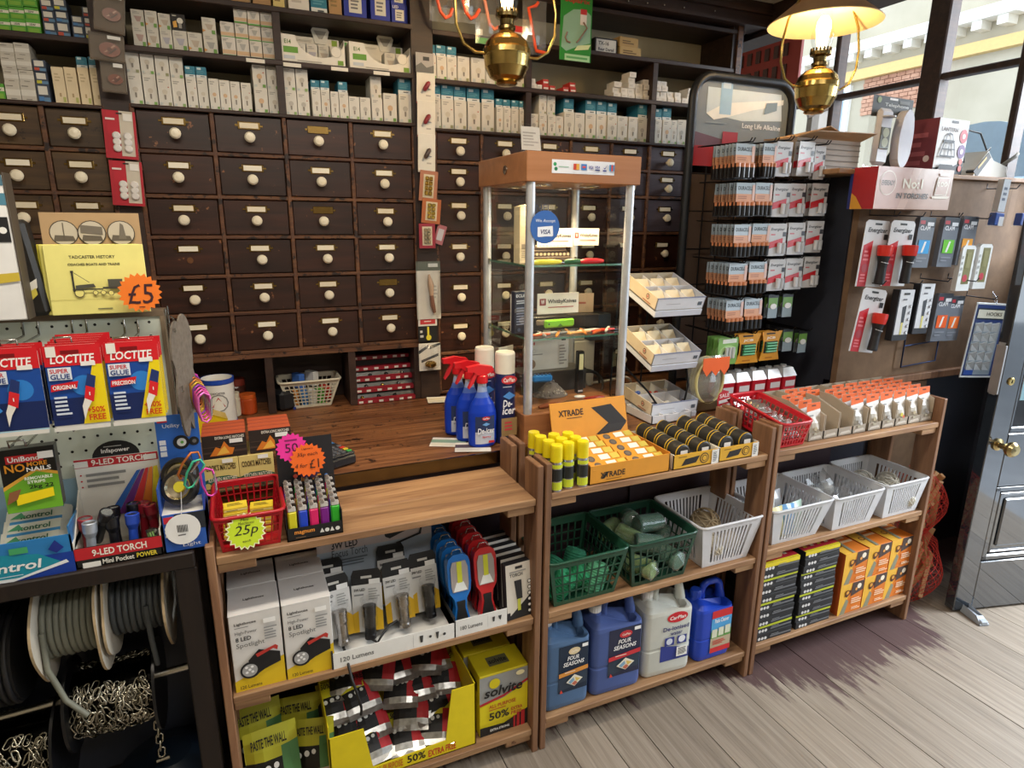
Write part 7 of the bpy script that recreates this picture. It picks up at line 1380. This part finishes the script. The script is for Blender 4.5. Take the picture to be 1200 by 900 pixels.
T_=[[('D',864,887,168,7),('D',896,911,168,6),('E',912,930,166,2),('E',938,957,166,3),('E',958,970,171,2)],
 [('D',866,887,214,7),('D',888,907,214,4),('E',909,928,215,2),('E',929,947,215,2),('E',951,974,215,2)],
 [('D',862,882,263,7),('D',883,903,262,4),('E',904,924,262,2),('E',926,947,261,2),('E',947,967,259,2)],
 [('D',854,878,309,7),('D',880,901,307,4),('E',902,922,304,2),('E',923,944,303,2),('E',944,962,301,2)],
 [('D',852,873,352,6),('D',874,896,350,3),('C',902,914,346,2),('C',919,931,345,2)],
 [('G',843,867,396,4),('J',866,892,391,2),('J',894,917,388,2),('C',919,932,386,2),('C',937,948,388,2)]]
for r,row in enumerate(T_):
    for hn,(k,a,b_,c_,n) in enumerate(row): bats(r,hn,k,a,b_,c_,n)
# ================================================================ door, held open against the wall
dr=D.objects.new('door_1',None); COL.objects.link(dr); dr['kind']='structure'; dr.location=(2.590,1.345,0); dr.rotation_euler=(0,0,math.radians(-14))
W=.83; Hh=2.02
def dpart(name,mat,*bx,r=.003,c='fff'):
    b=MB()
    for q in bx: b.rbox(*q,c,r)
    return b.build(name,mat,dr)
dpart('stile','doorpaint',(0,0,.008,.085,.045,Hh)); dpart('stile','doorpaint',(W-.09,0,.008,W,.045,Hh))
dpart('rail','doorpaint',(.0851,.0,.008,W-.0901,.045,.225)); dpart('rail','doorpaint',(.0851,0,.555,W-.0901,.045,.775)); dpart('rail','doorpaint',(.0851,0,Hh-.11,W-.0901,.045,Hh))
dpart('panel','doorpaint',(.085,.018,.225,W-.09,.036,.555)); dpart('raised_panel','doorpaint',(.15,.010,.285,W-.155,.02,.495),r=.006)
m=MB()
for q in ((.0855,.004,.226,.115,.02,.554),(W-.12,.004,.226,W-.0905,.02,.554),(.0855,.004,.226,W-.0905,.02,.252),(.0855,.004,.528,W-.0905,.02,.554)): m.rbox(*q,'fff',.006)
for q in ((.118,.008,.256,.132,.019,.524),(.118,.008,.256,W-.13,.019,.268),(.118,.008,.512,W-.13,.019,.524)): m.rbox(*q,'fff',.004)
m.build('moulding','doorpaint',dr)
m=MB()
for q in ((.0855,.003,.776,.10,.02,Hh-.111),(W-.105,.003,.776,W-.0905,.02,Hh-.111),(.0855,.003,.776,W-.0905,.02,.80)): m.rbox(*q,'fff',.004)
m.build('glazing_bead','doorpaint',dr)
MB().box(.09,.020,.78,W-.095,.025,Hh-.115,'fff').build('pane','glass',dr)
MB().box(.13,.0255,.90,.36,.027,1.22,'e8e8e4').face((.13,.0252,.90),(.23,0,0),(0,0,.32),[('l',.1,.5,.9,.9,4,'8a8a92'),('r',0,0,1,.3,'7fa8b4')]).build('notice','card',dr)
k=MB(); k.T=Matrix.Translation((.043,0,.735))@Matrix.Rotation(math.pi/2,4,'X'); k.lathe([(.024,0),(.024,.006),(.012,.012),(.011,.035),(.02,.042),(.029,.055),(.029,.066),(.02,.076),(0,.078)],'b8a678',22); k.build('knob','metal',dr)
k=MB(); k.T=Matrix.Translation((.043,0,.985))@Matrix.Rotation(math.pi/2,4,'X'); k.lathe([(.015,0),(.015,.004),(.011,.006),(0,.006)],'c0aa70',16).box(-.002,-.006,.0055,.002,.006,.0065,'2a2418'); k.build('keyhole','metal',dr)
MB().box(-.004,.012,.93,.0,.036,1.13,'b8babc').rbox(-.008,.0,.935,-.0005,.04,1.12,'aeb0b4',.001).build('lock_plate','satin',dr)
t=thing('door_stop','grey wedge door stop on the boards under the open door','door stop',(2.632,1.285,0),-.3); MB().prism([(-.02,-.05,.001),(.02,-.05,.001),(.02,.05,.001),(.014,.05,.03),(.014,-.02,.022),(-.014,-.02,.022),(-.014,.05,.03),(-.02,.05,.001)],(0,0,.006),'9aa2ac').rbox(-.016,-.05,.001,.016,.05,.02,'a4acb6',.004).build('wedge','rubber',t)
# ================================================================ hanging oil lamps
def oil_lamp(c,s,lab,shade=True,energy=10):
    t=thing('oil_lamp',lab,'lamp',c,R.uniform(-.2,.2))
    MB().lathe([(.0,-.085),(.028,-.083),(.034,-.078),(.030,-.074),(.052,-.062),(.066,-.035),(.070,-.005),(.0715,.0),(.0715,.014),(.069,.018),(.062,.036),(.045,.052),(.026,.060),(.022,.066)],'b89c5c',32).build('font','brass',t)
    bu=MB().lathe([(.022,.064),(.026,.070),(.026,.078),(.020,.082),(.022,.096),(.034,.102),(.035,.112),(.026,.116)],'84724a',22)
    for k in range(16): a=k*math.pi/8; bu.box(.031*math.cos(a)-.002,.031*math.sin(a)-.002,.112,.031*math.cos(a)+.002,.031*math.sin(a)+.002,.124,'84724a')
    bu.build('burner','brass',t)
    MB().lathe([(.024,.116),(.034,.145),(.036,.165),(.028,.200),(.021,.24),(.020,.30)],'fff',20,caps=False).build('chimney','blister',t)
    MB().lathe([(.0,.125),(.016,.13),(.019,.15),(.022,.172),(.024,.185)],'f0d8a0',16).lathe([(.024,.185),(.022,.205),(.012,.222),(0,.226)],'fff4d8',16).build('bulb','lampglow',t)
    pts=[]
    for k in range(-9,10):
        a=k/9; 
    side=[(.070,-.0),(.10,.0),(.135,.02),(.158,.07),(.160,.13),(.145,.20),(.11,.26),(.07,.31),(.045,.34)]
    for sg in (1,-1): MB().tube([(sg*x,0,z) for x,z in side],.0042,'bfa562',8).build('harp_arm','brass',t)
    if shade:
        MB().lathe([(.045,.315),(.06,.300),(.11,.255),(.180,.200)],'8a6a48',40,caps=False).build('shade','card',t)
        MB().lathe([(.0445,.311),(.0595,.296),(.1095,.251),(.1795,.197),(.180,.200)],'e8d0a0',40,caps=False).build('shade_lining','shade_in',t)
        MB().lathe([(.046,.34),(.046,.30)],'8a6a48',20,caps=False).lathe([(.03,.40),(.034,.35),(.03,.34)],'d8ccb4',16).build('shade_gallery','brass',t)
    else: MB().lathe([(.05,.34),(.12,.31),(.19,.27)],'8a6a48',36,caps=False).build('shade','card',t)
    MB().tube([(0,0,.34),(0,0,2.448-c[2])],.004,'6a5a40',6).tube([(.04,0,.33),(.03,0,2.448-c[2])],.0025,'8a7a60',5).tube([(-.04,0,.33),(-.03,0,2.448-c[2])],.0025,'8a7a60',5).build('hanging_chain','metal',t)
    l=lamp('lamp_light','POINT',(c[0],c[1],c[2]+.245),energy,(1,.72,.38),(0,0,0),.03)
    return t
oil_lamp((.818,1.915,2.035),1,'brass oil lamp with lit glass chimney hanging before the bulb shelves',False,4)
oil_lamp((1.905,1.735,2.005),1,'brass oil lamp with cream-lined conical shade hanging near the window',True,3)
# ================================================================ packs hanging on the two piers
YP=2.322
def pc(name,label,cat,px0,px1,pt,pb_,items,col,mat='card',y=YP,ry=0,d=.002,g=None,extra=None):
    a=P(px0,(pt+pb_)/2,y=y); b_=P(px1,(pt+pb_)/2,y=y); zt=P((px0+px1)/2,pt,y=y).z; zb=P((px0+px1)/2,pb_,y=y).z
    w=b_.x-a.x; h=zt-zb; t=thing(name,label,cat,((a.x+b_.x)/2,y,zb),(0,ry,0),g)
    MB().rbox(-w/2,-d,0,w/2,0,h,col,.0008).front(-w/2,0,w/2,h,-d,items).build('card',mat,t)
    if extra: extra(t,w,h)
    return t
def penknife(c):
    def f(t,w,h):
        b=MB(); a=Vector((-w*.14,-.010,h*.36)); e=Vector((w*.16,-.010,h*.62)); b.tube([a,a.lerp(e,.15),a.lerp(e,.85),e],[.004,.008,.008,.004],c,8); b.build('penknife','gloss',t)
        MB().prism([(w*.02,-.006,h*.45),(w*.3,-.006,h*.42),(w*.02,-.006,h*.40)],(0,.002,0),'a8a8ac').build('open_blade','metal',t)
    return f
pc('header_card','grey patterned hanger card at the top of the right pier','card',487,508,62,85,[('p',[(0,.3),(.3,.5),(.6,.25),(1,.4),(1,0),(0,0)],'6a6a66'),('r',.4,.6,.75,.8,'3a3a38')],'a8a4a0',y=2.312)
for i,(pt,pb_,c,n) in enumerate(((80,122,'8c2830','white card with red penknife, topmost on the right pier'),(118,161,'8c2c30','white card with red penknife, second on the right pier'),(157,202,'4a3a34','white card with dark open penknife, third on the right pier'))):
    pc('penknife_card',n,'knife',487.5+i*.8,509+i*.2,pt,pb_,[('r',0,0,1,.05,'b83a3a' if i<2 else 'c8c4b8'),('l',.5,.2,.9,.28,1,'b8b0a0'),('p',[(.2,.3),(.3,.28),(.6,.6),(.5,.62)],'a8a49c')],'e6e0d0',y=2.314-.003*i,ry=.03,g='penknife cards on the right pier',extra=penknife(c))
def glint(c):
    def f(t,w,h):
        b=MB(); 
        for r in range(4):
            for q in range(2): b.rbox(-w*.22+q*w*.22,-.012,h*.2+r*h*.16,-w*.22+q*w*.22+w*.18,-.003,h*.2+r*h*.16+h*.13,c,.002)
        b.build('blister_row','metal',t)
    return f
for i,(x0,x1,pt,pb_,c,c2,n) in enumerate(((490,511,200,236,'b87a5c','d8b85a','copper-edged card of gold fittings, upper one on right pier'),(493,515,233,262,'b8683a','e0c86a','orange-edged card of gold fittings, lower one on right pier'),(491,510,262,291,'9a2c3c','c8c0b0','dark red card of silver fittings on right pier'))):
    pc('fittings_card',n,'packet',x0,x1,pt,pb_,[('r',.2,.12,.8,.88,'d8cdb0')],c,y=2.305-.004*i,ry=.09 if i<2 else 0,g='fittings cards on the right pier',extra=glint(c2))
pc('fittings_card','small silver-grey card tilted behind the dark red one','packet',507,518,263,286,[('r',.2,.2,.8,.8,'c8c4c8')],'b06a70',y=2.311,ry=.3)
def cheese(t,w,h):
    MB().tube([(0,-.012,h*.78),(w*.06,-.014,h*.6),(w*.08,-.014,h*.42)],[.004,.012,.008],'b89a80',8).tube([(w*.08,-.014,h*.42),(w*.12,-.014,h*.25),(w*.20,-.012,h*.12)],[.008,.010,.007],'7a5444',8).build('cheese_knife','gloss',t)
    MB().prism([(-w/2,-.02,0),(w*.3,-.02,0),(w*.62,-.02,h*.2),(w*.45,-.02,h),(-w/2,-.02,h)],(0,.018,0),'fff').build('blister','blister',t)
pc('cheese_knife_pack','white blister pack with a curved brown knife on the right pier','knife',488,516,306,374,[('r',0,.84,1,1,'5a6258'),('r',.5,.9,.9,.96,'d0d4d0'),('l',.55,.35,.9,.6,4,'b8b4ac')],'dedad0',y=2.305,extra=cheese)
pc('red_strip_card','small white card with red band beneath the curved knife pack','card',490,512,371,382,[('r',.1,.2,.9,.8,'c83a3c'),('l',.3,.4,.8,.6,1,'f0e0dc')],'e0dcd6',y=2.308)
pc('yellow_tool_card','black card with yellow tool on the right pier','tool',490,512,382,400,[('l',.1,.2,.3,.8,2,'c8c8c4'),('r',.48,.3,.58,.95,'d8cc3a'),('c',.55,.25,.14,'d8cc3a')],'17181a',y=2.310)
def bag_(t,w,h):
    b=MB(); pouch(b,w*1.05,h,.018,'fff',7); b.build('bag_film','film',t); MB().ball((0,-.012,h*.25),w*.28,'c8a868',10,.6).build('brass_fittings','metal',t)
pc('striped_bag','clear bag with dark diagonal stripes hanging lowest on the right pier','bag',491,516,402,434,[('p',[(0,.75),(.45,.95),(.45,.85),(0,.62)],'2c3038'),('p',[(.5,.9),(1,1),(1,.92),(.5,.78)],'2c3038'),('p',[(.1,.4),(.9,.62),(.9,.52),(.1,.3)],'2c3038')],'d8d4cc',y=2.312,extra=bag_)
# mouse traps and red cards on the left pier
def trap(t,w,h):
    b=MB(); b.prism([(w*.08+w*.30*math.cos(k*math.pi/12),-.012,h*.42+w*.22*math.sin(k*math.pi/12)) for k in range(24)],(0,.006,0),'8a4a38'); 
    b.face((w*.08-w*.3,-.0125,h*.42-w*.22),(w*.6,0,0),(0,0,w*.44),[('p',[(.2,.25),(.35,.3),(.8,.8),(.7,.85)],'c89a84'),('p',[(.4,.2),(.55,.22),(.85,.6),(.8,.68)],'4a2a22'),('c',.5,.5,.12,'6a3428')]); b.build('trap_disc','gloss',t)
    MB().rbox(-w*.5,-.02,0,w*.5,-.001,h,'fff',.004).build('blister','dullfilm',t)
    MB().box(w*.05,-.0215,h*.78,w*.42,-.0205,h*.90,'e4e2dc').build('price_label','card',t)
for i,(x0,x1,pt,pb_,y_,n) in enumerate(((107,143,-12,38,2.27,'clear pack with brown round trap, topmost of three on left pier'),(104,145,40,72,2.285,'clear pack with two brown round traps, middle of three on left pier'),(118,147,72,109,2.30,'clear pack with brown round trap, lowest of three on left pier'))):
    pc('trap_pack',n,'trap',x0,x1,pt,pb_,[('r',0,0,1,1,'6e6254'),('r',0,.9,1,1,'5a5046')],'6e6254',y=y_,ry=[.12,.06,.04][i],g='round trap packs on left pier',extra=trap)
def glides(t,w,h):
    for r in range(3):
        for q in range(2): MB().lathe([(.011,0),(.011,.006),(.008,.009),(0,.009)],'e2ddd8',12,(0,0,0)).build('felt_glide','gloss',t,(-w*.12+q*w*.34,-.003,h*.22+r*h*.13),(math.pi/2,0,0))
for i,(x0,x1,pt,pb_,n) in enumerate(((121,159,130,186,'red and white card of clear glides, upper one on left pier'),(129,167,189,241,'red and white card of clear glides, lower one on left pier'))):
    pc('glide_card',n,'packet',x0,x1,pt,pb_,[('r',.5,0,1,1,'c9bfae'),('r',0,0,.12,1,'b01c2c'),('r',0,0,1,.06,'b01c2c'),('r',.92,0,1,1,'b01c2c'),('l',.08,.78,.4,.86,1,'e8d8d4'),('r',.62,.8,.9,.95,'e6e2da'),('r',.42,.93,.6,.96,'2a1a1a')],'b81c2e',y=2.306,ry=.04,g='red glide cards on left pier',extra=glides)
# orange hook bags along the top shelf edge
def hookbag(px0,px1,pt,pb_,pts,lab,y=2.25,green=None,col='e0522c'):
    a=P(px0,(pt+pb_)/2,y=y); b_=P(px1,(pt+pb_)/2,y=y); zt=P((px0+px1)/2,pt,y=y).z; zb=P((px0+px1)/2,pb_,y=y).z; w=b_.x-a.x; h=zt-zb
    t=thing('hook_bag',lab,'bag',((a.x+b_.x)/2,y,zb),0,'bags of orange hooks')
    MB().tube([((u-.5)*w,-.01,v*h) for u,v in pts],.006,col,7).build('hook','gloss',t)
    pouch(MB(),w,h,.02,'fff',7).build('bag_film','film',t)
    if green: MB().front(-w/2,0,w/2,h,.001,green).build('header_card','card',t)
    return t
hookbag(503,532,-30,26,[(.1,1),(.2,.6),(.4,.2),(.6,.08),(.8,.15),(.9,.3)],'clear bag with orange hook, leftmost above the shelves')
hookbag(533,562,-30,27,[(.1,1),(.2,.6),(.4,.2),(.6,.08),(.8,.15),(.95,.3)],'clear bag with orange hook, second from left above the shelves')
hookbag(557,585,-20,52,[(.3,.8),(.45,.5),(.55,.32),(.75,.25),(.95,.3)],'clear bag with pale orange hook and green strip behind the lamp',2.26,[('r',0,0,1,.10,'4a9a3c'),('r',.05,.14,.3,.24,'d8d4c8')],'d87a5c')
hookbag(612,640,0,64,[(.6,.95),(.5,.88),(.2,.82),(.35,.5),(.5,.15),(.55,.06),(.95,.04)],'tall clear bag with angled orange hook right of the first lamp')
solo(MB().rbox(-.03,-.004,0,.03,0,.05,'d8c8c0',.001).front(-.03,0,.03,.05,-.004,[('r',0,.6,1,1,'c83030')]),'price_card','card','small red and white card hanging between lamp and orange hook bag','price tag',(P(607,46,y=2.28).x,2.28,P(607,49,y=2.28).z))
a=P(656,36,y=2.28); b_=P(693,36,y=2.28); zt=P(674,-6,y=2.28).z; zb=P(674,72,y=2.28).z; w=b_.x-a.x; h=zt-zb
t=thing('hook_packet','green and clear hanging packet with a brown hook beside the shelves','packet',((a.x+b_.x)/2,2.28,zb))
b=MB().rbox(-w/2,-.003,0,w/2,0,h,'2f8a34',.001); b.front(-w/2,0,w/2,h,-.003,[('p',[(.04,.2),(.2,.14),(.6,.24),(.96,.3),(.96,.72),(.75,.8),(.4,.78),(.1,.66)],'8fb49a'),('t',.12,.86,.09,'SupaFix','b82c2c',.8),('r',.62,.56,.82,.80,'e4dcd8'),('r',.62,.72,.82,.80,'c83a3c'),('p',[(.45,.16),(.9,.2),(.98,.28),(.55,.24)],'d8e0a8'),('r',.15,0,.95,.1,'a8d0a0'),('l',.2,.02,.9,.08,1,'5aa45c')]); b.build('card','gloss',t)
MB().tube([((u-.5)*w,-.009,v*h) for u,v in ((.2,.42),(.14,.34),(.2,.28),(.3,.27))],.003,'8a6a54',6).tube([((u-.5)*w,-.009,v*h) for u,v in ((.5,.28),(.6,.34),(.82,.52),(.7,.6))],.003,'8a6a54',6).build('hook','gloss',t)
for i,(px,pz) in enumerate(((560,52),(690,48),(775,20),(800,22))): pass
t=thing('nail_row','row of small bright nails along the dark beam','nail')
for px in (735,757,777,800,836): 
    q=P(px,2+(px-735)*.115,y=2.262); MB().cyl((q.x,2.2625,q.z),(q.x,2.252,q.z),.003,'d8d8d8',8).build('nail','metal',t)
